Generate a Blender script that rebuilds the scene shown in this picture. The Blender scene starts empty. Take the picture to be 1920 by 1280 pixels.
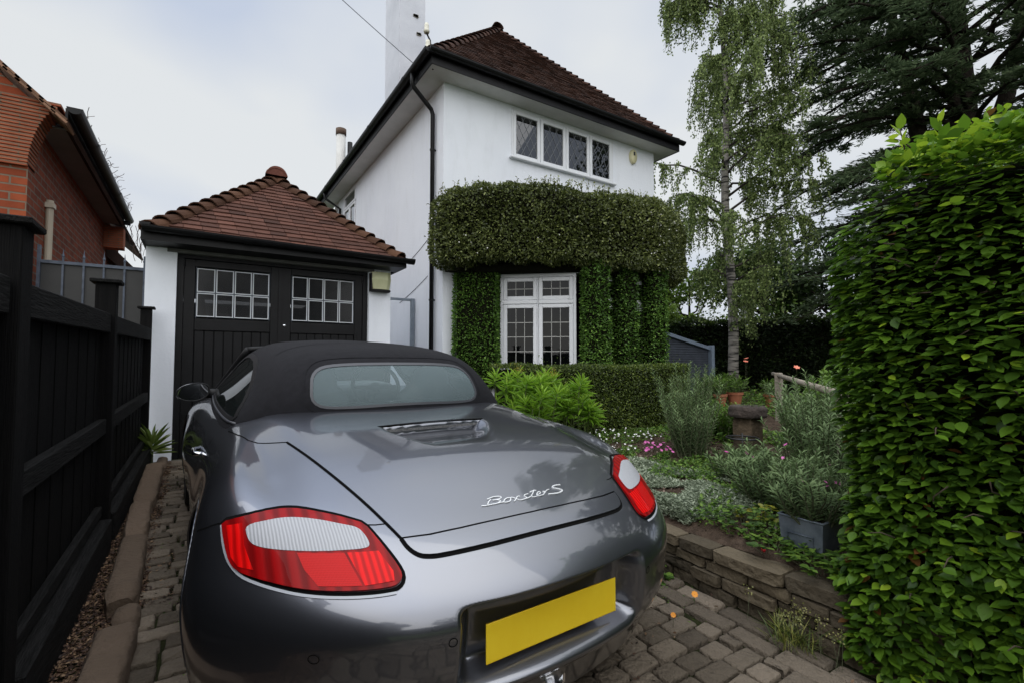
import bpy, bmesh, math, random
import numpy as np
from mathutils import Vector, Matrix
from mathutils.geometry import delaunay_2d_cdt
R = math.radians
sc = bpy.context.scene
col = sc.collection

# ------------------------------------------------------------------ camera, sky, sun, exposure
cam = bpy.data.cameras.new('camera'); camo = bpy.data.objects.new('camera', cam); col.objects.link(camo)
cam.sensor_width = 36.0; cam.lens = 17.08; cam.clip_start = 0.05; cam.clip_end = 2000
camo.location = (0, 0, 1.31)
camo.rotation_euler = (R(90 + 2.51), 0, R(-32.8))
sc.camera = camo
world = bpy.data.worlds.new("World"); sc.world = world; world.use_nodes = True
nt = world.node_tree; nt.nodes.clear()
SUN_EL, SUN_AZ = 40.0, 215.0
wo = nt.nodes.new('ShaderNodeOutputWorld'); bg = nt.nodes.new('ShaderNodeBackground')
sky = nt.nodes.new('ShaderNodeTexSky'); sky.sky_type = 'NISHITA'; sky.sun_disc = False
sky.sun_elevation = R(SUN_EL); sky.sun_rotation = R(SUN_AZ); sky.air_density = 1.0; sky.dust_density = 2.0
tc = nt.nodes.new('ShaderNodeTexCoord')
sep = nt.nodes.new('ShaderNodeSeparateXYZ'); nt.links.new(tc.outputs['Generated'], sep.inputs[0])
# cloud layer: direction projected on a high flat layer, so clouds get smaller towards the horizon
mx = nt.nodes.new('ShaderNodeMath'); mx.operation = 'MAXIMUM'; mx.inputs[1].default_value = 0.0
nt.links.new(sep.outputs['Z'], mx.inputs[0])
ad = nt.nodes.new('ShaderNodeMath'); ad.operation = 'ADD'; ad.inputs[1].default_value = 0.35
nt.links.new(mx.outputs[0], ad.inputs[0])
dv = nt.nodes.new('ShaderNodeVectorMath'); dv.operation = 'DIVIDE'
cb = nt.nodes.new('ShaderNodeCombineXYZ')
for k in range(3): nt.links.new(ad.outputs[0], cb.inputs[k])
nt.links.new(tc.outputs['Generated'], dv.inputs[0]); nt.links.new(cb.outputs[0], dv.inputs[1])
n1 = nt.nodes.new('ShaderNodeTexNoise'); n1.inputs['Scale'].default_value = 1.25; n1.inputs['Detail'].default_value = 4; n1.inputs['Roughness'].default_value = .45
ofs = nt.nodes.new('ShaderNodeVectorMath'); ofs.operation = 'ADD'; ofs.inputs[1].default_value = (5.5, 6.6, 7.0)
nt.links.new(dv.outputs[0], ofs.inputs[0]); nt.links.new(ofs.outputs[0], n1.inputs['Vector'])
r1 = nt.nodes.new('ShaderNodeValToRGB')
r1.color_ramp.elements[0].position = .38; r1.color_ramp.elements[0].color = (.63, .705, .85, 1)
r1.color_ramp.elements[1].position = .58; r1.color_ramp.elements[1].color = (.86, .89, .91, 1)
nt.links.new(n1.outputs['Fac'], r1.inputs[0])
# overcast sky: zenith brighter than the horizon
zr_ = nt.nodes.new('ShaderNodeMapRange'); zr_.inputs['From Min'].default_value = .62; zr_.inputs['From Max'].default_value = 1.0
zr_.inputs['To Min'].default_value = 1.0; zr_.inputs['To Max'].default_value = 2.5
nt.links.new(sep.outputs['Z'], zr_.inputs['Value'])
vm = nt.nodes.new('ShaderNodeVectorMath'); vm.operation = 'SCALE'
nt.links.new(r1.outputs[0], vm.inputs[0]); nt.links.new(zr_.outputs[0], vm.inputs['Scale'])
bg2 = nt.nodes.new('ShaderNodeBackground'); nt.links.new(vm.outputs[0], bg2.inputs[0]); bg2.inputs[1].default_value = 0.90
nt.links.new(sky.outputs[0], bg.inputs[0]); bg.inputs[1].default_value = 0.06
mixs = nt.nodes.new('ShaderNodeMixShader'); mixs.inputs[0].default_value = .92
nt.links.new(bg.outputs[0], mixs.inputs[1]); nt.links.new(bg2.outputs[0], mixs.inputs[2])
nt.links.new(mixs.outputs[0], wo.inputs[0])
sun = bpy.data.lights.new('sun', 'SUN'); sun.energy = 2.7; sun.angle = R(130); sun.color = (1, .97, .92)
suno = bpy.data.objects.new('sun', sun); col.objects.link(suno)
# light travels away from the sun: azimuth measured so that the bright part of the overcast stands behind the camera to the left
suno.rotation_euler = (R(90 - SUN_EL), 0, R(-43)); suno.location = (0, -10, 20)
sc.view_settings.view_transform = 'Standard'; sc.view_settings.look = 'None'
sc.view_settings.exposure = 0.08; sc.view_settings.gamma = 1.0
sc.cycles.max_bounces = 8; sc.cycles.transparent_max_bounces = 12

# ------------------------------------------------------------------ materials
def newmat(name):
    m = bpy.data.materials.new(name); m.use_nodes = True
    return m, m.node_tree, m.node_tree.nodes['Principled BSDF']
def M(name, c1, c2=None, rough=.7, metal=0.0, scale=6.0, bump=0.0, bscale=60.0, bdist=.004, detail=5, spec=.5, attr=False, cmid=None, stretch=None, coat=0.0):
    """base colour varies between c1 and c2 by noise (or by the per-piece attribute 'rnd'), fine bump on top"""
    m, t, p = newmat(name)
    p.inputs['Roughness'].default_value = rough; p.inputs['Metallic'].default_value = metal
    p.inputs['Specular IOR Level'].default_value = spec
    p.inputs['Coat Weight'].default_value = coat
    co = t.nodes.new('ShaderNodeTexCoord'); vec = co.outputs['Object']
    if stretch:
        mp = t.nodes.new('ShaderNodeMapping'); mp.inputs['Scale'].default_value = stretch
        t.links.new(vec, mp.inputs[0]); vec = mp.outputs[0]
    if c2 is None: p.inputs['Base Color'].default_value = (*c1, 1)
    else:
        n = t.nodes.new('ShaderNodeTexNoise'); n.inputs['Scale'].default_value = scale; n.inputs['Detail'].default_value = detail
        n.inputs['Roughness'].default_value = .65
        t.links.new(vec, n.inputs['Vector'])
        r = t.nodes.new('ShaderNodeValToRGB'); e = r.color_ramp.elements
        e[0].position = .3; e[0].color = (*c1, 1); e[1].position = .7; e[1].color = (*c2, 1)
        if cmid: k = e.new(.5); k.color = (*cmid, 1)
        src = n.outputs['Fac']
        if attr:
            a = t.nodes.new('ShaderNodeAttribute'); a.attribute_name = 'rnd'
            mm = t.nodes.new('ShaderNodeMath'); mm.operation = 'MULTIPLY_ADD'; mm.inputs[1].default_value = .75; 
            ms = t.nodes.new('ShaderNodeMath'); ms.operation = 'MULTIPLY_ADD'; ms.inputs[1].default_value = .5; ms.inputs[2].default_value = -.12
            t.links.new(n.outputs['Fac'], ms.inputs[0]); t.links.new(a.outputs['Fac'], mm.inputs[0]); t.links.new(ms.outputs[0], mm.inputs[2])
            src = mm.outputs[0]
            e[0].position = .1; e[1].position = .95
        t.links.new(src, r.inputs[0]); t.links.new(r.outputs[0], p.inputs['Base Color'])
    if bump:
        n2 = t.nodes.new('ShaderNodeTexNoise'); n2.inputs['Scale'].default_value = bscale; n2.inputs['Detail'].default_value = 4
        t.links.new(vec, n2.inputs['Vector'])
        b = t.nodes.new('ShaderNodeBump'); b.inputs['Strength'].default_value = bump; b.inputs['Distance'].default_value = bdist
        t.links.new(n2.outputs['Fac'], b.inputs['Height']); t.links.new(b.outputs[0], p.inputs['Normal'])
    return m
def leafmat(name, dark, mid, light, rough=.45, trans=.35, spec=.5, pos=(.0, .55, 1.0), brown=False):
    m, t, p = newmat(name)
    a = t.nodes.new('ShaderNodeAttribute'); a.attribute_name = 'rnd'
    r = t.nodes.new('ShaderNodeValToRGB'); e = r.color_ramp.elements
    e[0].position = pos[0]; e[0].color = (*dark, 1); e[1].position = pos[2]; e[1].color = (*light, 1); k = e.new(pos[1]); k.color = (*mid, 1)
    if brown: e[0].position = .02; b0 = e.new(.005); b0.color = (.16, .075, .022, 1)
    t.links.new(a.outputs['Fac'], r.inputs[0]); t.links.new(r.outputs[0], p.inputs['Base Color'])
    p.inputs['Roughness'].default_value = rough; p.inputs['Specular IOR Level'].default_value = spec
    tr_ = t.nodes.new('ShaderNodeBsdfTranslucent'); t.links.new(r.outputs[0], tr_.inputs[0])
    mx_ = t.nodes.new('ShaderNodeMixShader'); mx_.inputs[0].default_value = trans
    o = t.nodes['Material Output']
    t.links.new(p.outputs[0], mx_.inputs[1]); t.links.new(tr_.outputs[0], mx_.inputs[2]); t.links.new(mx_.outputs[0], o.inputs[0])
    return m
def glassmat(name, tint=(.8, .9, .92), transp=.55, rough=.02, base=(.02, .025, .03), coat=0.0):
    """thin window glass: a clear gloss over a partly see-through tinted sheet"""
    m, t, p = newmat(name)
    p.inputs['Base Color'].default_value = (*base, 1); p.inputs['Roughness'].default_value = rough
    p.inputs['Specular IOR Level'].default_value = .4; p.inputs['IOR'].default_value = 1.45
    p.inputs['Coat Weight'].default_value = coat; p.inputs['Coat IOR'].default_value = 2.1; p.inputs['Coat Roughness'].default_value = rough
    tr_ = t.nodes.new('ShaderNodeBsdfTransparent'); tr_.inputs[0].default_value = (*tint, 1)
    fr = t.nodes.new('ShaderNodeFresnel'); fr.inputs[0].default_value = 1.5
    ma = t.nodes.new('ShaderNodeMath'); ma.operation = 'MULTIPLY_ADD'; ma.inputs[1].default_value = -1.0; ma.inputs[2].default_value = transp
    t.links.new(fr.outputs[0], ma.inputs[0]); ma.use_clamp = True
    mx_ = t.nodes.new('ShaderNodeMixShader'); o = t.nodes['Material Output']
    t.links.new(ma.outputs[0], mx_.inputs[0]); t.links.new(p.outputs[0], mx_.inputs[1]); t.links.new(tr_.outputs[0], mx_.inputs[2]); t.links.new(mx_.outputs[0], o.inputs[0])
    return m

# ------------------------------------------------------------------ object helpers
ORG = {}
def tag(o, label=None, cat=None, group=None, kind=None):
    if label: o['label'] = label
    if cat: o['category'] = cat
    if group: o['group'] = group
    if kind: o['kind'] = kind
    return o
def empty(name, loc, label, cat, group=None):
    o = bpy.data.objects.new(name, None); col.objects.link(o); o.location = loc; o.empty_display_size = .1
    ORG[o.name] = np.array(loc, float)
    return tag(o, label, cat, group)
def link(name, me, mats, parent=None, smooth=False, local=False):
    """links a mesh given in world coordinates (or in the parent's own coordinates with local=True)"""
    if not isinstance(mats, (list, tuple)): mats = [mats]
    for m in mats: me.materials.append(m)
    o = bpy.data.objects.new(name, me); col.objects.link(o)
    if parent is not None:
        o.parent = parent
        org = ORG.get(parent.name, np.zeros(3))
        if not local and np.any(org != 0): me.transform(Matrix.Translation(Vector(-org)))
        ORG[o.name] = org
    else: ORG[o.name] = np.zeros(3)
    if smooth: me.shade_smooth()
    return o
class MB:
    def __init__(s): s.v = []; s.f = []; s.r = []; s.mi = []; s.cur = 0
    def add(s, vs, fs, r=None):
        b = len(s.v); s.v += [tuple(map(float, q)) for q in vs]; s.f += [tuple(b + i for i in f) for f in fs]
        s.mi += [s.cur] * len(fs)
        s.r += [random.random() if r is None else r] * len(vs)
    def box(s, x0, x1, y0, y1, z0, z1, r=None, bev=0.0):
        if bev > 0:
            b = min(bev, abs(x1 - x0) * .45, abs(y1 - y0) * .45, abs(z1 - z0) * .45)
            vs = []
            for z, i in ((z0, b), (z0 + b, 0), (z1 - b, 0), (z1, b)):
                for (x, y) in ((x0 + i + b, y0 + i), (x1 - i - b, y0 + i), (x1 - i, y0 + i + b), (x1 - i, y1 - i - b), (x1 - i - b, y1 - i), (x0 + i + b, y1 - i), (x0 + i, y1 - i - b), (x0 + i, y0 + i + b)):
                    vs.append((x, y, z))
            fs = [tuple(range(7, -1, -1)), tuple(range(24, 32))]
            for k in range(3):
                for j in range(8): fs.append((k * 8 + j, k * 8 + (j + 1) % 8, k * 8 + 8 + (j + 1) % 8, k * 8 + 8 + j))
            s.add(vs, fs, r); return
        s.add([(x0, y0, z0), (x1, y0, z0), (x1, y1, z0), (x0, y1, z0), (x0, y0, z1), (x1, y0, z1), (x1, y1, z1), (x0, y1, z1)],
              [(3, 2, 1, 0), (4, 5, 6, 7), (0, 1, 5, 4), (1, 2, 6, 5), (2, 3, 7, 6), (3, 0, 4, 7)], r)
    def obox(s, o, ax, ay, az, r=None, bev=0.0):
        """box spanned from corner o by three edge vectors"""
        m = MB(); m.box(0, 1, 0, 1, 0, 1)
        if bev > 0:
            L = [np.linalg.norm(a) for a in (ax, ay, az)]
            m = MB(); m.box(0, L[0], 0, L[1], 0, L[2], bev=bev)
            o, ax, ay, az = np.array(o, float), np.array(ax) / L[0], np.array(ay) / L[1], np.array(az) / L[2]
        o, ax, ay, az = [np.array(a, float) for a in (o, ax, ay, az)]
        s.add([o + ax * v[0] + ay * v[1] + az * v[2] for v in m.v], m.f, r)
    def tube(s, pts, rad, n=10, caps=True, r=None, closed=False):
        pts = [np.array(p, float) for p in pts]; N = len(pts)
        rad = rad if isinstance(rad, (list, tuple)) else [rad] * N
        up = None; vs = []
        for i in range(N):
            if closed: t = pts[(i + 1) % N] - pts[i - 1]
            else: t = pts[min(i + 1, N - 1)] - pts[max(i - 1, 0)]
            t = t / (np.linalg.norm(t) + 1e-9)
            if up is None:
                up = np.array([0, 0, 1.]) if abs(t[2]) < .9 else np.array([1., 0, 0])
            up = up - t * up.dot(t); up /= np.linalg.norm(up) + 1e-9
            w = np.cross(t, up)
            for k in range(n):
                a = 2 * math.pi * k / n; vs.append(pts[i] + rad[i] * (math.cos(a) * up + math.sin(a) * w))
        fs = []
        for i in range(N if closed else N - 1):
            for k in range(n):
                a, b = i * n, ((i + 1) % N) * n
                fs.append((a + k, a + (k + 1) % n, b + (k + 1) % n, b + k))
        if caps and not closed: fs += [tuple(range(n - 1, -1, -1)), tuple(range((N - 1) * n, N * n))]
        s.add(vs, fs, r)
    def cyl(s, c, rad, h, n=24, r=None): s.tube([c, (c[0], c[1], c[2] + h)], rad, n, r=r)
    def lathe(s, prof, c=(0, 0, 0), axis='z', n=32, r=None):
        vs = []; N = len(prof)
        for (rr, h) in prof:
            for k in range(n):
                a = 2 * math.pi * k / n; u, w = rr * math.cos(a), rr * math.sin(a)
                vs.append({'z': (c[0] + u, c[1] + w, c[2] + h), 'x': (c[0] + h, c[1] + u, c[2] + w), 'y': (c[0] + u, c[1] + h, c[2] + w)}[axis])
        fs = [(i * n + k, i * n + (k + 1) % n, (i + 1) * n + (k + 1) % n, (i + 1) * n + k) for i in range(N - 1) for k in range(n)]
        s.add(vs, fs, r)
    def prism(s, poly, z0, z1, r=None):
        n = len(poly); s.add([(x, y, z0) for x, y in poly] + [(x, y, z1) for x, y in poly],
            [tuple(range(n - 1, -1, -1)), tuple(range(n, 2 * n))] + [(i, (i + 1) % n, n + (i + 1) % n, n + i) for i in range(n)], r)
    def quad(s, a, b, c, d, r=None): s.add([a, b, c, d], [(0, 1, 2, 3)], r)
    def build(s, name, mat, parent=None, smooth=False, local=False, auto=None):
        me = bpy.data.meshes.new(name); me.from_pydata(s.v, [], s.f)
        at = me.attributes.new('rnd', 'FLOAT', 'POINT'); at.data.foreach_set('value', np.array(s.r, dtype=np.float32))
        if isinstance(mat, (list, tuple)) and len(mat) > 1: me.polygons.foreach_set('material_index', s.mi)
        me.update()
        o = link(name, me, mat, parent, smooth, local)
        bm = bmesh.new(); bm.from_mesh(me); bmesh.ops.recalc_face_normals(bm, faces=bm.faces)
        if auto is not None:
            for e_ in bm.edges:
                if len(e_.link_faces) == 2 and e_.calc_face_angle(0) > R(auto): e_.smooth = False
        bm.to_mesh(me); bm.free()
        if auto is not None: me.shade_smooth(); 
        return o
rng = np.random.default_rng(7)
TPL = {
 'oval': (np.array([(0, 0, 0), (.28, -.42, 0), (.28, .42, 0), (.68, -.40, 0), (.68, .40, 0), (1, 0, -.1), (.5, 0, -.10)], float), [(0, 1, 6), (1, 3, 6), (3, 5, 6), (5, 4, 6), (4, 2, 6), (2, 0, 6)]),
 'big': (np.array([(0, 0, 0), (.12, -.28, .02), (.12, .28, .02), (.35, -.48, .03), (.35, .48, .03), (.62, -.45, .0), (.62, .45, .0), (.85, -.22, -.06), (.85, .22, -.06), (1.03, 0, -.14), (.3, 0, -.07), (.65, 0, -.10)], float),
         [(0, 1, 10), (1, 3, 10), (3, 5, 11, 10), (5, 7, 11), (7, 9, 11), (9, 8, 11), (8, 6, 11), (6, 4, 10, 11), (4, 2, 10), (2, 0, 10)]),
 'quad': (np.array([(0, 0, 0), (.45, -.5, 0), (1, 0, 0), (.45, .5, 0)], float), [(0, 1, 2, 3)]),
 'blade': (np.array([(0, -.3, 0), (0, .3, 0), (.5, .5, .0), (.5, -.5, .0), (1, 0, -.25)], float), [(0, 1, 2, 3), (3, 2, 4)]),
}
def unit(a): return a / (np.linalg.norm(a, axis=-1, keepdims=True) + 1e-9)
def leaves(name, P, T, N, L, Wd, mat, parent=None, shape='oval', rnd=None, smooth=True):
    """one leaf per point P, growing along T, facing N"""
    P = np.asarray(P, float); n = len(P); tv, tf = TPL[shape]
    T = unit(np.asarray(T, float)); N = np.asarray(N, float); N = unit(N - T * (N * T).sum(1, keepdims=True)); S = np.cross(T, N)
    L = np.broadcast_to(L, (n,)); Wd = np.broadcast_to(Wd, (n,))
    V = P[:, None] + tv[None, :, 0, None] * (T * L[:, None])[:, None] + tv[None, :, 1, None] * (S * Wd[:, None])[:, None] + tv[None, :, 2, None] * (N * L[:, None])[:, None]
    k = len(tv); me = bpy.data.meshes.new(name); me.vertices.add(n * k); me.vertices.foreach_set('co', V.reshape(-1).astype(np.float32))
    loops = np.concatenate([np.array(f) for f in tf]); ln = np.array([len(f) for f in tf])
    al = (np.arange(n)[:, None] * k + loops[None]).reshape(-1)
    me.loops.add(len(al)); me.loops.foreach_set('vertex_index', al.astype(np.int32))
    tot = np.tile(ln, n); st = np.concatenate([[0], np.cumsum(tot)[:-1]])
    me.polygons.add(len(tot)); me.polygons.foreach_set('loop_start', st.astype(np.int32)); me.polygons.foreach_set('loop_total', tot.astype(np.int32))
    me.update(calc_edges=True)
    if rnd is None: rnd = rng.random(n)
    at = me.attributes.new('rnd', 'FLOAT', 'POINT'); at.data.foreach_set('value', np.repeat(rnd, k).astype(np.float32))
    return link(name, me, mat, parent, smooth)
def rdir(n):
    v = rng.normal(size=(n, 3)); return unit(v)
def copy_tree(o, parent=None):
    c = o.copy(); col.objects.link(c)
    if parent is not None: c.parent = parent
    for ch in list(o.children): copy_tree(ch, c)
    ORG[c.name] = ORG.get(o.name, np.zeros(3)); return c

BLACKPAINT = M('black gloss paint', (.003, .003, .0035), (.007, .007, .008), rough=.45, bump=.3, bscale=14, spec=.25)
BLACKWOOD = M('black stained timber', (.0022, .0022, .0025), (.0065, .006, .006), rough=.75, bump=.8, bscale=9, bdist=.006, stretch=(30, 30, 1.2), scale=2, spec=.12)
BLACKRAIL = M('weathered black timber', (.003, .003, .003), (.016, .0155, .0155), rough=.8, bump=1, bscale=7, bdist=.006, stretch=(20, 2, 20), scale=3, spec=.12)
def rendermat():
    m = M('white painted render', (.76, .79, .85), (.82, .85, .90), rough=.85, scale=.9, bump=.5, bscale=38, bdist=.006, spec=.2); t = m.node_tree; p = t.nodes['Principled BSDF']
    src = p.inputs['Base Color'].links[0].from_socket; co = t.nodes.new('ShaderNodeTexCoord'); mp = t.nodes.new('ShaderNodeMapping'); mp.inputs['Scale'].default_value = (3, 3, .8); t.links.new(co.outputs['Object'], mp.inputs[0])
    n = t.nodes.new('ShaderNodeTexNoise'); n.inputs['Scale'].default_value = 1.6; n.inputs['Detail'].default_value = 9; n.inputs['Roughness'].default_value = .7; t.links.new(mp.outputs[0], n.inputs['Vector'])
    r = t.nodes.new('ShaderNodeValToRGB'); e = r.color_ramp.elements; e[0].position = .28; e[0].color = (.84, .84, .82, 1); e[1].position = .50; e[1].color = (1, 1, 1, 1); t.links.new(n.outputs['Fac'], r.inputs[0])
    mm = t.nodes.new('ShaderNodeMix'); mm.data_type = 'RGBA'; mm.blend_type = 'MULTIPLY'; mm.inputs[0].default_value = .4; t.links.new(src, mm.inputs[6]); t.links.new(r.outputs[0], mm.inputs[7]); t.links.new(mm.outputs[2], p.inputs['Base Color']); return m
RENDERW = rendermat()
SOFFIT = M('off white painted board', (.52, .52, .50), (.62, .61, .59), rough=.7, scale=3)
UPVC = M('white window frame', (.72, .74, .77), rough=.35)
DARKGAP = M('dark gap', (.003, .003, .003), rough=.9, spec=.1)
# ------------------------------------------------------------------ the car: one smooth body surface, parts laid on it
def spl(xs, ys):
    xs = np.array(xs, float); ys = np.array(ys, float); n = len(xs); h = np.diff(xs); A = np.zeros((n, n)); b = np.zeros(n); A[0, 0] = A[-1, -1] = 1
    for i in range(1, n - 1):
        A[i, i - 1] = h[i - 1]; A[i, i] = 2 * (h[i - 1] + h[i]); A[i, i + 1] = h[i]; b[i] = 6 * ((ys[i + 1] - ys[i]) / h[i] - (ys[i] - ys[i - 1]) / h[i - 1])
    m = np.linalg.solve(A, b)
    def f(x):
        x = np.clip(x, xs[0], xs[-1]); i = np.clip(np.searchsorted(xs, x) - 1, 0, n - 2); a = xs[i + 1] - x; c = x - xs[i]; hh = h[i]
        return m[i] * a**3 / (6 * hh) + m[i + 1] * c**3 / (6 * hh) + (ys[i] / hh - m[i] * hh / 6) * a + (ys[i + 1] / hh - m[i + 1] * hh / 6) * c
    return f
def smax(a, b, k):
    h = np.clip(k - np.abs(a - b), 0, None) / k; return np.maximum(a, b) + h * h * h * k / 6
def sm(x, a, b):
    t = np.clip((x - a) / (b - a), 0, 1); return t * t * (3 - 2 * t)
zc = spl([-.2, 0, .1, .2, .4, .7, 1.0, 1.3, 1.7, 2.3, 3.0, 3.6, 4.1, 4.4], [0.6041, 0.6839, 0.7168, 0.737, 0.8047, 0.8928, 0.9385, 0.9713, 0.9571, 0.9069, 0.8628, 0.7805, 0.6596, 0.5391])
Wf = spl([-.2, .2, .5, .8, 1.05, 1.4, 2.0, 2.6, 3.3, 3.8, 4.2, 4.5], [0.8049, 0.8644, 0.9122, 0.932, 0.9155, 0.8874, 0.8681, 0.8661, 0.8812, 0.8606, 0.8002, 0.6998])
yrf = spl([.1, .2, .3, .4, .5, .56, .62, .68, .75, .85, 1.0], [0.1723, 0.1218, 0.0661, 0.0146, 0.003, 0.003, 0.0355, 0.1032, 0.1779, 0.303, 0.4871])
wsf = spl([.1, .2, .35, .5, .65, .75, .85, 1.0], [0.0505, 0.0127, -0.015, -0.0239, 0.0065, 0.0362, 0.0974, 0.1936])
def recess(x, z):
    d = sm(-x, -.372, -.288) * sm(z, .362, .412) * sm(-z, -.606, -.574)
    return .100 * d - .012 * np.exp(-((z - .350) / .018)**2) * sm(-x, -.38, -.30)
def scoop(x, y):
    hw = .262 - .10 * sm(-y, -.93, -.64)
    return .040 * sm(y, .655, .90) * sm(hw - x, 0, .075) * (y < .957)
def fbody(x, y, z, det=True):
    x = np.abs(x)
    hump = -.0356 * np.exp(-((x - .72) / .085)**2) * sm(y, .25, .7) * (1 - sm(y, 1.3, 2.2)) + .03 * np.exp(-((x - .62) / .12)**2) * sm(y, 2.7, 3.2)
    zt = zc(y) - .0268 * (x / .64)**2 * (1 - .3 * sm(y, 1.2, 1.8)) + hump + .0135 * sm(x, .62, .85)
    if det: zt = zt - scoop(x, y)
    ft = (z - zt) / 1.09
    fs = x - (Wf(y) - wsf(z))
    fr = yrf(z) + .0573 * (x / .45)**2 + .0951 * np.clip((x - .42) / .35, 0, None)**2 - y
    if det: fr = fr + recess(x, z)
    ff = y - (4.33 - .12 * (x / .6)**2 - .25 * np.clip((z - .45), 0, None))
    r = smax(fs, fr, .2288); r = smax(r, ff, .3); r = smax(r, ft, .1255); return smax(r, .15 - z, .05)
zrf = spl([1.0, 1.4, 1.7, 2.0, 2.3, 2.6, 2.95], [1.1479, 1.2301, 1.2632, 1.2847, 1.2894, 1.286, 1.2419])
ytf = spl([.85, .95, 1.05, 1.15, 1.25, 1.35], [1.2068, 1.2252, 1.2697, 1.3661, 1.4745, 1.582])
wtf = spl([1.2, 1.6, 2.0, 2.5, 3.0], [0.7099, 0.7611, 0.7749, 0.7637, 0.7326])
tbf = spl([.8, .9, 1.0, 1.1, 1.2, 1.3], [-0.0199, 0.0053, 0.0787, 0.1503, 0.2198, 0.2983])
def ftop(x, y, z):
    x = np.abs(x)
    ft = (z - (zrf(y) - .038 * (x / .5)**2)); fs = (x - wtf(y) + tbf(z)) * .85; fr = (ytf(z) + .2446 * (x / .74)**2 - y) * .75
    r = smax(fs, fr, .1752); r = smax(r, ft, .1433); return smax(r, y - 2.98, .03)
def grad(F, P, e=.002):
    P = np.asarray(P, float); g = np.stack([F(P[:, 0] + e * (k == 0), P[:, 1] + e * (k == 1), P[:, 2] + e * (k == 2)) - F(P[:, 0] - e * (k == 0), P[:, 1] - e * (k == 1), P[:, 2] - e * (k == 2)) for k in range(3)], 1)
    return unit(g)
def march(F, O, D, t0=0., t1=2.5, n=90, inside=True):
    """first sign change of F along O+tD, refined by bisection; inside=True starts inside the body"""
    O = np.broadcast_to(np.asarray(O, float), D.shape); lo = np.full(len(D), t0); hi = np.full(len(D), t1); done = np.zeros(len(D), bool); prev = lo.copy()
    for i in range(1, n + 1):
        t = t0 + (t1 - t0) * i / n; Q = O + D * t; v = F(Q[:, 0], Q[:, 1], Q[:, 2]); ok = ((v > 0) if inside else (v < 0)) & ~done
        lo[ok] = t0 + (t1 - t0) * (i - 1) / n; hi[ok] = t; done |= ok
    for _ in range(22):
        m = (lo + hi) / 2; Q = O + D * m[:, None]; v = F(Q[:, 0], Q[:, 1], Q[:, 2]); s_ = (v > 0) if inside else (v < 0)
        hi = np.where(s_, m, hi); lo = np.where(s_, lo, m)
    return O + D * hi[:, None]
def project(F, uv, axis):
    """points of the surface seen along an axis: 'z' from above (u=x,v=y); 'y' from the rear (u=x,v=z); 'xl'/'xr' from the side (u=y,v=z)"""
    uv = np.asarray(uv, float); n = len(uv); Z = np.zeros(n)
    if axis == 'z': O = np.stack([uv[:, 0], uv[:, 1], Z + 1.45], 1); D = np.tile((0, 0, -1.), (n, 1))
    if axis == 'y': O = np.stack([uv[:, 0], Z - .2, uv[:, 1]], 1); D = np.tile((0, 1., 0), (n, 1))
    if axis == 'xl': O = np.stack([Z - 1.1, uv[:, 0], uv[:, 1]], 1); D = np.tile((1., 0, 0), (n, 1))
    if axis == 'xr': O = np.stack([Z + 1.1, uv[:, 0], uv[:, 1]], 1); D = np.tile((-1., 0, 0), (n, 1))
    return march(F, O, D, 0, 2.2, 140, inside=False)
def resample(poly, step, closed=True):
    P = [np.array(p, float) for p in poly]; out = []
    for i in range(len(P) if closed else len(P) - 1):
        a, b = P[i], P[(i + 1) % len(P)]; k = max(1, int(np.ceil(np.linalg.norm(b - a) / step)))
        out += [a + (b - a) * j / k for j in range(k)]
    if not closed: out.append(P[-1])
    return np.array(out)
def smoothpoly(P, it=2, closed=True):
    P = np.array(P, float)
    for _ in range(it):
        if closed: Q = np.roll(P, -1, 0); P = np.stack([P * .75 + Q * .25, P * .25 + Q * .75], 1).reshape(-1, P.shape[1])
        else:
            A = P[:-1]; B = P[1:]; C = np.stack([A * .75 + B * .25, A * .25 + B * .75], 1).reshape(-1, P.shape[1]); P = np.concatenate([P[:1], C[1:-1], P[-1:]])
    return P
def inpoly(pt, poly):
    x, y = pt[:, 0], pt[:, 1]; c = np.zeros(len(pt), bool); n = len(poly)
    for i in range(n):
        a, b = poly[i], poly[i - 1]; k = ((a[1] > y) != (b[1] > y)) & (x < (b[0] - a[0]) * (y - a[1]) / (b[1] - a[1] + 1e-12) + a[0]); c ^= k
    return c
def segdist(pt, poly):
    d = np.full(len(pt), 9.)
    for i in range(len(poly)):
        a, b = poly[i], poly[i - 1]; ab = b - a; t = np.clip(((pt - a) @ ab) / (ab @ ab + 1e-12), 0, 1); d = np.minimum(d, np.linalg.norm(pt - a - t[:, None] * ab, axis=1))
    return d
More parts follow.
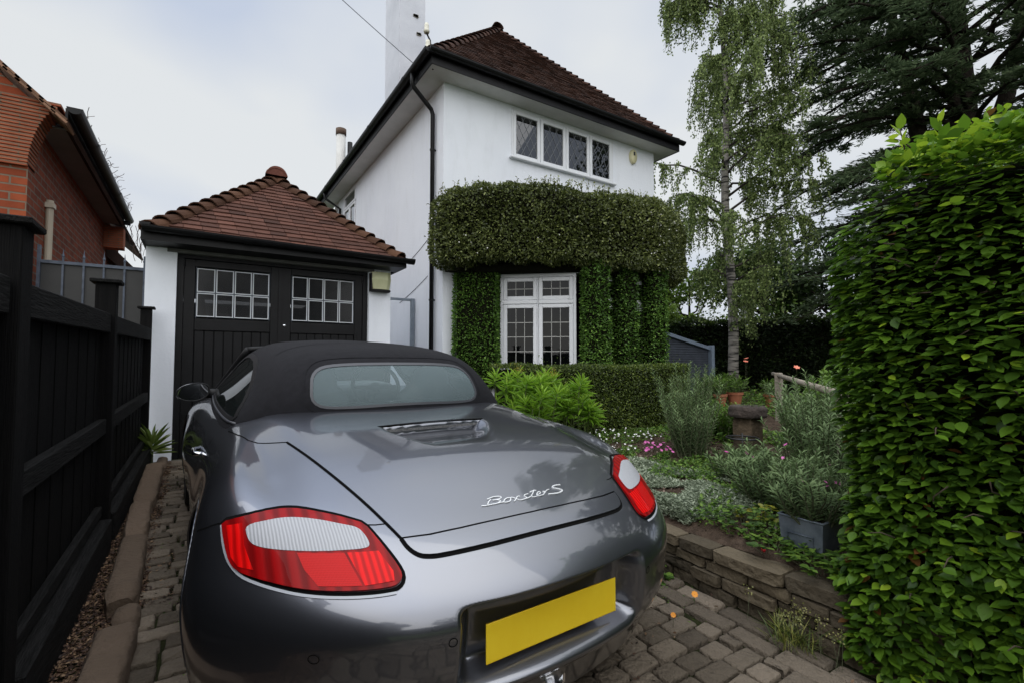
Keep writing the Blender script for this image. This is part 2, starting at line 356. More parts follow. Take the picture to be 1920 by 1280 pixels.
def conform(name, outline, axis, F, mat, parent, lift=.003, step=.012, skirt=.006, hole=None, extra=None):
    B = resample(outline, step); mn, mxx = B.min(0), B.max(0)
    g = np.stack(np.meshgrid(np.arange(mn[0], mxx[0], step), np.arange(mn[1], mxx[1], step)), -1).reshape(-1, 2); g = g + np.random.default_rng(1).uniform(-.06, .06, g.shape) * step
    g = g[inpoly(g, B) & (segdist(g, B) > step * .45)]
    nb = len(B); edges = [(i, (i + 1) % nb) for i in range(nb)]; pts = np.concatenate([B, g]); H = None
    if hole is not None:
        H = resample(hole, step); g = g[~inpoly(g, H) & (segdist(g, H) > step * .45)]; pts = np.concatenate([B, H, g]); nh = len(H); edges += [(nb + i, nb + (i + 1) % nh) for i in range(nh)]
    co, _, fa, _, _, _ = delaunay_2d_cdt([Vector(p) for p in pts], edges, [], 0, 1e-6, False)
    co = np.array([tuple(c) for c in co]); fa = [tuple(f) for f in fa]
    cen = np.array([co[list(f)].mean(0) for f in fa]); keep = inpoly(cen, B)
    if H is not None: keep &= ~inpoly(cen, H)
    nr = nb + (len(H) if H is not None else 0)
    for i, f in enumerate(fa):
        if keep[i] and max(f) < nr:
            a, b, c = co[f[0]], co[f[1]], co[f[2]]; ar = abs((b[0] - a[0]) * (c[1] - a[1]) - (b[1] - a[1]) * (c[0] - a[0]))
            if ar / max(np.linalg.norm(b - a), np.linalg.norm(c - b), np.linalg.norm(a - c)) < step * .06: keep[i] = False
    fa = [f for f, k in zip(fa, keep) if k]
    P = project(F, co, axis); N = grad(F, P); L = lift if extra is None else lift + extra(co); L = np.broadcast_to(L, (len(P),))
    V = P + N * L[:, None]; fs = list(fa); V = list(map(tuple, V))
    if skirt:
        rings = [range(nb)] + ([range(nb, nb + len(H))] if H is not None else [])
        for rg in rings:
            rg = list(rg); b0 = len(V)
            for i in rg: V.append(tuple(P[i] + N[i] * (L[i] - skirt)))
            for j in range(len(rg)): fs.append((rg[j], rg[(j + 1) % len(rg)], b0 + (j + 1) % len(rg), b0 + j))
    me = bpy.data.meshes.new(name); me.from_pydata(V, [], fs); me.update()
    o = link(name, me, mat, parent, True, True)
    bm = bmesh.new(); bm.from_mesh(me); bmesh.ops.recalc_face_normals(bm, faces=bm.faces)
    for e_ in bm.edges:
        if len(e_.link_faces) == 2 and e_.calc_face_angle(0) > R(40): e_.smooth = False
    bm.to_mesh(me); bm.free(); return o
def ribbon(name, line, axis, F, mat, parent, w=.006, lift=.0008, closed=False, step=.01, mb=None):
    L = resample(line, step, closed); P = project(F, L, axis) if axis else L; N = grad(F, P)
    n = len(P); t = np.array([P[(i + 1) % n] - P[i - 1] if closed else P[min(i + 1, n - 1)] - P[max(i - 1, 0)] for i in range(n)]); S = unit(np.cross(unit(t), N))
    V = np.concatenate([P + S * w / 2 + N * lift, P - S * w / 2 + N * lift]); m_ = mb or MB()
    m_.add(V, [(i, (i + 1) % n, n + (i + 1) % n, n + i) for i in range(n if closed else n - 1)])
    return None if mb else m_.build(name, mat, parent, True, True)
def shell(name, F, axis_pts, dirs, mat, parent, kill, nu, nv, snap=None):
    P = march(F, axis_pts, dirs, 0, 2.6, 110)
    if snap: P = snap(P)
    idx = np.arange(nu * nv).reshape(nu, nv); a = idx[:-1, :-1].ravel(); b = idx[1:, :-1].ravel(); c = idx[1:, 1:].ravel(); d = idx[:-1, 1:].ravel()
    fc = np.stack([a, b, c, d], 1); cen = P[fc].mean(1); fc = fc[~kill(cen, P[fc])]
    me = bpy.data.meshes.new(name); me.from_pydata(P.tolist(), [], fc.tolist()); me.update()
    bm = bmesh.new(); bm.from_mesh(me); bmesh.ops.remove_doubles(bm, verts=bm.verts, dist=.0002); bmesh.ops.delete(bm, geom=[v for v in bm.verts if not v.link_faces], context='VERTS')
    bmesh.ops.recalc_face_normals(bm, faces=bm.faces); bm.to_mesh(me); bm.free()
    return link(name, me, mat, parent, True, True)

def paintmat():
    m, t, p = newmat('grey metallic car paint')
    p.inputs['Base Color'].default_value = (.160, .168, .196, 1); p.inputs['Metallic'].default_value = .92; p.inputs['Roughness'].default_value = .27
    p.inputs['Coat Weight'].default_value = 1; p.inputs['Coat Roughness'].default_value = .015; p.inputs['Coat IOR'].default_value = 1.8
    co = t.nodes.new('ShaderNodeTexCoord'); v = t.nodes.new('ShaderNodeTexVoronoi'); v.inputs['Scale'].default_value = 1400
    t.links.new(co.outputs['Object'], v.inputs['Vector'])
    mr = t.nodes.new('ShaderNodeMapRange'); mr.inputs['To Min'].default_value = .30; mr.inputs['To Max'].default_value = .33
    t.links.new(v.outputs['Color'], mr.inputs['Value']); t.links.new(mr.outputs[0], p.inputs['Roughness'])
    # a little dust dulls the clear coat in patches
    n = t.nodes.new('ShaderNodeTexNoise'); n.inputs['Scale'].default_value = 5; n.inputs['Detail'].default_value = 8; t.links.new(co.outputs['Object'], n.inputs['Vector'])
    m2 = t.nodes.new('ShaderNodeMapRange'); m2.inputs['From Min'].default_value = .45; m2.inputs['From Max'].default_value = .75; m2.inputs['To Min'].default_value = .035; m2.inputs['To Max'].default_value = .09
    t.links.new(n.outputs['Fac'], m2.inputs['Value']); t.links.new(m2.outputs[0], p.inputs['Coat Roughness'])
    return m
PAINT = paintmat()
FABRIC = M('black canvas hood', (.008, .008, .010), (.013, .013, .016), rough=.95, scale=30, bump=.6, bscale=900, bdist=.0008, spec=.25)
RUBBER = M('black rubber', (.010, .010, .011), rough=.6, spec=.3)
CHROME = M('polished chrome', (.82, .83, .85), rough=.12, metal=1)
GREYTRIM = M('grey window seal', (.045, .047, .055), rough=.45)
TYRE = M('tyre rubber', (.010, .010, .010), (.016, .015, .015), rough=.85, bump=.6, bscale=50)
ALLOY = M('silver alloy', (.45, .46, .48), rough=.25, metal=1)
INTERIOR = M('grey interior leather', (.15, .165, .18), (.19, .21, .22), rough=.55, bump=.3, bscale=300)
INTDARK = M('dark cabin lining', (.012, .013, .015), rough=.8)
YELLOW = M('yellow number plate', (.86, .58, .012), (.93, .68, .03), rough=.4, scale=5, coat=.1)
def redlens(name, c, tile, kind):
    m, t, p = newmat(name)
    p.inputs['Roughness'].default_value = .4; p.inputs['Specular IOR Level'].default_value = .1; p.inputs['Coat Weight'].default_value = .18; p.inputs['Coat Roughness'].default_value = .02; p.inputs['Coat IOR'].default_value = 1.45
    co = t.nodes.new('ShaderNodeTexCoord')
    if kind == 'flute':
        w = t.nodes.new('ShaderNodeTexWave'); w.inputs['Scale'].default_value = tile; w.inputs['Distortion'].default_value = .8; w.bands_direction = 'X'; w.inputs['Detail'].default_value = 1
        t.links.new(co.outputs['Object'], w.inputs['Vector']); src = w.outputs['Fac']
    else:
        w = t.nodes.new('ShaderNodeTexVoronoi'); w.inputs['Scale'].default_value = tile; w.inputs['Randomness'].default_value = .0
        t.links.new(co.outputs['Object'], w.inputs['Vector']); src = w.outputs['Distance']
    r = t.nodes.new('ShaderNodeValToRGB'); e = r.color_ramp.elements; e[0].color = (*[k * (.55 if c[1] < .3 else .74) for k in c], 1); e[1].color = (*c, 1); e[0].position = .1; e[1].position = .8
    t.links.new(src, r.inputs[0]); t.links.new(r.outputs[0], p.inputs['Base Color'])
    b = t.nodes.new('ShaderNodeBump'); b.inputs['Strength'].default_value = .35; b.inputs['Distance'].default_value = .002; t.links.new(src, b.inputs['Height']); t.links.new(b.outputs[0], p.inputs['Normal'])
    return m
REDDEEP = redlens('deep red lens', (.30, .002, .003), 9, 'flute')
REDBRIGHT = redlens('bright red lens', (.80, .004, .004), 18, 'flute')
REDHEX = redlens('red reflector', (.66, .008, .008), 330, 'hex')
CLEARLENS = redlens('clear ribbed lens', (.46, .47, .50), 38, 'flute')
GLASSC = glassmat('car window glass', (.88, .97, .98), .82, base=(.40, .52, .55))  # pale base colour stands in for sky reflection and haze on the rear window
GLASSD = glassmat('dark side glass', (.45, .55, .56), .45, base=(.01, .012, .012))

car = empty('parked_car', (0.953, 1.165, .058), 'grey metallic convertible sports car with black fabric hood, parked facing the garage', 'car')
car.rotation_euler = (math.atan(.05), 0, R(2.5))
AX = [(1.0, .335), (3.41, .325)]
def build_body():
    nb, ny, nfr, na = 400, 300, 50, 480
    be = np.concatenate([np.linspace(R(90), 0, nb, endpoint=False), np.zeros(ny), np.linspace(0, R(90), nfr)])
    yy = np.concatenate([np.full(nb, 1.0), np.linspace(1.0, 3.5, ny), np.full(nfr, 3.5)]); sg = np.concatenate([-np.ones(nb), np.zeros(ny), np.ones(nfr)])
    th = np.linspace(0, 2 * math.pi, na); nu = len(be)
    D = np.zeros((nu, na, 3)); D[..., 0] = np.cos(be)[:, None] * np.sin(th)[None]; D[..., 2] = np.cos(be)[:, None] * np.cos(th)[None]; D[..., 1] = (np.sin(be) * sg)[:, None]
    O = np.zeros((nu, na, 3)); O[..., 1] = yy[:, None]; O[..., 2] = .5
    def snap(P):
        for ya, za in AX:
            d = np.hypot(P[:, 1] - ya, P[:, 2] - za); k = (np.abs(P[:, 0]) > .6) & (np.abs(d - .362) < .0075) & (P[:, 2] < .8)
            s_ = .362 / d[k]; P[k, 1] = ya + (P[k, 1] - ya) * s_; P[k, 2] = za + (P[k, 2] - za) * s_
        return P
    def kill(c, q):
        k = np.zeros(len(c), bool)
        for ya, za in AX: k |= (np.abs(c[:, 0]) > .6) & (np.hypot(c[:, 1] - ya, c[:, 2] - za) < .361) & (c[:, 2] < .8)
        k |= (np.abs(c[:, 0]) < .64) & (c[:, 1] > 1.50) & (c[:, 1] < 3.35) & (c[:, 2] > .75)
        return k
    return shell('body', fbody, O.reshape(-1, 3), D.reshape(-1, 3), PAINT, car, kill, nu, na, snap)
build_body()
F0 = lambda x, y, z: fbody(x, y, z)
mirx = lambda L: [(-a, b) for a, b in L]
lidL = [(-.619, .965), (-.588, .783), (-.558, .646), (-.525, .53), (-.493, .428), (-.463, .334), (-.439, .262)]
lid_side = smoothpoly(lidL, 2, False).tolist()
frontc = [(-.574, .951), (-.462, .958), (-.338, .973), (-.27, .976)]
lid = lid_side + [(-.36, .246), (-.26, .237), (-.13, .231), (0, .229), (.13, .231), (.26, .237), (.36, .246)] + [(-a, b) for a, b in lid_side[::-1]] + [(-a, b) for a, b in frontc] + [(.262, .955), (-.262, .955)] + frontc[::-1]
lid = np.array(lid)
conform('boot_lid', lid, 'z', fbody, PAINT, car, lift=.006, step=.009, skirt=.008)
# gaps round the lid and the retractable spoiler
gap = MB()
lidring = np.array(lid_side + [(-.36, .246), (-.26, .237), (-.13, .231), (0, .229), (.13, .231), (.26, .237), (.36, .246)] + [(-a, b) for a, b in lid_side[::-1]] + [(-a, b) for a, b in frontc + [(-.1, .981)]] + [(.1, .981)] + frontc[::-1])
ribbon('', lidring, 'z', lambda x, y, z: fbody(x, y, z, False), None, None, .012, .0012, True, mb=gap)
spoL = [(-.439, .262), (-.434, .233), (-.42, .207), (-.400, .190), (-.352, .176), (-.224, .160), (-.10, .154), (0, .153)]
spo = smoothpoly([(-.436, .256), (-.431, .231), (-.418, .208), (-.398, .193), (-.352, .180), (-.224, .164), (-.10, .158), (0, .157)], 1, False).tolist()
spop = spo + [(-a, b) for a, b in spo[::-1][1:]] + [(.36, .240), (.26, .231), (.13, .225), (0, .223), (-.13, .225), (-.26, .231), (-.36, .240)]
conform('rear_spoiler', np.array(spop), 'z', fbody, PAINT, car, lift=.006, step=.011, skirt=.011)
spf = smoothpoly(spoL, 2, False); spf = np.concatenate([spf, (spf * (-1, 1))[::-1][1:]])
ribbon('', spf, 'z', fbody, None, None, .016, .0010, False, mb=gap)
# cover seam from the lid corner to the hood, fender/bumper seams, doors
for s_ in (-1, 1):
    ribbon('', [(s_ * a, b) for a, b in [(.619, .965), (.644, .996), (.671, 1.032), (.706, 1.076), (.732, 1.134), (.757, 1.287), (.769, 1.50)]], 'z', fbody, None, None, .006, .0008, mb=gap)
    ribbon('', [(s_ * a, b) for a, b in [(.522, .345), (.493, .333), (.462, .326)]], 'z', fbody, None, None, .004, .0008, mb=gap)
    ax = 'xl' if s_ < 0 else 'xr'
    ribbon('', [(.575, .752), (.61, .748), (.66, .725), (.72, .700), (.73, .693)], ax, fbody, None, None, .005, .0008, mb=gap)
    ribbon('', [(1.74, .80), (1.72, .70), (1.70, .5), (1.72, .30), (1.80, .24), (2.9, .24), (2.98, .35), (2.95, .80)], ax, fbody, None, None, .006, .0008, mb=gap)
gap.build('panel_gap', DARKGAP, car, True, True)
# wheel-arch lips and liners, underbody
lin = MB()
for ya, za in AX:
    for s_ in (-1, 1):
        n = 40; ring = [(.371 * math.cos(a), .371 * math.sin(a)) for a in np.linspace(-.15, math.pi + .15, n)]
        vs = [(s_ * .55, ya + u, za + v) for u, v in ring] + [(s_ * .875, ya + u * .985, za + v * .985) for u, v in ring]
        lin.add(vs, [(i, i + 1, n + i + 1, n + i) for i in range(n - 1)]); lin.add([(s_ * .55, ya, za)] + [(s_ * .55, ya + u, za + v) for u, v in ring], [(0, i + 1, i + 2) for i in range(n - 1)]); lin.build('arch_liner', DARKGAP, car, True, True); lin = MB()
for ya, za in AX:
    for s_ in (-1, 1):
        n = 48; L = [(ya + .362 * math.cos(a), za + .362 * math.sin(a)) for a in np.linspace(.0, math.pi, n)]
        P = project(fbody, L, 'xl' if s_ < 0 else 'xr'); m_ = MB(); m_.tube([(p[0] - s_ * .002, p[1], p[2]) for p in P], .005, 6); m_.build('arch_lip', PAINT, car, True, True)
# tail lights (outline in x,z seen from the rear)
light = [(-.857, .590, .755), (-.816, .551, .773), (-.768, .526, .786), (-.709, .505, .79), (-.666, .475, .791), (-.626, .438, .787), (-.585, .4, .78), (-.55, .369, .771), (-.522, .345, .763), (-.506, .292, .74), (-.49, .243, .714), (-.477, .205, .69), (-.473, .18, .674), (-.482, .166, .663), (-.499, .163, .656), (-.539, .176, .653), (-.604, .209, .651), (-.667, .251, .651), (-.715, .294, .653), (-.762, .346, .658), (-.802, .398, .662), (-.833, .447, .667), (-.847, .483, .68), (-.853, .526, .708), (-.857, .56, .734)]
lens = [(-.806, .760), (-.744, .773), (-.687, .777), (-.632, .774), (-.578, .764), (-.542, .757), (-.53, .741), (-.527, .727), (-.539, .721), (-.596, .72), (-.65, .719), (-.703, .719), (-.754, .719), (-.791, .722), (-.803, .734)]
hexr = [(-.700, .7155), (-.594, .7155), (-.572, .6585), (-.667, .6575), (-.690, .685)]
outr = [(-.847, .750), (-.812, .762), (-.812, .72), (-.797, .675), (-.828, .675), (-.841, .69)]
innr = [(-.588, .7155), (-.512, .7155), (-.492, .68), (-.497, .664), (-.566, .6585)]
FL = lambda x, y, z: fbody(x, y, z, False)
LXZ = [(a, c) for a, b, c in light]
def grow(poly, d):
    P = np.array(poly, float); c = P.mean(0); n = len(P); out = []
    for i in range(n):
        t = P[(i + 1) % n] - P[i - 1]; nn = np.array([t[1], -t[0]]); nn /= np.linalg.norm(nn) + 1e-9
        if nn @ (P[i] - c) < 0: nn = -nn
        out.append(P[i] + nn * d)
    return np.array(out)
def tail(s_):
    fl = lambda L: [(s_ * -a, b) for a, b in L]
    sp = smoothpoly(fl(LXZ), 1)
    t_ = conform('tail_light', sp, 'y', FL, REDDEEP, car, lift=.008, step=.009, skirt=.012)
    pale = M('pale lamp seal', (.42, .44, .48), rough=.4)
    ribbon('light_gasket', grow(sp, .0045), 'y', FL, DARKGAP, t_, .011, .0016, True)
    low = [p for p in fl([(-.861, .748), (-.861, .72), (-.856, .69), (-.846, .672), (-.828, .659), (-.80, .653), (-.762, .648), (-.715, .643), (-.667, .641), (-.604, .641), (-.54, .643), (-.50, .646)])]
    ribbon('light_surround', smoothpoly(low, 1, False), 'y', FL, pale, t_, .007, .003)
    conform('clear_lens', smoothpoly(fl(lens), 2), 'y', FL, CLEARLENS, t_, lift=.0095, step=.008, skirt=.003)
    conform('reflector', np.array(fl(hexr)), 'y', FL, REDHEX, t_, lift=.0092, step=.008, skirt=.003)
    conform('side_lens', np.array(fl(outr)), 'y', FL, REDBRIGHT, t_, lift=.0092, step=.008, skirt=.003)
    conform('inner_lens', np.array(fl(innr)), 'y', FL, REDBRIGHT, t_, lift=.0092, step=.008, skirt=.003)
tail(1); tail(-1)
# number plate in its recess
np_ = MB(); np_.box(-.26, .26, 0, .004, -.055, .055, bev=.002); pl = np_.build('number_plate', YELLOW, car, local=True)
pl.location = (0, .074, .466); pl.rotation_euler = (R(-3), 0, 0)
# chrome model lettering
SCR = [[(-0.151, 0.295), (-0.134, 0.292), (-0.114, 0.292), (-0.095, 0.291), (-0.076, 0.292), (-0.066, 0.291)], [(-0.127, 0.296), (-0.117, 0.306), (-0.103, 0.315)], [(-0.115, 0.318), (-0.095, 0.323), (-0.074, 0.323), (-0.061, 0.319), (-0.06, 0.314), (-0.069, 0.309), (-0.084, 0.308), (-0.099, 0.309)], [(-0.084, 0.308), (-0.073, 0.303), (-0.074, 0.298), (-0.085, 0.293), (-0.095, 0.291)], [(-0.066, 0.292), (-0.055, 0.302), (-0.042, 0.306), (-0.031, 0.306), (-0.03, 0.299), (-0.041, 0.289), (-0.055, 0.287), (-0.064, 0.289), (-0.066, 0.292)], [(-0.030, 0.303), (-0.024, 0.305), (-0.018, 0.302), (-0.008, 0.290), (-0.003, 0.284), (0.005, 0.284)], [(-0.027, 0.285), (-0.020, 0.288), (-0.004, 0.301), (0.004, 0.305), (0.010, 0.302)], [(0.049, 0.306), (0.035, 0.306), (0.027, 0.302), (0.028, 0.296), (0.032, 0.29), (0.023, 0.286), (0.005, 0.284)], [(0.086, 0.32), (0.067, 0.304), (0.052, 0.293), (0.057, 0.286), (0.071, 0.287)], [(0.023, 0.286), (0.039, 0.288), (0.052, 0.293)], [(0.061, 0.313), (0.079, 0.317), (0.092, 0.316)], [(0.079, 0.295), (0.092, 0.295), (0.102, 0.302), (0.1, 0.309), (0.089, 0.305), (0.076, 0.293), (0.079, 0.287), (0.098, 0.288), (0.106, 0.29)], [(0.113, 0.305), (0.124, 0.305), (0.106, 0.29)], [(0.113, 0.295), (0.135, 0.309), (0.148, 0.31)], [(0.213, 0.324), (0.19, 0.326), (0.171, 0.321), (0.17, 0.314), (0.188, 0.306), (0.2, 0.298), (0.195, 0.291), (0.175, 0.285), (0.151, 0.285), (0.127, 0.288)]]
let = MB()
for i, s_ in enumerate(SCR):
    L = smoothpoly(s_, 2, False); P = project(fbody, L, 'z'); N = grad(fbody, P); n = len(P); w0 = .0033 if i == 14 else .0021
    t_ = np.array([P[min(j + 1, n - 1)] - P[max(j - 1, 0)] for j in range(n)]); S_ = unit(np.cross(unit(t_), N)); hh = .0055
    V = np.concatenate([P + S_ * w0 + N * .0035, P - S_ * w0 + N * .0035, P + S_ * w0 * .8 + N * (.0035 + hh), P - S_ * w0 * .8 + N * (.0035 + hh)])
    fs = []
    for j in range(n - 1): fs += [(j, j + 1, 2 * n + j + 1, 2 * n + j), (n + j, 3 * n + j, 3 * n + j + 1, n + j + 1), (2 * n + j, 2 * n + j + 1, 3 * n + j + 1, 3 * n + j)]
    fs += [(0, 2 * n, 3 * n, n), (n - 1, 2 * n - 1, 4 * n - 1, 3 * n - 1)]
    let.add(V, fs)
let.build('model_lettering', M('satin chrome lettering', (.86, .87, .88), rough=.42, metal=.85), car, local=True)
# high brake light in the scoop
bl = MB(); bl.box(-.235, .235, .952, .956, .908, .918); b_ = bl.build('brake_light', M('smoked brake lamp', (.05, .05, .05), (.20, .20, .20), rough=.4, scale=90), car, local=True)
bs = MB(); bs.add([(-.26, .958, .885), (.26, .958, .885), (.26, .958, .936), (-.26, .958, .936)], [(0, 1, 2, 3)]); bs.build('scoop_slot', DARKGAP, car, local=True)
# parking sensors
for (sx, sz) in ((-.69, .512), (-.383, .530), (.383, .530), (.69, .512)):
    L = [(sx + .011 * math.cos(a), sz + .011 * math.sin(a)) for a in np.linspace(0, 2 * math.pi, 20, endpoint=False)]
    ribbon('parking_sensor', L, 'y', fbody, DARKGAP, car, .0022, .0012, True, .004)
# exhaust
ex = MB(); ex.lathe([(.030, .10), (.042, .04), (.046, -.005), (.043, -.012), (.038, -.004), (.036, .10)], (0, .09, .262), 'y', 36); ex.build('exhaust_tip', CHROME, car, True, True)
ex = MB(); ex.lathe([(.030, .05), (.001, .05)], (0, .09, .262), 'y', 24); ex.build('exhaust_bore', DARKGAP, car, local=True)
dk = MB(); dk.box(-.24, .24, .17, .5, .21, .30, bev=.02); dk.build('rear_valance', RUBBER, car, local=True)
dk = MB(); dk.box(-.72, .72, .45, 4.0, .13, .17, bev=.01); dk.build('underbody', RUBBER, car, local=True)

# ---- fabric hood with rear and side windows
RW = [(-.440, 1.072), (-.43, 1.115), (-.398, 1.148), (-.35, 1.163), (-.25, 1.172), (-.1, 1.176), (.1, 1.176), (.25, 1.172), (.35, 1.163), (.398, 1.148), (.43, 1.115), (.440, 1.072), (.447, 1.02), (.425, .99), (.38, .979), (.25, .981), (.1, .988), (-.1, .988), (-.25, .981), (-.38, .979), (-.425, .99), (-.447, 1.02)]
RW = smoothpoly(RW, 1)
SWo = [(1.535, .904), (1.596, .987), (1.68, 1.045), (1.763, 1.085), (1.971, 1.148), (2.168, 1.178), (2.522, 1.188), (2.75, 1.17), (2.90, 1.12), (2.93, 1.0), (2.93, .90), (2.6, .895), (2.0, .90), (1.667, .900)]
SWg = [(1.575, .915), (1.63, .98), (1.72, 1.035), (1.812, 1.072), (2.0, 1.125), (2.18, 1.152), (2.5, 1.163), (2.72, 1.147), (2.85, 1.09), (2.89, .99), (2.89, .913), (2.5, .912), (2.0, .913), (1.7, .915)]
def build_top():
    n1_, n2_, na = 90, 150, 260
    be = np.concatenate([np.linspace(R(88), 0, n1_, endpoint=False), np.zeros(n2_)]); yy = np.concatenate([np.full(n1_, 1.9), np.linspace(1.9, 2.975, n2_)])
    th = np.linspace(-R(93), R(93), na); nu = len(be); D = np.zeros((nu, na, 3)); sb = np.sin(be); cb_ = np.cos(be)
    # fan about a vertical axis point at belt height
    D[..., 0] = cb_[:, None] * np.sin(th)[None]; D[..., 2] = cb_[:, None] * np.cos(th)[None]; D[..., 1] = -sb[:, None]
    O = np.zeros((nu, na, 3)); O[..., 1] = yy[:, None]; O[..., 2] = .90
    RWn = np.array(RW); SWn = np.array(SWg)
    def kill(c, q):
        k = (c[:, 2] < .84)
        k |= inpoly(c[:, (0, 2)], RWn) & (c[:, 1] < 1.7)
        k |= inpoly(c[:, 1:], SWn) & (np.abs(c[:, 0]) > .45)
        k |= c[:, 1] > 2.972
        return k
    return shell('fabric_hood', ftop, O.reshape(-1, 3), D.reshape(-1, 3), FABRIC, car, kill, nu, na)
hood = build_top()
rw = conform('rear_window', grow(RW, -.002), 'y', ftop, GLASSC, car, lift=-.001, step=.015, skirt=0)
conform('window_seal', grow(RW, .008), 'y', ftop, GREYTRIM, rw, lift=.0025, step=.01, skirt=.005, hole=grow(RW, -.004))
# raised welt around the rear window and the hoop seam across the hood
ribbon('window_welt', grow(RW, .034), 'y', ftop, FABRIC, hood, .008, .003, True)
for yy_ in (1.93, 2.55):
    L = np.array([(x, yy_ - .10 * (abs(x) / .5)**2 * (1 if yy_ < 2 else 0)) for x in np.linspace(-.53, .53, 50)]); ribbon('hood_seam', L, 'z', ftop, FABRIC, hood, .012, .0018)
for s_ in (-1, 1):
    ax = 'xl' if s_ < 0 else 'xr'
    sw = conform('side_window', np.array(SWg), ax, ftop, GLASSD, car, lift=-.001, step=.02, skirt=0)
    conform('window_seal', smoothpoly(SWo, 1), ax, ftop, RUBBER, sw, lift=.004, step=.015, skirt=.01, hole=np.array(SWg))
    m_ = MB(); m_.tube(project(ftop, resample([(1.53, .893), (2.95, .893)], .1, False), ax), .008, 6); m_.build('window_ledge', GREYTRIM, sw, True, True)
# windscreen, A pillars
def grid(name, fn, nu, nv, mat, parent, th=0):
    P = [fn(i / (nu - 1), j / (nv - 1)) for i in range(nu) for j in range(nv)]; fs = [(i * nv + j, i * nv + j + 1, (i + 1) * nv + j + 1, (i + 1) * nv + j) for i in range(nu - 1) for j in range(nv - 1)]
    m_ = MB(); m_.add(P, fs); return m_.build(name, mat, parent, True, True)
def wsf_(u, v):
    hw = .53 + (.70 - .53) * v; x = (2 * u - 1) * hw; return (x, 2.965 + .50 * v - .10 * (x / hw)**2 * (.4 + .6 * v), 1.225 - .355 * v - .02 * (x / hw)**2)
grid('windscreen', wsf_, 24, 12, glassmat('windscreen glass', (.85, .9, .9), .85, base=(.01, .012, .012)), car)
m_ = MB()
for u in (0, 1): m_.tube([wsf_(u, v) for v in np.linspace(0, 1, 8)], .022, 8)
m_.tube([wsf_(u, 0) for u in np.linspace(0, 1, 20)], .018, 8); m_.build('windscreen_frame', RUBBER, car, True, True)
# cabin: tub, dash, seats, steering wheel
tb_ = MB(); tb_.add([(-.64, 1.50, .88), (.64, 1.50, .88), (.64, 3.34, .84), (-.64, 3.34, .84), (-.64, 1.50, .35), (.64, 1.50, .35), (.64, 3.34, .35), (-.64, 3.34, .35)], [(4, 5, 6, 7), (0, 1, 5, 4), (1, 2, 6, 5), (2, 3, 7, 6), (3, 0, 4, 7)]); tb_.build('cabin_tub', INTDARK, car, local=True)
m_ = MB(); m_.box(-.63, .63, 2.85, 3.38, .60, .93, bev=.06); m_.build('dashboard', INTERIOR, car, True, True)
m_ = MB(); m_.box(-.52, .52, 1.42, 1.66, .55, .955, bev=.03); m_.build('parcel_shelf', INTERIOR, car, True, True)
for sx in (-.35, .35):
    m_ = MB(); prof = [(.20, .52), (.235, .65), (.24, .85), (.20, .98), (.13, 1.04), (.12, 1.09), (.09, 1.135), (.02, 1.15)]
    n = 20; vs = []
    for (w_, z_) in prof:
        yo = 1.86 - (z_ - .52) * .22
        for k in range(n): a = 2 * math.pi * k / n; vs.append((sx + w_ * math.copysign(abs(math.cos(a))**.6, math.cos(a)), yo + .06 * math.sin(a), z_))
    m_.add(vs, [(i * n + k, i * n + (k + 1) % n, (i + 1) * n + (k + 1) % n, (i + 1) * n + k) for i in range(len(prof) - 1) for k in range(n)])
    m_.box(sx - .23, sx + .23, 1.85, 2.4, .42, .56, bev=.05); m_.build('seat', INTERIOR, car, True, True)
m_ = MB(); tor = [(.35 + .185 * math.cos(a), 2.70 + .07 * math.sin(a), .93 + .17 * math.sin(a)) for a in np.linspace(0, 2 * math.pi, 40, endpoint=False)]
m_.tube(tor, .016, 8, closed=True); m_.tube([(.35, 2.95, .80), (.35, 2.71, .92)], [.03, .05], 12); m_.tube([(.18, 2.70, .93), (.52, 2.70, .93)], .014, 8); m_.build('steering_wheel', INTERIOR, car, True, True)
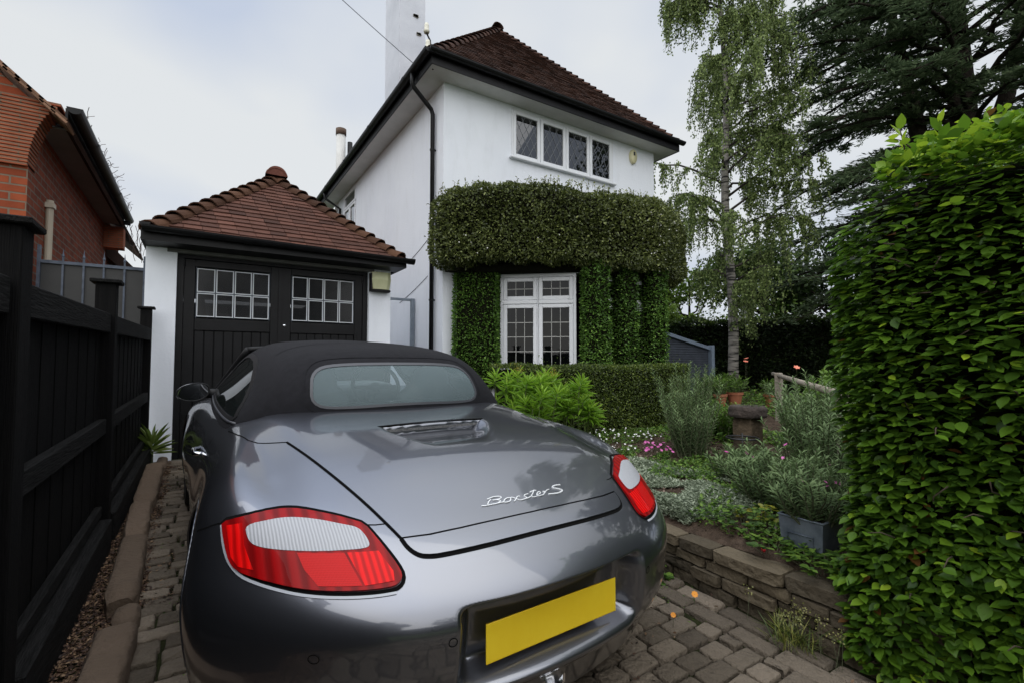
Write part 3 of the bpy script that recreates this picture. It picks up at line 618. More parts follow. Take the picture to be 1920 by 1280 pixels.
# rear-view mirror and door mirrors
m_ = MB(); m_.box(-.11, .11, 2.94, 2.97, 1.12, 1.18, bev=.02); m_.build('inner_mirror', RUBBER, car, True, True)
def door_mirror(s_):
    out = [(-.955, .918), (-.945, .945), (-.91, .972), (-.86, .985), (-.80, .983), (-.772, .965), (-.765, .93), (-.785, .89), (-.83, .866), (-.89, .864), (-.935, .88), (-.952, .900)]
    out = smoothpoly([(-s_ * a, z) for a, z in out], 2); c = out.mean(0); n = len(out); m_ = MB(); vs = []
    for (k, yo) in ((1.0, 2.745), (1.02, 2.76), (1.0, 2.80), (.86, 2.85), (.55, 2.885), (.05, 2.90)): vs += [(c[0] + (p[0] - c[0]) * k, yo, c[1] + (p[1] - c[1]) * k) for p in out]
    m_.add(vs, [(i * n + j, i * n + (j + 1) % n, (i + 1) * n + (j + 1) % n, (i + 1) * n + j) for i in range(5) for j in range(n)])
    o = m_.build('door_mirror', PAINT, car, True, True)
    m_ = MB(); vs = []
    for (k, yo) in ((1.0, 2.745), (.93, 2.742), (.9, 2.752)): vs += [(c[0] + (p[0] - c[0]) * k, yo, c[1] + (p[1] - c[1]) * k) for p in out]
    m_.add(vs, [(i * n + j, i * n + (j + 1) % n, (i + 1) * n + (j + 1) % n, (i + 1) * n + j) for i in range(2) for j in range(n)]); m_.build('mirror_rim', RUBBER, o, True, True)
    m_ = MB(); m_.add([(c[0] + (p[0] - c[0]) * .9, 2.752, c[1] + (p[1] - c[1]) * .9) for p in out], [tuple(range(n))]); m_.build('mirror_glass', M('mirror glass', (.55, .57, .6), rough=.01, metal=1), o, local=True)
    m_ = MB(); m_.tube([(s_ * .79, 2.82, .91), (s_ * .70, 2.84, .90)], [.03, .035], 10); m_.add([(s_ * .70, 2.70, .89), (s_ * .745, 2.95, .89), (s_ * .62, 2.95, 1.06)], [(0, 1, 2)]); m_.build('mirror_arm', RUBBER, o, True, True)
door_mirror(-1); door_mirror(1)
for s_ in (-1, 1):
    P = project(fbody, [(1.86, .70), (2.02, .70)], 'xl' if s_ < 0 else 'xr'); m_ = MB()
    m_.tube([P[0], P[0] + (s_ * .03, .02, 0), P[1] + (s_ * .03, -.02, 0), P[1]], .011, 10); m_.build('door_handle', CHROME, car, True, True)
    # headlight at the front
    L = [(s_ * (.62 + .11 * math.cos(a)), 3.78 + .20 * math.sin(a)) for a in np.linspace(0, 2 * math.pi, 24, endpoint=False)]
    conform('headlight', np.array(L), 'z', fbody, CLEARLENS, car, lift=.004, step=.03)
# wheels
def wheel(name, x, y, z, r, w):
    s_ = 1 if x > 0 else -1; t = MB(); rr = r * .70
    t.lathe([(rr, -w / 2 + .01), (r * .93, -w / 2), (r * .985, -w / 2 + .025), (r, -w / 2 + .05), (r, w / 2 - .05), (r * .985, w / 2 - .025), (r * .93, w / 2), (rr, w / 2 - .01)], (0, 0, 0), 'x', 56)
    wh = bpy.data.objects.new(name, None); col.objects.link(wh); wh.parent = car; wh.location = (x - s_ * w / 2, y, z); ORG[wh.name] = np.zeros(3)
    t.build('tyre', TYRE, wh, True, True)
    m_ = MB(); h = s_ * (w / 2 - .012); m_.lathe([(rr, -w / 2 + .02), (rr * .95, 0), (rr * .94, h - s_ * .02), (rr, h)], (0, 0, 0), 'x', 56)
    for k in range(5):
        a = 2 * math.pi * k / 5 + .3
        for da in (-.13, .13):
            ca, sa = math.cos(a + da), math.sin(a + da); cb_, sb_ = math.cos(a + da * 1.2), math.sin(a + da * 1.2)
            m_.tube([(h - s_ * .035, .05 * ca, .05 * sa), (h - s_ * .01, .12 * ca, .12 * sa), (h - s_ * .006, rr * .97 * cb_, rr * .97 * sb_)], [.020, .014, .012], 8)
    m_.lathe([(.001, h - s_ * .012), (.04, h - s_ * .014), (.055, h - s_ * .04)], (0, 0, 0), 'x', 24); m_.build('rim', ALLOY, wh, True, True)
    m_ = MB(); m_.lathe([(.001, h - s_ * .09), (.155, h - s_ * .09), (.155, h - s_ * .11)], (0, 0, 0), 'x', 32); m_.build('brake_disc', M('brake disc', (.2, .2, .2), rough=.35, metal=1), wh, True, True)
for s_ in (-1, 1):
    wheel('wheel', s_ * .905, 1.0, .325, .325, .255); wheel('wheel', s_ * .872, 3.41, .320, .320, .225)
# ------------------------------------------------------------------ ground
def gz(x, y): return .05 * min(max(y, -6.), 7.)
def bedz(x, y): return .33 + .035 * min(max(y, -4), 9)
def sheet(name, x0, x1, y0, y1, nx, ny, fz, mat, kind='structure', rough=0.0, seed=1):
    rg = np.random.default_rng(seed); m_ = MB(); vs = []
    for i in range(nx + 1):
        for j in range(ny + 1):
            x = x0 + (x1 - x0) * i / nx; y = y0 + (y1 - y0) * j / ny; vs.append((x, y, fz(x, y) + rough * (rg.random() - .5)))
    m_.add(vs, [(i * (ny + 1) + j, (i + 1) * (ny + 1) + j, (i + 1) * (ny + 1) + j + 1, i * (ny + 1) + j + 1) for i in range(nx) for j in range(ny)])
    o = m_.build(name, mat, None, True); o['kind'] = kind; return o
SOIL = M('garden soil', (.030, .021, .015), (.11, .078, .057), rough=1, scale=14, bump=1, bscale=60, bdist=.02, detail=9, spec=.1)
GRASSM = M('rough grass ground', (.03, .05, .015), (.06, .08, .03), rough=1, scale=3, bump=1, bscale=30, bdist=.02, spec=.1)
gx = list(np.linspace(-120, -3, 8)) + list(np.linspace(-2, 14, 33)) + list(np.linspace(20, 120, 8)); gy = list(np.linspace(-60, -4, 8)) + list(np.linspace(-3, 12, 31)) + list(np.linspace(16, 160, 12))
m_ = MB(); m_.add([(x, y, gz(x, y) - .012) for x in gx for y in gy], [(i * len(gy) + j, (i + 1) * len(gy) + j, (i + 1) * len(gy) + j + 1, i * len(gy) + j + 1) for i in range(len(gx) - 1) for j in range(len(gy) - 1)])
tag(m_.build('ground', GRASSM, None, True), kind='structure')
tag(sheet('driveway_base', -.62, 2.34, -1.5, 6.2, 20, 50, lambda x, y: gz(x, y) + .0, M('mossy joint soil', (.008, .007, .005), (.030, .034, .012), rough=1, scale=9, bump=1, bscale=80, bdist=.01, spec=.1)), kind='structure')
# stone setts: rows across the drive, two edge courses along the wall
SETT = M('worn stone setts', (.075, .060, .044), (.42, .335, .25), rough=.9, scale=26, bump=1, bscale=55, bdist=.016, attr=True, cmid=(.215, .175, .133), spec=.3, detail=9)
rs = random.Random(5)
def sett(mb, cx, cy, lx, ly, rot=0.0):
    n = 12; pts = []; hx, hy = lx / 2, ly / 2
    for k in range(n):
        a = 2 * math.pi * (k + .5) / n; c, s_ = math.cos(a), math.sin(a)
        u = math.copysign(abs(c)**.17, c) * hx + rs.uniform(-.004, .004); w = math.copysign(abs(s_)**.17, s_) * hy + rs.uniform(-.004, .004)
        pts.append((u * math.cos(rot) - w * math.sin(rot), u * math.sin(rot) + w * math.cos(rot)))
    tz = rs.uniform(.016, .030); tx, ty = rs.uniform(-.03, .03), rs.uniform(-.03, .03); vs = []
    for (k, dz) in ((1.03, -.02), (1.0, tz - .008), (.955, tz - .001), (.86, tz + rs.uniform(-.001, .001)), (.45, tz + .002)):
        for (u, w) in pts: vs.append((cx + u * k, cy + w * k, gz(cx, cy + w * k) + dz + (u * tx + w * ty if dz > 0 else 0) + (rs.uniform(-.0015, .0015) if k < 1 else 0)))
    vs.append((cx, cy, gz(cx, cy) + tz + .003))
    fs = [(i * n + k, i * n + (k + 1) % n, (i + 1) * n + (k + 1) % n, (i + 1) * n + k) for i in range(4) for k in range(n)] + [(4 * n + k, 4 * n + (k + 1) % n, 5 * n) for k in range(n)]
    mb.add(vs, fs, rs.random())
m_ = MB(); y = -.6; row = 0
while y < 5.95:
    h = rs.uniform(.090, .115); x = -.20 - rs.uniform(0, .12)
    while x < 2.0:
        l = rs.uniform(.12, .19); 
        if x + l > 2.04: l = 2.04 - x
        if l > .05: sett(m_, x + l / 2, y + h / 2, l - .014, h - .013, rs.uniform(-.04, .04))
        x += l
    y += h
for xc in (2.10, 2.215):
    y = -.6
    while y < 5.9:
        l = rs.uniform(.18, .27); sett(m_, xc + rs.uniform(-.006, .006), y + l / 2, .10, l - .014, rs.uniform(-.03, .03)); y += l
tag(m_.build('driveway', SETT, None, True), kind='structure')
m_ = MB(); m_.box(-.25, 2.3, 5.92, 6.14, .27, .312, bev=.008); tag(m_.build('garage_threshold', M('concrete step', (.10, .09, .08), (.17, .15, .13), scale=9, rough=.9, bump=.6, bscale=60), None), kind='structure')
# garden bed ground, behind the low wall
def bedf(x, y): return bedz(x, y) - (.06 * max(0, (2.5 - x) / .1) if x < 2.5 else 0) + .02 * math.sin(3.1 * x + y * 2.3) * math.cos(2.7 * y)
sheet('garden_bed', 2.40, 16, .3, 13, 120, 110, bedf, SOIL, rough=.022)

# ------------------------------------------------------------------ roofs
TILEM = M('old clay roof tiles', (.050, .024, .018), (.245, .108, .078), rough=.9, scale=7, attr=True, cmid=(.140, .062, .044), bump=.9, bscale=55, bdist=.006, spec=.2, detail=8)
TILEH = M('weathered hip tiles', (.045, .022, .014), (.20, .115, .065), rough=.95, scale=9, attr=True, cmid=(.10, .050, .030), bump=1, bscale=40, bdist=.008, spec=.15, detail=9)
TILED = M('dark clay roof tiles', (.028, .016, .013), (.155, .072, .052), rough=.95, scale=6, attr=True, cmid=(.080, .040, .029), bump=.9, bscale=50, bdist=.006, spec=.15, detail=8)
def tiles(mb, P0, U, V, poly, tw, tg, th, rg):
    """courses of plain tiles on the plane P0 + u*U + v*V (V up the slope), clipped to the polygon poly in (u,v)"""
    P0, U, V = [np.array(a, float) for a in (P0, U, V)]; U /= np.linalg.norm(U); V /= np.linalg.norm(V); N = np.cross(U, V); N /= np.linalg.norm(N)
    if N[2] < 0: N = -N
    vmax = max(p[1] for p in poly); k = 0; v = 0
    def rng_u(v):
        xs = []
        for i in range(len(poly)):
            a, b = poly[i - 1], poly[i]
            if (a[1] - v) * (b[1] - v) <= 0 and a[1] != b[1]: xs.append(a[0] + (b[0] - a[0]) * (v - a[1]) / (b[1] - a[1]))
        return (min(xs), max(xs)) if len(xs) > 1 else None
    while v < vmax - .02:
        r0 = rng_u(v + .001); r1 = rng_u(min(v + tg, vmax - .001))
        if not r0 or not r1: break
        u = r0[0] - (tw / 2 if k % 2 else 0)
        while u < r0[1]:
            a, b = max(u + .002, r0[0]), min(u + tw - .002, r0[1]); a2, b2 = max(u + .002, r1[0]), min(u + tw - .002, r1[1])
            if b - a > .01:
                if b2 <= a2: a2 = b2 = min(max((a + b) / 2, r1[0]), r1[1])
                dz = rg.uniform(0, .006); lf = rg.uniform(-.003, .003); v0 = v - .012 + rg.uniform(-.004, .004)
                q = [P0 + U * a + V * v0 + N * (th + dz + lf), P0 + U * b + V * v0 + N * (th + dz - lf), P0 + U * b2 + V * (v + tg) + N * .004, P0 + U * a2 + V * (v + tg) + N * .004,
                     P0 + U * a + V * v0 + N * (dz), P0 + U * b + V * v0 + N * (dz)]
                mb.add(q, [(0, 1, 2, 3), (0, 4, 5, 1), (4, 0, 3), (5, 2, 1)], min(1, max(0, rg.gauss(.45, .22))))
            u += tw
        v += tg; k += 1
def hiptiles(name, A, B, n, rad, mat, parent, rg, up=(0, 0, 1)):
    """overlapping half-round tiles from A (low) to B (high)"""
    A, B = np.array(A, float), np.array(B, float); D = (B - A) / n; L = np.linalg.norm(D); d = D / L; w = np.cross(d, up); w /= np.linalg.norm(w); u = np.cross(w, d)
    mb = MB()
    for i in range(n):
        p = A + D * i; r = rg.random(); vs = []; tilt = rg.uniform(-.03, .03); K = 9
        for (s_, ra, lift) in ((-.04, rad * 1.10, .020), (.5, rad, .006), (1.15, rad * .92, -.012)):
            for lay in (0, .016):
                for k in range(K):
                    a = math.pi * (k / (K - 1)) * .92 + math.pi * .04; vs.append(p + D * s_ + w * ((ra - lay) * math.cos(a) + tilt * .2) + u * ((ra - lay) * math.sin(a) * .85 + lift - rad * .62))
        fs = []
        for q in range(2):
            b0, b1 = q * 2 * K, (q + 1) * 2 * K
            fs += [(b0 + k, b0 + k + 1, b1 + k + 1, b1 + k) for k in range(K - 1)]
        fs += [(k, K + k, K + k + 1, k + 1) for k in range(K - 1)]
        fs += [(K + k, 3 * K + k, 3 * K + k + 1, K + k + 1) for k in range(K - 1)]
        mb.add(vs, fs, r)
    return mb.build(name, mat, parent, False)
def gutter(name, pts, mat, parent, rad=.055):
    """half-round gutter running through pts"""
    mb = MB(); pts = [np.array(p, float) for p in pts]
    for i in range(len(pts) - 1):
        a, b = pts[i], pts[i + 1]; d = (b - a) / np.linalg.norm(b - a); w = np.cross(d, (0, 0, 1)); K = 10; vs = []
        for p in (a, b):
            for rr in (rad, rad - .006):
                for k in range(K): t = math.pi * k / (K - 1); vs.append(p + w * rr * math.cos(t) - np.array((0, 0, 1)) * rr * math.sin(t))
        fs = [(k, k + 1, 2 * K + k + 1, 2 * K + k) for k in range(K - 1)] + [(K + k, K + k + 1, 3 * K + k + 1, 3 * K + k) for k in range(K - 1)] + [(0, K, 3 * K, 2 * K), (K - 1, 2 * K - 1, 4 * K - 1, 3 * K - 1)]
        fs += [tuple(range(K)), tuple(range(2 * K, 3 * K))]
        mb.add(vs, fs)
        L = np.linalg.norm(b - a)
        for s_ in np.arange(.9, L, 1.8):     # joints
            c = a + d * s_; K2 = 10; vs = []
            for q in (-.04, .04):
                for k in range(K2): t = math.pi * k / (K2 - 1); vs.append(c + d * q + w * (rad + .006) * math.cos(t) - np.array((0, 0, 1)) * (rad + .006) * math.sin(t))
            mb.add(vs, [(k, k + 1, K2 + k + 1, K2 + k) for k in range(K2 - 1)])
    return mb.build(name, mat, parent, False)

# ------------------------------------------------------------------ garage
GX0, GX1, GY = -.48, 2.08, 6.15
gar = empty('garage', (.8, GY, .3), 'white rendered garage with black timber double doors and a hipped clay tile roof', 'garage')
m_ = MB(); m_.box(GX0, -.215, GY, GY + .3, .25, 2.50); m_.build('pillar', RENDERW, gar)
m_ = MB(); m_.box(1.80, GX1, GY, GY + .3, .25, 2.50); m_.build('pillar', RENDERW, gar)
m_ = MB(); m_.box(GX0, GX0 + .2, GY + .302, 11.5, .2, 2.50); m_.box(GX1 - .2, GX1, GY + .302, 11.5, .2, 2.50); m_.box(GX0, GX1, 11.502, 11.7, .2, 2.50); m_.build('wall', RENDERW, gar)
m_ = MB(); m_.box(GX0 + .2, GX1 - .2, GY + .5, 11.5, .2, .29); m_.build('garage_floor', M('dusty concrete', (.05, .05, .05), (.09, .09, .085), rough=.9), gar)
# lintel, frame
m_ = MB(); m_.box(-.213, 1.798, GY + .06, GY + .14, 2.425, 2.50); m_.box(-.213, -.155, GY + .06, GY + .14, .30, 2.423); m_.box(1.74, 1.798, GY + .06, GY + .14, .30, 2.423); m_.build('door_frame', BLACKPAINT, gar)
m_ = MB(); m_.box(-.30, 1.86, GY - .02, GY + .055, 2.462, 2.498); m_.build('drip_board', M('grey drip board', (.10, .10, .095), (.14, .14, .13), rough=.8), gar)
WHITEBAR = M('white painted glazing bar', (.62, .65, .68), rough=.5)
PANEG = glassmat('dusty garage pane', (.55, .55, .55), .45, rough=.12, base=(.022, .023, .025))
def gdoor(x0, x1, wx0, wx1, z0=.31, z1=2.42):
    y0 = GY + .075; zt, zb = 2.335, 1.80
    d = tag(bpy.data.objects.new('garage_door', None)); col.objects.link(d); d.parent = gar; ORG[d.name] = ORG[gar.name]
    m_ = MB()      # stiles and rails
    m_.box(x0, wx0 - .012, y0, y0 + .045, z0, z1, bev=.003); m_.box(wx1 + .012, x1, y0, y0 + .045, z0, z1, bev=.003)
    m_.box(wx0 - .010, wx1 + .010, y0, y0 + .045, zt + .012, z1, bev=.003); m_.box(wx0 - .010, wx1 + .010, y0, y0 + .045, 1.66, zb - .012, bev=.003); m_.box(wx0 - .010, wx1 + .010, y0, y0 + .045, z0, z0 + .18, bev=.003)
    m_.build('door_rail', BLACKPAINT, d)
    m_ = MB(); n = 8; w = (wx1 - wx0 + .02) / n
    for k in range(n): m_.box(wx0 - .010 + k * w + .003, wx0 - .010 + (k + 1) * w - .003, y0 + .018, y0 + .038, z0 + .182, 1.658, bev=.004)
    m_.box(wx0 - .01, wx1 + .01, y0 + .036, y0 + .042, z0 + .182, 1.658); m_.build('door_board', BLACKPAINT, d)
    cw = (wx1 - wx0) / 4; ch = (zt - zb) / 2
    for i in range(4):
        for j in range(2):
            a, b = wx0 + i * cw + .006, wx0 + (i + 1) * cw - .006; c, e = zb + j * ch + .006, zb + (j + 1) * ch - .006; g = .009; yy = y0 + .004
            m_ = MB(); m_.box(a, a + g, yy, yy + .02, c, e); m_.box(b - g, b, yy, yy + .02, c, e); m_.box(a + g, b - g, yy, yy + .02, c, c + g); m_.box(a + g, b - g, yy, yy + .02, e - g, e)
            f = m_.build('window', WHITEBAR, d)
            m_.__init__(); m_.box(a + g - .001, b - g + .001, yy + .011, yy + .014, c + g - .001, e - g + .001); m_.build('glass_pane', PANEG, d)
    m_ = MB()
    for i in range(5): 
        xx = min(max(wx0 + i * cw, wx0 - .004), wx1 + .004); m_.box(xx - .005, xx + .005, y0 + .008, y0 + .03, zb - .01, zt + .01)
    m_.box(wx0, wx1, y0 + .009, y0 + .029, zb + ch - .005, zb + ch + .005); m_.build('glazing_bar', M('dark blue glazing bar', (.03, .04, .055), rough=.6), d)
    hx = x0 if x0 < .5 else x1; sg = 1 if x0 < .5 else -1
    for zz in (2.37, .75): m_ = MB(); m_.box(min(hx, hx + sg * .42), max(hx, hx + sg * .42), y0 - .006, y0 - .0005, zz - .022, zz + .022); m_.tube([(hx, y0 - .008, zz - .04), (hx, y0 - .008, zz + .04)], .012, 8); m_.build('hinge', BLACKPAINT, d)
    return d
gdoor(-.153, .775, -.04, .672); dr = gdoor(.781, 1.738, .91, 1.63)
m_ = MB(); m_.box(.765, .80, GY + .062, GY + .074, .32, 2.41); m_.build('door_cover_strip', BLACKPAINT, gar)
m_ = MB(); m_.lathe([(.001, -.012), (.016, -.010), (.018, -.002), (.016, .004)], (.835, GY + .071, 1.745), 'y', 18); m_.build('lock', CHROME, gar, True)
# things seen dimly inside: leaning plank, shelf
m_ = MB(); m_.obox((.06, 6.60, 1.2), (.065, 0, 0), (0, .02, 0), (-.10, 0, 1.0)); o = m_.build('plank', M('bare pine plank', (.35, .24, .14), (.45, .32, .2), scale=5), None); tag(o, 'pale plank leaning behind the lower left garage window pane', 'plank')
# roof
GE, GZ_ = 5.86, 2.615; gxl, gxr = -.40 - .08, 2.08 + .08; gc = .82; ax_, az_ = 7.20, 3.80
m_ = MB(); rg = random.Random(3)
sl = math.hypot(ax_ - GE, az_ - GZ_); m_.cur = 0
tiles(m_, (0, GE, GZ_), (1, 0, 0), (0, ax_ - GE, az_ - GZ_), [(gxl, 0), (gxr, 0), (gc, sl)], .165, .092, .017, rg)
tiles(m_, (gxl, 0, GZ_), (0, -1, 0), (gc - gxl, 0, az_ - GZ_), [(-11.8, 0), (-GE, 0), (-ax_, math.hypot(gc - gxl, az_ - GZ_)), (-11.8, math.hypot(gc - gxl, az_ - GZ_))], .165, .10, .016, rg)
tiles(m_, (gxr, 0, GZ_), (0, 1, 0), (gc - gxr, 0, az_ - GZ_), [(GE, 0), (11.8, 0), (11.8, math.hypot(gc - gxr, az_ - GZ_)), (ax_, math.hypot(gc - gxr, az_ - GZ_))], .165, .10, .016, rg)
rf = m_.build('roof', TILEM, gar)
m_ = MB(); m_.add([(gxl, GE, GZ_ - .01), (gxr, GE, GZ_ - .01), (gc, ax_, az_ - .01), (gxl, 11.8, GZ_ - .01), (gxr, 11.8, GZ_ - .01), (gc, 11.8, az_ - .01)], [(0, 1, 2), (0, 2, 5, 3), (1, 4, 5, 2), (3, 5, 4)]); m_.build('roof_deck', DARKGAP, rf)
hiptiles('hip_tile', (gxl + .03, GE + .03, GZ_ + .04), (gc, ax_, az_ + .02), 13, .115, TILEH, rf, rg); hiptiles('hip_tile', (gxr - .03, GE + .03, GZ_ + .04), (gc, ax_, az_ + .02), 13, .115, TILEH, rf, rg)
hiptiles('ridge_tile', (gc, ax_ - .14, az_ + .045), (gc, 11.7, az_ + .045), 11, .125, M('red ridge tile', (.09, .03, .018), (.17, .06, .04), rough=.9, scale=12, bump=.5), rf, rg)
m_ = MB(); K = 14; m_.add([(gc, ax_ - .15, az_ + .0)] + [(gc + .125 * math.cos(math.pi * k / K), ax_ - .15, az_ + .0 + .125 * math.sin(math.pi * k / K)) for k in range(K + 1)], [(0, k + 1, k + 2) for k in range(K)]); m_.build('ridge_end', M('red ridge end tile', (.10, .03, .018), (.17, .06, .04), rough=.9), rf)
m_ = MB(); m_.box(gxl - .02, gxr + .02, GE - .015, GE + .012, 2.50, 2.615); m_.box(gxl - .02, gxl + .008, GE + .014, 11.7, 2.50, 2.612); m_.box(gxr - .008, gxr + .02, GE + .014, 11.7, 2.50, 2.612); m_.build('fascia', BLACKPAINT, gar)
m_ = MB(); m_.box(gxl + .009, gxr - .009, GE + .014, GY + .06, 2.502, 2.512); m_.build('soffit', BLACKPAINT, gar)
gutter('gutter', [(gxl - .005, GE - .075, 2.628), (gxr + .07, GE - .075, 2.60)], BLACKPAINT, gar)
gutter('gutter', [(gxl + .012, GE - .06, 2.665), (gxl + .012, 11.6, 2.665)], BLACKPAINT, gar, .045)
# security lamp on the right pillar
lp = empty('security_lamp', (1.93, GY, 2.2), 'cream faceted lamp box fixed under the garage eaves beside the black doors', 'lamp box')
m_ = MB(); P = [(1.815, 2.455, .0), (2.055, 2.455, .0)]
prof = [(.118, 2.455, .10), (.122, 2.36, .115), (.104, 2.24, .09)]
vs = []
for (w, z, d) in prof: vs += [(1.935 - w, GY - .002, z), (1.935 - w, GY - d * .7, z), (1.935 - w * .6, GY - d, z), (1.935 + w * .6, GY - d, z), (1.935 + w, GY - d * .7, z), (1.935 + w, GY - .002, z)]
m_.add(vs, [(i * 6 + k, i * 6 + (k + 1) % 6, (i + 1) * 6 + (k + 1) % 6, (i + 1) * 6 + k) for i in range(2) for k in range(6)] + [tuple(range(6)), tuple(range(12, 18))]); m_.build('lamp_cover', M('cream ribbed plastic', (.50, .52, .30), (.62, .62, .40), rough=.4, scale=4), lp)
m_ = MB(); m_.box(1.815, 2.05, GY - .10, GY - .001, 2.205, 2.238, bev=.01); m_.box(1.80, 1.815, GY - .08, GY - .001, 2.21, 2.44); m_.build('lamp_base', BLACKPAINT, lp)

# ------------------------------------------------------------------ house
HX0, HX1, HY, HYB, WZ = 2.98, 7.56, 6.5, 13.4, 5.50
hs = empty('house', (5.2, HY, .3), 'white rendered two storey house with a steep hipped tile roof and black gutters', 'house')
fx0, fx1, fz0, fz1 = 4.17, 6.43, 4.60, 5.44
m_ = MB(); m_.box(HX0, fx0, HY, HY + .3, .2, WZ); m_.box(fx1, HX1, HY, HY + .3, .2, WZ); m_.box(fx0, fx1, HY, HY + .3, fz1, WZ); m_.box(fx0, fx1, HY, HY + .3, 3.6, fz0)
m_.box(fx0, fx1, HY + .002, HY + .3, 2.75, 3.6); m_.box(HX1 - .3, HX1, HY + .3, HYB, .2, WZ); m_.box(HX0 + .3, HX1 - .3, HYB - .3, HYB, .2, WZ)
sy0, sy1, sz0, sz1 = 11.3, 12.35, 4.15, 5.42
m_.box(HX0, HX0 + .3, HY + .3, sy0, .2, WZ); m_.box(HX0, HX0 + .3, sy1, HYB, .2, WZ); m_.box(HX0, HX0 + .3, sy0, sy1, .2, sz0); m_.box(HX0, HX0 + .3, sy0, sy1, sz1, WZ)
m_.build('wall', RENDERW, hs)
m_ = MB(); m_.box(HX0 - .004, HX0 + .05, HY - .006, HY + .04, .3, 2.9); 
m_ = MB(); m_.box(fx0 - .4, fx1 + .4, HY + 1.5, HY + 1.52, 3.5, WZ); m_.build('room_wall', M('dim room wall', (.05, .048, .045), rough=.9), hs)
m_ = MB(); m_.box(HX0 + .3, HX1 - .3, HY + .3, HYB - .3, 2.95, 3.05); m_.box(HX0 + .3, HX1 - .3, HY + .3, HYB - .3, WZ - .04, WZ - .01); m_.build('inner_floor', M('dim floor', (.06, .05, .045), rough=.9), hs)
# eaves
EX0, EX1, EY0, EYB, EZ = HX0 - .33, HX1 + .33, HY - .33, HYB + .33, 5.50
m_ = MB(); m_.box(EX0, EX1, EY0, HY - .001, EZ - .012, EZ); m_.box(EX0, HX0 - .001, HY, EYB, EZ - .012, EZ); m_.box(HX1 + .001, EX1, HY, EYB, EZ - .012, EZ); m_.build('soffit', SOFFIT, hs)
m_ = MB(); m_.box(EX0 - .02, EX1 + .02, EY0 - .022, EY0 - .001, EZ - .02, EZ + .17); m_.box(EX0 - .022, EX0 - .001, EY0, EYB, EZ - .02, EZ + .17); m_.box(EX1 + .001, EX1 + .022, EY0, EYB, EZ - .02, EZ + .17); m_.build('fascia', BLACKPAINT, hs)
gutter('gutter', [(EX0 - .08, EY0 - .08, EZ + .15), (EX1 + .08, EY0 - .08, EZ + .15)], BLACKPAINT, hs, .062)
gutter('gutter', [(EX0 - .08, EY0 - .08, EZ + .15), (EX0 - .08, EYB, EZ + .15)], BLACKPAINT, hs, .062)
rc = (EX0 + EX1) / 2; ry, rz = 8.82, 8.55; rz0 = EZ + .17; rg = random.Random(8)
m_ = MB(); sl = math.hypot(ry - EY0, rz - rz0)
tiles(m_, (0, EY0 - .03, rz0), (1, 0, 0), (0, ry - EY0 + .03, rz - rz0), [(EX0 - .03, 0), (EX1 + .03, 0), (rc, sl)], .165, .10, .018, rg)
ss = math.hypot(rc - EX0, rz - rz0); ryb = HYB - 2.2
tiles(m_, (EX0 - .03, 0, rz0), (0, -1, 0), (rc - EX0 + .03, 0, rz - rz0), [(-EYB, 0), (-EY0, 0), (-ry, ss), (-ryb, ss)], .165, .10, .018, rg)
tiles(m_, (EX1 + .03, 0, rz0), (0, 1, 0), (rc - EX1 - .03, 0, rz - rz0), [(EY0, 0), (EYB, 0), (ryb, ss), (ry, ss)], .165, .10, .018, rg)
rf = m_.build('roof', TILED, hs)
m_ = MB(); m_.add([(EX0, EY0, rz0 - .01), (EX1, EY0, rz0 - .01), (rc, ry, rz - .01), (rc, ryb, rz - .01), (EX0, EYB, rz0 - .01), (EX1, EYB, rz0 - .01)], [(0, 1, 2), (0, 2, 3, 4), (1, 5, 3, 2), (4, 3, 5)]); m_.build('roof_deck', DARKGAP, rf)
hiptiles('hip_tile', (EX0, EY0, rz0 + .03), (rc, ry, rz + .02), 16, .115, TILED, rf, rg); hiptiles('hip_tile', (EX1, EY0, rz0 + .03), (rc, ry, rz + .02), 30, .10, TILED, rf, rg)
hiptiles('ridge_tile', (rc, ry - .1, rz + .04), (rc, ryb, rz + .04), 7, .12, TILED, rf, rg)
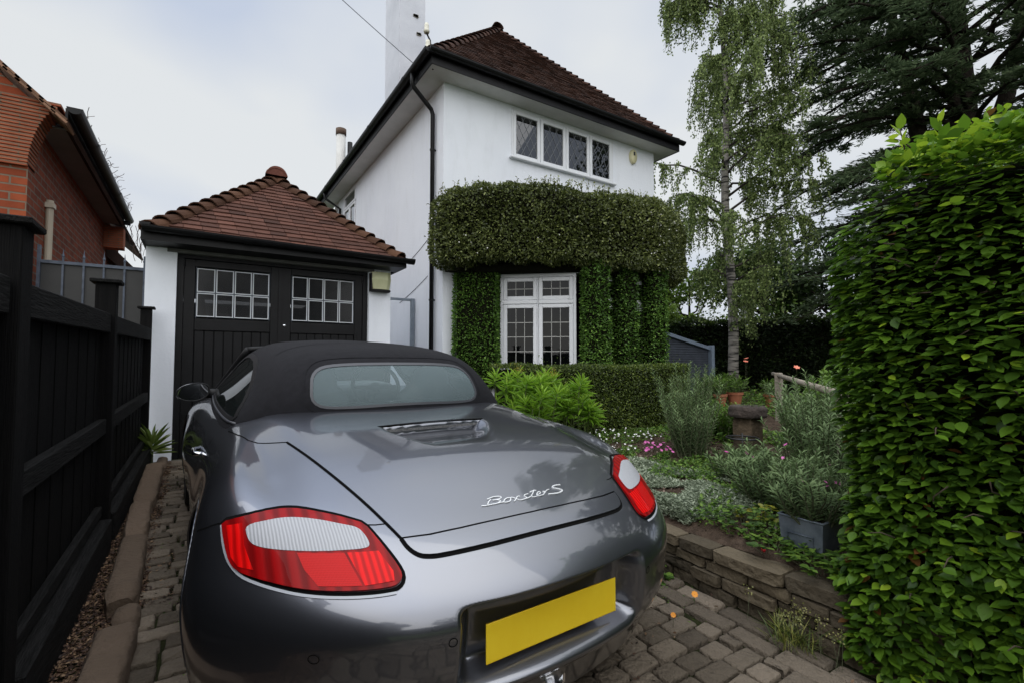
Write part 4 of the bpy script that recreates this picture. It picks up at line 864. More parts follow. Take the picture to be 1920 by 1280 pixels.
# upper front window, four lights with diamond leading
LEAD = M('window lead', (.20, .21, .22), rough=.5, metal=.6)
LEADB = M('pale glazing lead', (.40, .40, .38), rough=.5)
BGLASS = glassmat('bay window glass', (.5, .52, .52), .42, rough=.006, base=(.004, .005, .005), coat=0.0)
WGLASS = glassmat('house window glass', (.5, .52, .52), .42, rough=.006, base=(.006, .007, .008), coat=1.0)
def obox(m_, O, U, V, W, a0, a1, b0, b1, c0, c1, bev=0.0):
    O, U, V, W = [np.array(q, float) for q in (O, U, V, W)]; m_.obox(O + U * a0 + V * b0 + W * c0, U * (a1 - a0), V * (b1 - b0), W * (c1 - c0), bev=bev)
def casement(parent, O, U, W, a0, a1, c0, c1, lead, fw=.055, step=.07, dep=.05, gl=None):
    """one framed light in the plane O + a*U + c*Z; W points outwards"""
    O, U, W = [np.array(q, float) for q in (O, U, W)]; Z = np.array((0, 0, 1.)); m_ = MB()
    for (x0, x1, z0, z1) in ((a0, a0 + fw, c0, c1), (a1 - fw, a1, c0, c1), (a0 + fw, a1 - fw, c0, c0 + fw), (a0 + fw, a1 - fw, c1 - fw, c1)): obox(m_, O, U, W, Z, x0, x1, 0, dep, z0, z1, bev=.006)
    f = m_.build('window_sash', UPVC, parent)
    m_ = MB(); obox(m_, O, U, W, Z, a0 + fw - .003, a1 - fw + .003, .018, .024, c0 + fw - .003, c1 - fw + .003); m_.build('glass_pane', gl or WGLASS, parent)
    m_ = MB(); x0, x1, z0, z1 = a0 + fw, a1 - fw, c0 + fw, c1 - fw; w = .0035
    def bar(p, q, w=w):
        p, q = np.array(p), np.array(q); d = q - p; L = np.linalg.norm(d)
        if L < .01: return
        d /= L; n = np.array((-d[1], d[0])) * w; c = [p + n, q + n, q - n, p - n]; m_.add([O + U * k[0] + Z * k[1] + W * .0255 for k in c] + [O + U * k[0] + Z * k[1] + W * .0290 for k in c], [(0, 1, 2, 3), (4, 5, 6, 7), (0, 1, 5, 4), (1, 2, 6, 5), (2, 3, 7, 6), (3, 0, 4, 7)])
    if lead == 'diamond':
        s_ = 1.75; sp = .145
        for sg in (1, -1):
            for c in np.arange(-3, 3, sp):
                # line z = z0 + sg*s_*(x-x0) + c*...
                pts = []
                for x in (x0, x1):
                    z = z0 + sg * s_ * (x - x0) + c * s_
                    if z0 <= z <= z1: pts.append((x, z))
                for z in (z0, z1):
                    x = x0 + (z - z0 - c * s_) / (sg * s_)
                    if x0 < x < x1: pts.append((x, z))
                if len(pts) >= 2: bar(pts[0], pts[1])
        m_.build('window_leading', LEAD, parent)
    else:
        nx, nz = lead
        for i in range(1, nx): x = x0 + (x1 - x0) * i / nx; bar((x, z0), (x, z1), .004)
        for j in range(1, nz): z = z0 + (z1 - z0) * j / nz; bar((x0, z), (x1, z), .005)
        m_.build('window_leading', LEADB, parent)
    return f
wn = empty('upper_window', (5.3, HY, fz0), 'white four light window with diamond leading under the front eaves', 'window'); wn.parent = hs; wn.location = np.array((5.3, HY, fz0)) - np.array(hs.location)
for k_ in ('label', 'category'): del wn[k_]
wn.name = 'window'; ORG[wn.name] = np.array((5.3, HY, fz0), float)
n = 4; cw = (fx1 - fx0 - .06) / n
for i in range(n): casement(wn, (fx0 + .03, HY + .028, 0), (1, 0, 0), (0, -1, 0), i * cw + .004, (i + 1) * cw - .004, fz0 + .045, fz1 - .03, 'diamond', .058)
m_ = MB(); m_.box(fx0 + .002, fx0 + .03, HY - .012, HY + .07, fz0 + .04, fz1 - .002); m_.box(fx1 - .03, fx1 - .002, HY - .012, HY + .07, fz0 + .04, fz1 - .002); m_.box(fx0 + .03, fx1 - .03, HY - .012, HY + .07, fz1 - .03, fz1 - .002); m_.build('window_frame', UPVC, wn)
m_ = MB(); m_.box(fx0 - .04, fx1 + .04, HY - .075, HY + .06, fz0, fz0 + .038, bev=.008); m_.build('window_sill', UPVC, wn)
for xx in (4.6, 6.0):
    m_ = MB()
    for k in range(14):
        x = (fx0 if xx < 5 else fx1 - .5) + k * .036; m_.tube([(x, HY + .16 + .02 * math.sin(k * 1.9), fz0), (x, HY + .16 + .02 * math.sin(k * 1.9), fz1)], .02, 6)
    m_.build('curtain', M('grey curtain', (.16, .17, .18), rough=.9), wn, True)
# side window
sw_ = bpy.data.objects.new('window', None); col.objects.link(sw_); sw_.parent = hs; ORG[sw_.name] = ORG[hs.name]
casement(sw_, (HX0 + .03, sy1, 0), (0, -1, 0), (-1, 0, 0), .01, .52, sz0, sz1 - .35, (1, 1)); casement(sw_, (HX0 + .03, sy1, 0), (0, -1, 0), (-1, 0, 0), .53, 1.04, sz0, sz1 - .35, (1, 1)); casement(sw_, (HX0 + .03, sy1, 0), (0, -1, 0), (-1, 0, 0), .01, 1.04, sz1 - .34, sz1 - .01, (1, 1))
# alarm box
al = empty('alarm_box', (6.94, HY, 5.2), 'oval cream alarm box high on the white house wall', 'alarm box')
m_ = MB(); n = 28; vs = []
for (k, d) in ((1, .001), (1, .045), (.9, .06), (.01, .065)): vs += [(6.95 + .085 * k * math.cos(2 * math.pi * j / n), HY - d, 5.27 + .14 * k * math.sin(2 * math.pi * j / n)) for j in range(n)]
m_.add(vs, [(i * n + j, i * n + (j + 1) % n, (i + 1) * n + (j + 1) % n, (i + 1) * n + j) for i in range(3) for j in range(n)]); m_.build('casing', M('cream alarm casing', (.62, .58, .36), rough=.4), al, True)
m_ = MB(); m_.box(6.925, 6.965, HY - .075, HY - .064, 5.28, 5.35, bev=.004); m_.build('emblem', M('dark emblem', (.02, .02, .03), rough=.5), al)
# downpipes
def pipe(name, pts, rad, mat, parent, clips):
    m_ = MB(); m_.tube(pts, rad, 14); o = m_.build(name, mat, parent, True); m_ = MB()
    for (x, y, z) in clips: m_.tube([(x, y, z - .012), (x, y, z + .012)], rad + .007, 14); m_.box(x - .01, x + .075, y - .012, y + .012, z - .010, z + .010)
    m_.build('pipe_clip', mat, o); return o
dx = HX0 - .055; p_ = pipe('downpipe', [(EX0 - .08, 6.72, EZ + .10), (EX0 - .08, 6.72, EZ - .03), (EX0 - .06, 6.73, EZ - .09), (dx - .03, 6.77, EZ - .33), (dx, 6.78, EZ - .40), (dx, 6.78, 1.32)], .034, BLACKPAINT, hs, [(dx, 6.78, z) for z in (4.55, 3.2, 2.25)])
m_ = MB(); m_.cyl((dx, 6.78, 1.22), .045, .12, 14); m_.tube([(dx, 6.78, 1.25), (dx, 6.78, .35)], .05, 14); m_.build('pipe_boot', M('grey pipe boot', (.13, .14, .15), rough=.6), p_, True)
pipe('downpipe', [(EX0 - .08, 12.75, EZ + .10), (EX0 - .05, 12.75, EZ - .05), (dx, 12.6, EZ - .30), (dx, 12.6, 1.0)], .034, BLACKPAINT, hs, [(dx, 12.6, 4.6)])
# chimney stack
ch = MB(); ch.box(3.63, 4.24, 10.3, 11.3, 6.2, 11.4); chm = ch.build('chimney', M('weathered grey white render', (.50, .52, .57), (.62, .64, .69), rough=.9, scale=1.5, bump=.6, bscale=30, bdist=.01, detail=8), rf); m_ = MB(); m_.box(3.57, 4.30, 10.24, 11.36, 11.401, 11.55); m_.box(3.60, 4.27, 10.27, 11.33, 11.25, 11.39); m_.build('chimney_cap', RENDERW, hs)
m_ = MB()
for (x, z) in ((3.98, 7.75), (4.06, 8.85), (4.0, 9.25)):
    for k in range(5): m_.box(x + random.uniform(-.06, .04), x + random.uniform(.05, .10), 10.285, 10.302, z + random.uniform(-.04, .0), z + random.uniform(.01, .05))
m_.build('flaked_patch', M('flaked render patch', (.10, .09, .07), (.30, .28, .24), rough=1, scale=30), hs)
# flue and its black pipe at the far end
m_ = MB(); m_.cyl((3.05, 13.15, 5.2), .12, 2.15, 18); fl_ = m_.build('flue', M('pale flue', (.55, .55, .53), (.66, .66, .64), rough=.7, scale=4), hs, True)
m_ = MB(); m_.cyl((3.05, 13.15, 7.35), .135, .17, 18); m_.build('flue_cap', M('clay flue cap', (.10, .065, .045), rough=.9), fl_, True)
m_ = MB(); m_.cyl((3.25, 13.0, 5.2), .065, 1.95, 14); m_.build('vent_pipe', BLACKPAINT, hs, True)
# insulators at the eaves corner, phone wires
for (dx_, dz_) in ((0, .42), (.02, .18)):
    m_ = MB(); m_.lathe([(.001, 0), (.035, 0), (.045, .03), (.035, .045), (.035, .10), (.028, .14), (.001, .15)], (EX0 - .04 + dx_, EY0 + .12, EZ + .06 + dz_), 'z', 16); o = m_.build('insulator', M('cream porcelain', (.62, .60, .50), rough=.3), hs, True)
    m_ = MB(); m_.tube([(EX0 - .04 + dx_, EY0 + .12, EZ + .06 + dz_), (EX0 + .02, EY0 + .13, EZ - .02 + dz_), (EX0 + .06, EY0 + .12, EZ - .02)], .012, 8); m_.build('bracket', BLACKPAINT, o)
m_ = MB(); a, b = np.array((EX0 - .12, 6.55, EZ + .14)), np.array((-6.0, 10.5, 14.6)); m_.tube([a + (b - a) * t - np.array((0, 0, 1.2 * t * (1 - t))) for t in np.linspace(0, 1, 24)], .006, 5); tag(m_.build('overhead_wire', M('grey cable', (.12, .13, .16), rough=.6), None), 'thin grey cable running from the house eaves up across the sky', 'cable')
for (y0_, z0_, y1_, z1_) in ((6.86, 3.30, 7.9, 3.02), (7.05, 2.66, 8.3, 2.37)):
    m_ = MB(); m_.tube([(HX0 - .004, y0_ + (y1_ - y0_) * t, z0_ + (z1_ - z0_) * t - .02 * math.sin(3 * t)) for t in np.linspace(0, 1, 8)], .004, 5); m_.build('wall_cable', M('dark wall cable', (.05, .05, .055), rough=.6), hs)
# side gate frame between garage and house
gt = empty('side_gate', (2.5, 7.4, .35), 'slim grey metal gate frame between the garage and the white house wall', 'gate')
GREYM = M('grey painted metal', (.16, .19, .23), (.22, .26, .30), rough=.55, scale=8)
m_ = MB(); m_.box(2.90, 2.965, 7.55, 7.60, .35, 2.36, bev=.004); m_.box(2.11, 2.898, 7.555, 7.595, 2.315, 2.355, bev=.004); m_.box(2.10, 2.13, 7.555, 7.595, .35, 2.31, bev=.004); m_.build('frame', GREYM, gt)
m_ = MB(); m_.box(2.14, 2.88, 7.565, 7.58, .40, .95); m_.build('panel', GREYM, gt)

# ------------------------------------------------------------------ neighbour's brick house
def brickmat(name, c1, c2, mortar, bw=.225, rh=.075, rot=(0, 0, 0), ms=.008):
    m, t, p = newmat(name); p.inputs['Roughness'].default_value = .9; p.inputs['Specular IOR Level'].default_value = .2
    co = t.nodes.new('ShaderNodeTexCoord'); sp_ = t.nodes.new('ShaderNodeSeparateXYZ'); mp = t.nodes.new('ShaderNodeCombineXYZ'); t.links.new(co.outputs['Object'], sp_.inputs[0]); t.links.new(sp_.outputs['Y' if rot[2] else 'X'], mp.inputs[0]); t.links.new(sp_.outputs['Z'], mp.inputs[1])
    b = t.nodes.new('ShaderNodeTexBrick'); b.inputs['Scale'].default_value = 1; b.inputs['Brick Width'].default_value = bw; b.inputs['Row Height'].default_value = rh; b.inputs['Mortar Size'].default_value = ms; b.inputs['Mortar Smooth'].default_value = .15
    b.inputs['Color1'].default_value = (*c1, 1); b.inputs['Color2'].default_value = (*c2, 1); b.inputs['Mortar'].default_value = (*mortar, 1); t.links.new(mp.outputs[0], b.inputs['Vector'])
    n = t.nodes.new('ShaderNodeTexNoise'); n.inputs['Scale'].default_value = 7; n.inputs['Detail'].default_value = 8; t.links.new(co.outputs['Object'], n.inputs['Vector'])
    mr = t.nodes.new('ShaderNodeMapRange'); mr.inputs['To Min'].default_value = .55; mr.inputs['To Max'].default_value = 1.35; t.links.new(n.outputs['Fac'], mr.inputs['Value'])
    vm_ = t.nodes.new('ShaderNodeVectorMath'); vm_.operation = 'SCALE'; t.links.new(b.outputs['Color'], vm_.inputs[0]); t.links.new(mr.outputs[0], vm_.inputs['Scale']); t.links.new(vm_.outputs[0], p.inputs['Base Color'])
    bp = t.nodes.new('ShaderNodeBump'); bp.inputs['Strength'].default_value = .9; bp.inputs['Distance'].default_value = .008; bp.invert = True; t.links.new(b.outputs['Fac'], bp.inputs['Height']); t.links.new(bp.outputs[0], p.inputs['Normal']); return m
BRF = brickmat('red facing brick front', (.23, .050, .022), (.33, .080, .034), (.20, .15, .11), rot=(R(90), 0, 0))
BRS = brickmat('red facing brick shaded side', (.15, .038, .020), (.26, .062, .030), (.17, .14, .11), rot=(R(90), 0, R(90)))  # same brick as the front, the side's shade put into its colour
TILEC = brickmat('corbelled creasing tiles', (.33, .090, .044), (.42, .125, .062), (.19, .13, .09), bw=.26, rh=.034, ms=.006, rot=(R(90), 0, 0))
nb_ = empty('brick_house', (-3.5, 6.1, .3), 'red brick neighbouring house with tiled gable verge and black gutter', 'house')
NX, NY = -1.36, 6.1
m_ = MB(); z1 = 3.10
m_.add([(NX, NY, .2), (-8, NY, .2), (-8, NY, 9.6), (NX, NY, 3.74)], [(0, 1, 2, 3)]); m_.build('gable_wall', BRF, nb_)
m_ = MB(); m_.add([(NX, NY, .2), (NX, 12.0, .2), (NX, 12.0, 3.72), (NX, NY, 3.72)], [(0, 1, 2, 3)]); m_.build('side_wall', BRS, nb_)
# kneeler: creasing tiles stepping out to carry the verge
m_ = MB(); K = 19
for k in range(K):
    t = k / (K - 1); z = 3.10 + .034 * k; xo = NX + (.235 * (1 - math.sqrt(max(0, 1 - t * t))) + .03 * t if t < .8 else .235 * (1 - math.sqrt(1 - .64)) + .03 * .8 + (t - .8) * .48)
    xi = -3.0 if z < 3.35 else NX - .20 - (z - 3.35) * .2
    m_.box(-3.2, xo, NY - .035, NY + .22, z + .003, z + .031, bev=.003)
m_.build('kneeler', TILEC, nb_)
sl_ = (4.03 - 3.58) / (-1.57 + 1.14); sl_ = -.90; A_ = np.array((-1.10, 0, 3.54)); B_ = np.array((-6.2, 0, 3.54 + (-6.2 + 1.10) * sl_)); d_ = (B_ - A_)
m_ = MB(); nrm = np.array((d_[2], 0, -d_[0])); nrm /= np.linalg.norm(nrm); nrm = nrm if nrm[2] > 0 else -nrm; L = np.linalg.norm(d_); rg = random.Random(2); u_ = d_ / L
for k in range(int(L / .11)):
    a = A_ + u_ * k * .11; m_.obox(a + np.array((0, NY - .10, 0)) + nrm * (.0 + rg.uniform(0, .006)), u_ * .15, (0, .30, 0), nrm * .020 + u_ * .0, r=rg.random())
    m_.obox(a + np.array((0, NY - .10, 0)) + nrm * .026 + u_ * .02, u_ * .15, (0, .30, 0), nrm * .018, r=rg.random())
m_.build('verge_tile', M('brown verge tiles', (.10, .055, .035), (.30, .17, .11), rough=.9, scale=10, attr=True, bump=.6, spec=.2), nb_)
m_ = MB(); m_.obox(A_ + np.array((0, NY + .21, 0)) + nrm * .0, d_, (0, 7.0, 0), nrm * .04); m_.build('roof', TILED, nb_)
m_ = MB(); m_.box(NX + .001, -1.12, NY + .20, 10.2, 3.585, 3.60); m_.build('soffit', M('brown soffit board', (.17, .15, .14), (.22, .19, .18), rough=.7, scale=3), nb_)
m_ = MB(); m_.box(-1.118, -1.098, NY - .02, 10.25, 3.56, 3.72); m_.box(-1.12, -.99, 10.0, 10.02, 3.55, 3.62); m_.build('fascia', BLACKPAINT, nb_)
gutter('gutter', [(-1.035, NY - .12, 3.70), (-1.035, 10.3, 3.70)], BLACKPAINT, nb_, .06)
m_ = MB(); m_.box(NX + .001, -1.10, 10.22, 10.45, 3.2, 3.55); m_.build('rear_kneeler', TILEC, nb_)
m_ = MB(); m_.tube([(-1.33, 6.75, .3), (-1.33, 6.75, 2.98)], .032, 12); m_.box(-1.36, -1.29, 6.70, 6.80, 2.90, 2.95); m_.build('waste_pipe', M('cream plastic pipe', (.50, .44, .34), rough=.5), nb_)
m_ = MB()
for k in range(70):
    a = rg.uniform(0, 1); y = NY + a * 4.0; p = np.array((-1.05 + rg.uniform(-.05, .05), y, 3.74)); q = [p]
    for j in range(4): q.append(q[-1] + np.array((rg.uniform(-.03, .05), rg.uniform(-.06, .06), rg.uniform(-.01, .05))))
    m_.tube(q, .003, 4)
for k in range(12):
    p = np.array((-1.0 + rg.uniform(-.05, .2), 10.2, 3.6)); q = [p]
    for j in range(6): q.append(q[-1] + np.array((rg.uniform(-.03, .05), rg.uniform(-.04, .04), -rg.uniform(.02, .14))))
    m_.tube(q, .004, 4)
tag(m_.build('dry_creeper', M('dead creeper stems', (.10, .07, .06), rough=.9), None), 'dead wispy creeper stems tangled along the brick house gutter', 'creeper')
m_ = MB(); m_.add([(-1.35, 10.5, 3.35), (-.60, 12.2, 2.62), (-.60, 16, 2.62), (-1.35, 16, 3.35), (-1.35, 10.5, 3.1), (-.60, 12.2, 2.45), (-.6, 16, 2.45), (-1.35, 16, 3.1)], [(0, 1, 2, 3), (0, 4, 5, 1), (1, 5, 6, 2)]); m_.box(-1.35, -.70, 12.2, 16, .3, 2.6); tag(m_.build('outhouse', TILED, None), 'low dark tiled outhouse behind the spiked metal gate', 'outhouse')
# spiked metal gate
mg = empty('metal_gate', (-.9, 6.35, .35), 'dark metal gate with spiked blue-grey bars beside the brick house', 'gate')
BLUEBAR = M('blue grey gate metal', (.035, .045, .065), (.10, .12, .16), rough=.5, scale=14, metal=.2)
m_ = MB(); m_.box(-1.30, -.50, 6.365, 6.372, .35, 2.275); m_.build('sheet', M('dark grey sheet', (.018, .018, .018), (.028, .027, .026), rough=.5, scale=2), mg)
for x in (-1.14, -.985, -.83, -.665):
    m_ = MB(); m_.box(x - .008, x + .008, 6.345, 6.361, .35, 2.34); m_.lathe([(.010, 0), (.014, .012), (.006, .035), (.001, .085)], (x, 6.353, 2.34), 'z', 8); m_.build('bar', BLUEBAR, mg)
m_ = MB(); m_.box(-1.31, -.49, 6.340, 6.362, 2.27, 2.30); m_.box(-1.325, -1.30, 6.335, 6.37, .35, 2.44); m_.box(-.51, -.485, 6.335, 6.37, .35, 2.42); m_.build('frame', BLUEBAR, mg)

# ------------------------------------------------------------------ black fence along the drive
def FX(y): return -.495 + .020 * (y - 2.3)
fence = empty('timber_fence', (-.5, 4.0, .2), 'black stained close-board timber fence with capped posts along the cobbled drive', 'fence')
def post(y, w=.115, top=1.80, dx=.0):
    x = FX(y) + dx; g = gz(0, y); m_ = MB(); m_.box(x - w, x, y - w / 2, y + w / 2, g - .05, top, bev=.004); o = m_.build('post', BLACKWOOD, fence)
    m_ = MB(); m_.box(x - w - .025, x + .025, y - w / 2 - .025, y + w / 2 + .025, top, top + .022, bev=.004); c = m_.build('post_cap', BLACKRAIL, o); return x
post(2.12, .12, 1.735, .035); post(3.82, .10, 1.79, .035); post(6.0, .09, 1.84, .02)
def bay(y0, y1, yend):
    a, b = FX(y0), FX(y1); L = y1 - y0; d = np.array((b - a, L, 0)); n = int(L / .10); u = d / np.linalg.norm(d); nx = np.array((u[1], -u[0], 0)); m_ = MB(); rg = random.Random(int(y0 * 10))
    for k in range(n):
        o = np.array((a, y0, gz(0, y0) + .12)) + d * (k / n) - nx * (.045 + .004 * (k % 2)); m_.obox(o, d / n * 1.08, nx * .014, (0, 0, 1.36 + rg.uniform(-.004, .004) - .03 * (y0 - 2.3)), r=rg.random())
    m_.build('board_panel', BLACKWOOD, fence)
    for (z, h, t) in ((1.46, .115, .045), (.86, .09, .04), (.22, .06, .035)):
        m_ = MB(); zz0 = z + .02 * (y0 - 2.3) if z > .5 else z + gz(0, y0); zz1 = z + .02 * (y1 - 2.3) if z > .5 else z + gz(0, y1)
        m_.obox(np.array((a, y0, zz0)) - nx * .028, np.array((b - a, L, zz1 - zz0)), nx * t, (0, 0, h), bev=.005); m_.build('rail', BLACKRAIL, fence)
    m_ = MB(); m_.obox(np.array((a, y0, gz(0, y0) - .05)) - nx * .03, np.array((b - a, L, gz(0, y1) - gz(0, y0))), nx * .085, (0, 0, .25), bev=.006); m_.build('gravel_board', BLACKRAIL, fence)
bay(2.19, 3.76, 0); bay(3.88, 5.95, 0); bay(.98, 2.05, 0); post(.92, .12, 1.76, .03); bay(-.7, .85, 0)

# kerb stones
KST = M('worn sandstone kerb', (.085, .062, .044), (.28, .20, .145), rough=.9, scale=9, bump=1, bscale=35, bdist=.012, attr=True, cmid=(.17, .122, .088), spec=.25, detail=9)
ks = [((-.345, 1.55), (-.32, 2.62), .135, .125, 'nearest long mossy brown kerb stone at the foot of the fence'), ((-.285, 2.66), (-.285, 2.82), .095, .10, 'small broken kerb stone between two long ones beside the fence'), ((-.335, 2.86), (-.355, 3.69), .125, .125, 'long pinkish kerb stone third from the camera beside the fence'),
      ((-.36, 3.71), (-.375, 4.42), .12, .12, 'mid length brown kerb stone fourth from the camera beside the fence'), ((-.375, 4.44), (-.385, 5.62), .135, .12, 'farthest long kerb stone near the spiky plant by the garage'), ((-.32, 5.66), (-.32, 6.05), .085, .08, 'narrow low kerb stone against the garage pillar')]
for i, (a, b, w, h, lab) in enumerate(ks):
    m_ = MB(); n = max(4, int((b[1] - a[1]) / .06)); vs = []; rg = random.Random(i)
    sec = [(0, -.06), (.0, h - .02), (.012, h - .005), (.03, h), (w * .5, h + .002), (w - .03, h), (w - .012, h - .006), (w, h - .022), (w, -.06)]
    for k in range(n + 1):
        t = k / n; x = a[0] + (b[0] - a[0]) * t; y = a[1] + (b[1] - a[1]) * t; e = min(1, min(t, 1 - t) * n * .9 + .75)
        for (sx, sz) in sec: vs.append((x + w / 2 + (sx - w / 2) * (e if k in (0, n) else 1) + rg.uniform(-.003, .003), y + rg.uniform(-.003, .003), gz(0, y) + sz * (e if sz > 0 and k in (0, n) else 1) + rg.uniform(-.003, .003)))
    S_ = len(sec); m_.add(vs, [(k * S_ + j, k * S_ + j + 1, (k + 1) * S_ + j + 1, (k + 1) * S_ + j) for k in range(n) for j in range(S_ - 1)] + [tuple(range(S_)), tuple(range(n * S_ + S_ - 1, n * S_ - 1, -1))], rg.random())
    tag(m_.build('kerb_stone', KST, None, True, auto=38), lab, 'kerb stone', 'kerb stones beside the fence')

# low stone wall of the garden bed, real stones in courses
STW = M('dark sandstone wall', (.045, .037, .026), (.33, .26, .17), rough=.92, scale=8, bump=1, bscale=28, bdist=.02, attr=True, cmid=(.150, .120, .080), spec=.25, detail=10)
wl_ = empty('garden_wall', (2.4, 1.8, .09), 'low dry stone retaining wall edging the flower bed', 'wall')
rg = random.Random(21); m_ = MB()
def stone(mb, x0, x1, y0, y1, z0f, z1f):
    n = 5; vs = []; dx_ = rg.uniform(-.018, .018); k_ = rg.random()
    def P(u, v, w):
        y = y0 + (y1 - y0) * v; z = z0f(y) + (z1f(y) - z0f(y)) * w; x = x0 + dx_ + (x1 - x0) * u; return np.array((x, y, z))
    bm = MB(); b = .10; N = 5
    g = [0, .06, .5, .94, 1]
    pts = {}; 
    def pid(i, j, k):
        if (i, j, k) not in pts:
            u, v, w = g[i], g[j], g[k]; e = sum(q in (0, 4) for q in (i, j, k)); p = P(u, v, w); c = P(.5, .5, .5); s_ = {1: 0, 2: .04, 3: .09}.get(e, 0)
            p = p + (c - p) * s_ + np.array([rg.uniform(-.006, .006), rg.uniform(-.003, .003), rg.uniform(-.003, .003)]); pts[(i, j, k)] = len(vs); vs.append(p)
        return pts[(i, j, k)]
    fs = []
    for i in range(4):
        for j in range(4):
            for (f, rev) in (((lambda a, c: (0, a, c)), 0), ((lambda a, c: (4, a, c)), 1), ((lambda a, c: (a, 0, c)), 1), ((lambda a, c: (a, 4, c)), 0), ((lambda a, c: (a, c, 0)), 1), ((lambda a, c: (a, c, 4)), 0)):
                fs.append((pid(*f(i, j)), pid(*f(i + 1, j)), pid(*f(i + 1, j + 1)), pid(*f(i, j + 1))))
    mb.add(vs, fs, k_)
H = lambda y: .335 + .0 * y + .035 * max(0, y - 1.9)
for c, (f0, f1) in enumerate(((-.02, .24), (.25, .48), (.49, .72), (.74, 1.0))):
    y = .62
    while y < 5.2:
        l = rg.uniform(.20, .38) if c == 3 else rg.uniform(.16, .30); top = 1 if c < 2 else 1
        zf = lambda q: (lambda yy: gz(0, yy) + (H(yy) - gz(0, yy)) * q)
        xx = 2.305 + (0.0 if c < 3 else -.012) + rg.uniform(-.01, .01); stone(m_, xx, 2.52 if c == 3 else 2.46, y + .005, y + l - .005, zf(f0 + .012), zf(f1 - .006)); y += l
m_.build('stonework', STW, wl_, True, auto=50)
m_ = MB(); m_.add([(2.335, .6, .0), (2.335, 5.2, .2), (2.335, 5.2, .38), (2.335, .6, .24), (2.47, .6, .24), (2.47, 5.2, .38)], [(0, 1, 2, 3), (3, 2, 5, 4)]); m_.build('wall_core', DARKGAP, wl_)
# ------------------------------------------------------------------ bay window under the clipped climber
L_IVY = leafmat('clipped climber leaf', (.026, .036, .009), (.100, .128, .030), (.30, .34, .11), rough=.42, trans=.22, spec=.45, pos=(0, .6, 1))
L_IVYG = leafmat('green ivy leaf', (.028, .064, .011), (.10, .21, .032), (.26, .44, .08), rough=.45, trans=.25, spec=.35, pos=(0, .6, 1))
L_BOX = leafmat('box hedge leaf', (.024, .038, .008), (.090, .135, .024), (.30, .38, .07), rough=.42, trans=.25, spec=.4, pos=(0, .65, 1))
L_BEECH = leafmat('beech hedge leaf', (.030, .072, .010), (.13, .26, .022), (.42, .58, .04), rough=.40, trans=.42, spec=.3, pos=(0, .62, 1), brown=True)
INNER = M('dark stems and shade core', (.004, .005, .003), (.012, .012, .007), rough=1, scale=20, spec=.05)  # near-black blocks inside the foliage put its inner shade into colour
TWIG = M('brown twigs', (.035, .026, .018), (.09, .065, .045), rough=.9)
A_, B_ = np.array((3.23, HY)), np.array((4.62, 5.28)); C_, D_ = np.array((6.15, 5.28)), np.array((7.4, HY))
ub = (B_ - A_) / np.linalg.norm(B_ - A_); Lb = np.linalg.norm(B_ - A_); nb2 = np.array((ub[1], -ub[0]))
BAYZ0, BAYZ1 = 1.16, 2.60
for (P, Q) in ((A_, B_), (B_, C_), (C_, D_)):
    m_ = MB(); u = (Q - P) / np.linalg.norm(Q - P); nn = np.array((u[1], -u[0])); L = np.linalg.norm(Q - P)
    m_.obox((P[0], P[1], .3), (u[0] * L, u[1] * L, 0), (-nn[0] * .25, -nn[1] * .25, 0), (0, 0, BAYZ0 - .3)); m_.build('bay_wall', RENDERW, hs); m_ = MB(); m_.obox((P[0], P[1], BAYZ1), (u[0] * L, u[1] * L, 0), (-nn[0] * .25, -nn[1] * .25, 0), (0, 0, .55)); m_.build('bay_wall', RENDERW, hs)
m_ = MB(); m_.prism([tuple(A_), tuple(B_), tuple(C_), tuple(D_)], 3.10, 3.16); m_.build('bay_roof', M('lead bay roof', (.06, .065, .07), rough=.7), hs)
# the canted light we look into: two columns, short top lights over long casements
s0, s1 = .64, Lb - .10; tr_z = 2.19; O3 = np.array((A_[0], A_[1], 0.)); U3 = np.array((ub[0], ub[1], 0)); W3 = np.array((nb2[0], nb2[1], 0)); O3 = O3 - W3 * .05
bw_ = bpy.data.objects.new('window', None); col.objects.link(bw_); bw_.parent = hs; ORG[bw_.name] = ORG[hs.name]
smid = (s0 + s1) / 2
for (a, b) in ((s0 + .045, smid - .012), (smid + .012, s1 - .045)):
    casement(bw_, O3, U3, W3, a, b, tr_z + .03, BAYZ1 - .05, (3, 2), .058, gl=BGLASS); casement(bw_, O3, U3, W3, a, b, BAYZ0 + .05, tr_z - .03, (3, 4), .058, gl=BGLASS)
m_ = MB()
for (a, b, c, d) in ((s0, s0 + .043, BAYZ0, BAYZ1), (s1 - .043, s1, BAYZ0, BAYZ1), (smid - .010, smid + .010, BAYZ0 + .05, BAYZ1 - .05), (s0 + .043, s1 - .043, BAYZ1 - .048, BAYZ1), (s0 + .043, s1 - .043, BAYZ0, BAYZ0 + .048), (s0 + .043, smid - .012, tr_z - .028, tr_z + .028), (smid + .012, s1 - .043, tr_z - .028, tr_z + .028)):
    obox(m_, O3, U3, W3, (0, 0, 1), a, b, -.01, .062, c, d, bev=.005)
m_.build('window_frame', UPVC, bw_)
m_ = MB(); obox(m_, O3, U3, W3, (0, 0, 1), s0 - .03, s1 + .03, .0, .13, BAYZ0 - .045, BAYZ0 - .003, bev=.008); m_.build('window_sill', UPVC, bw_)
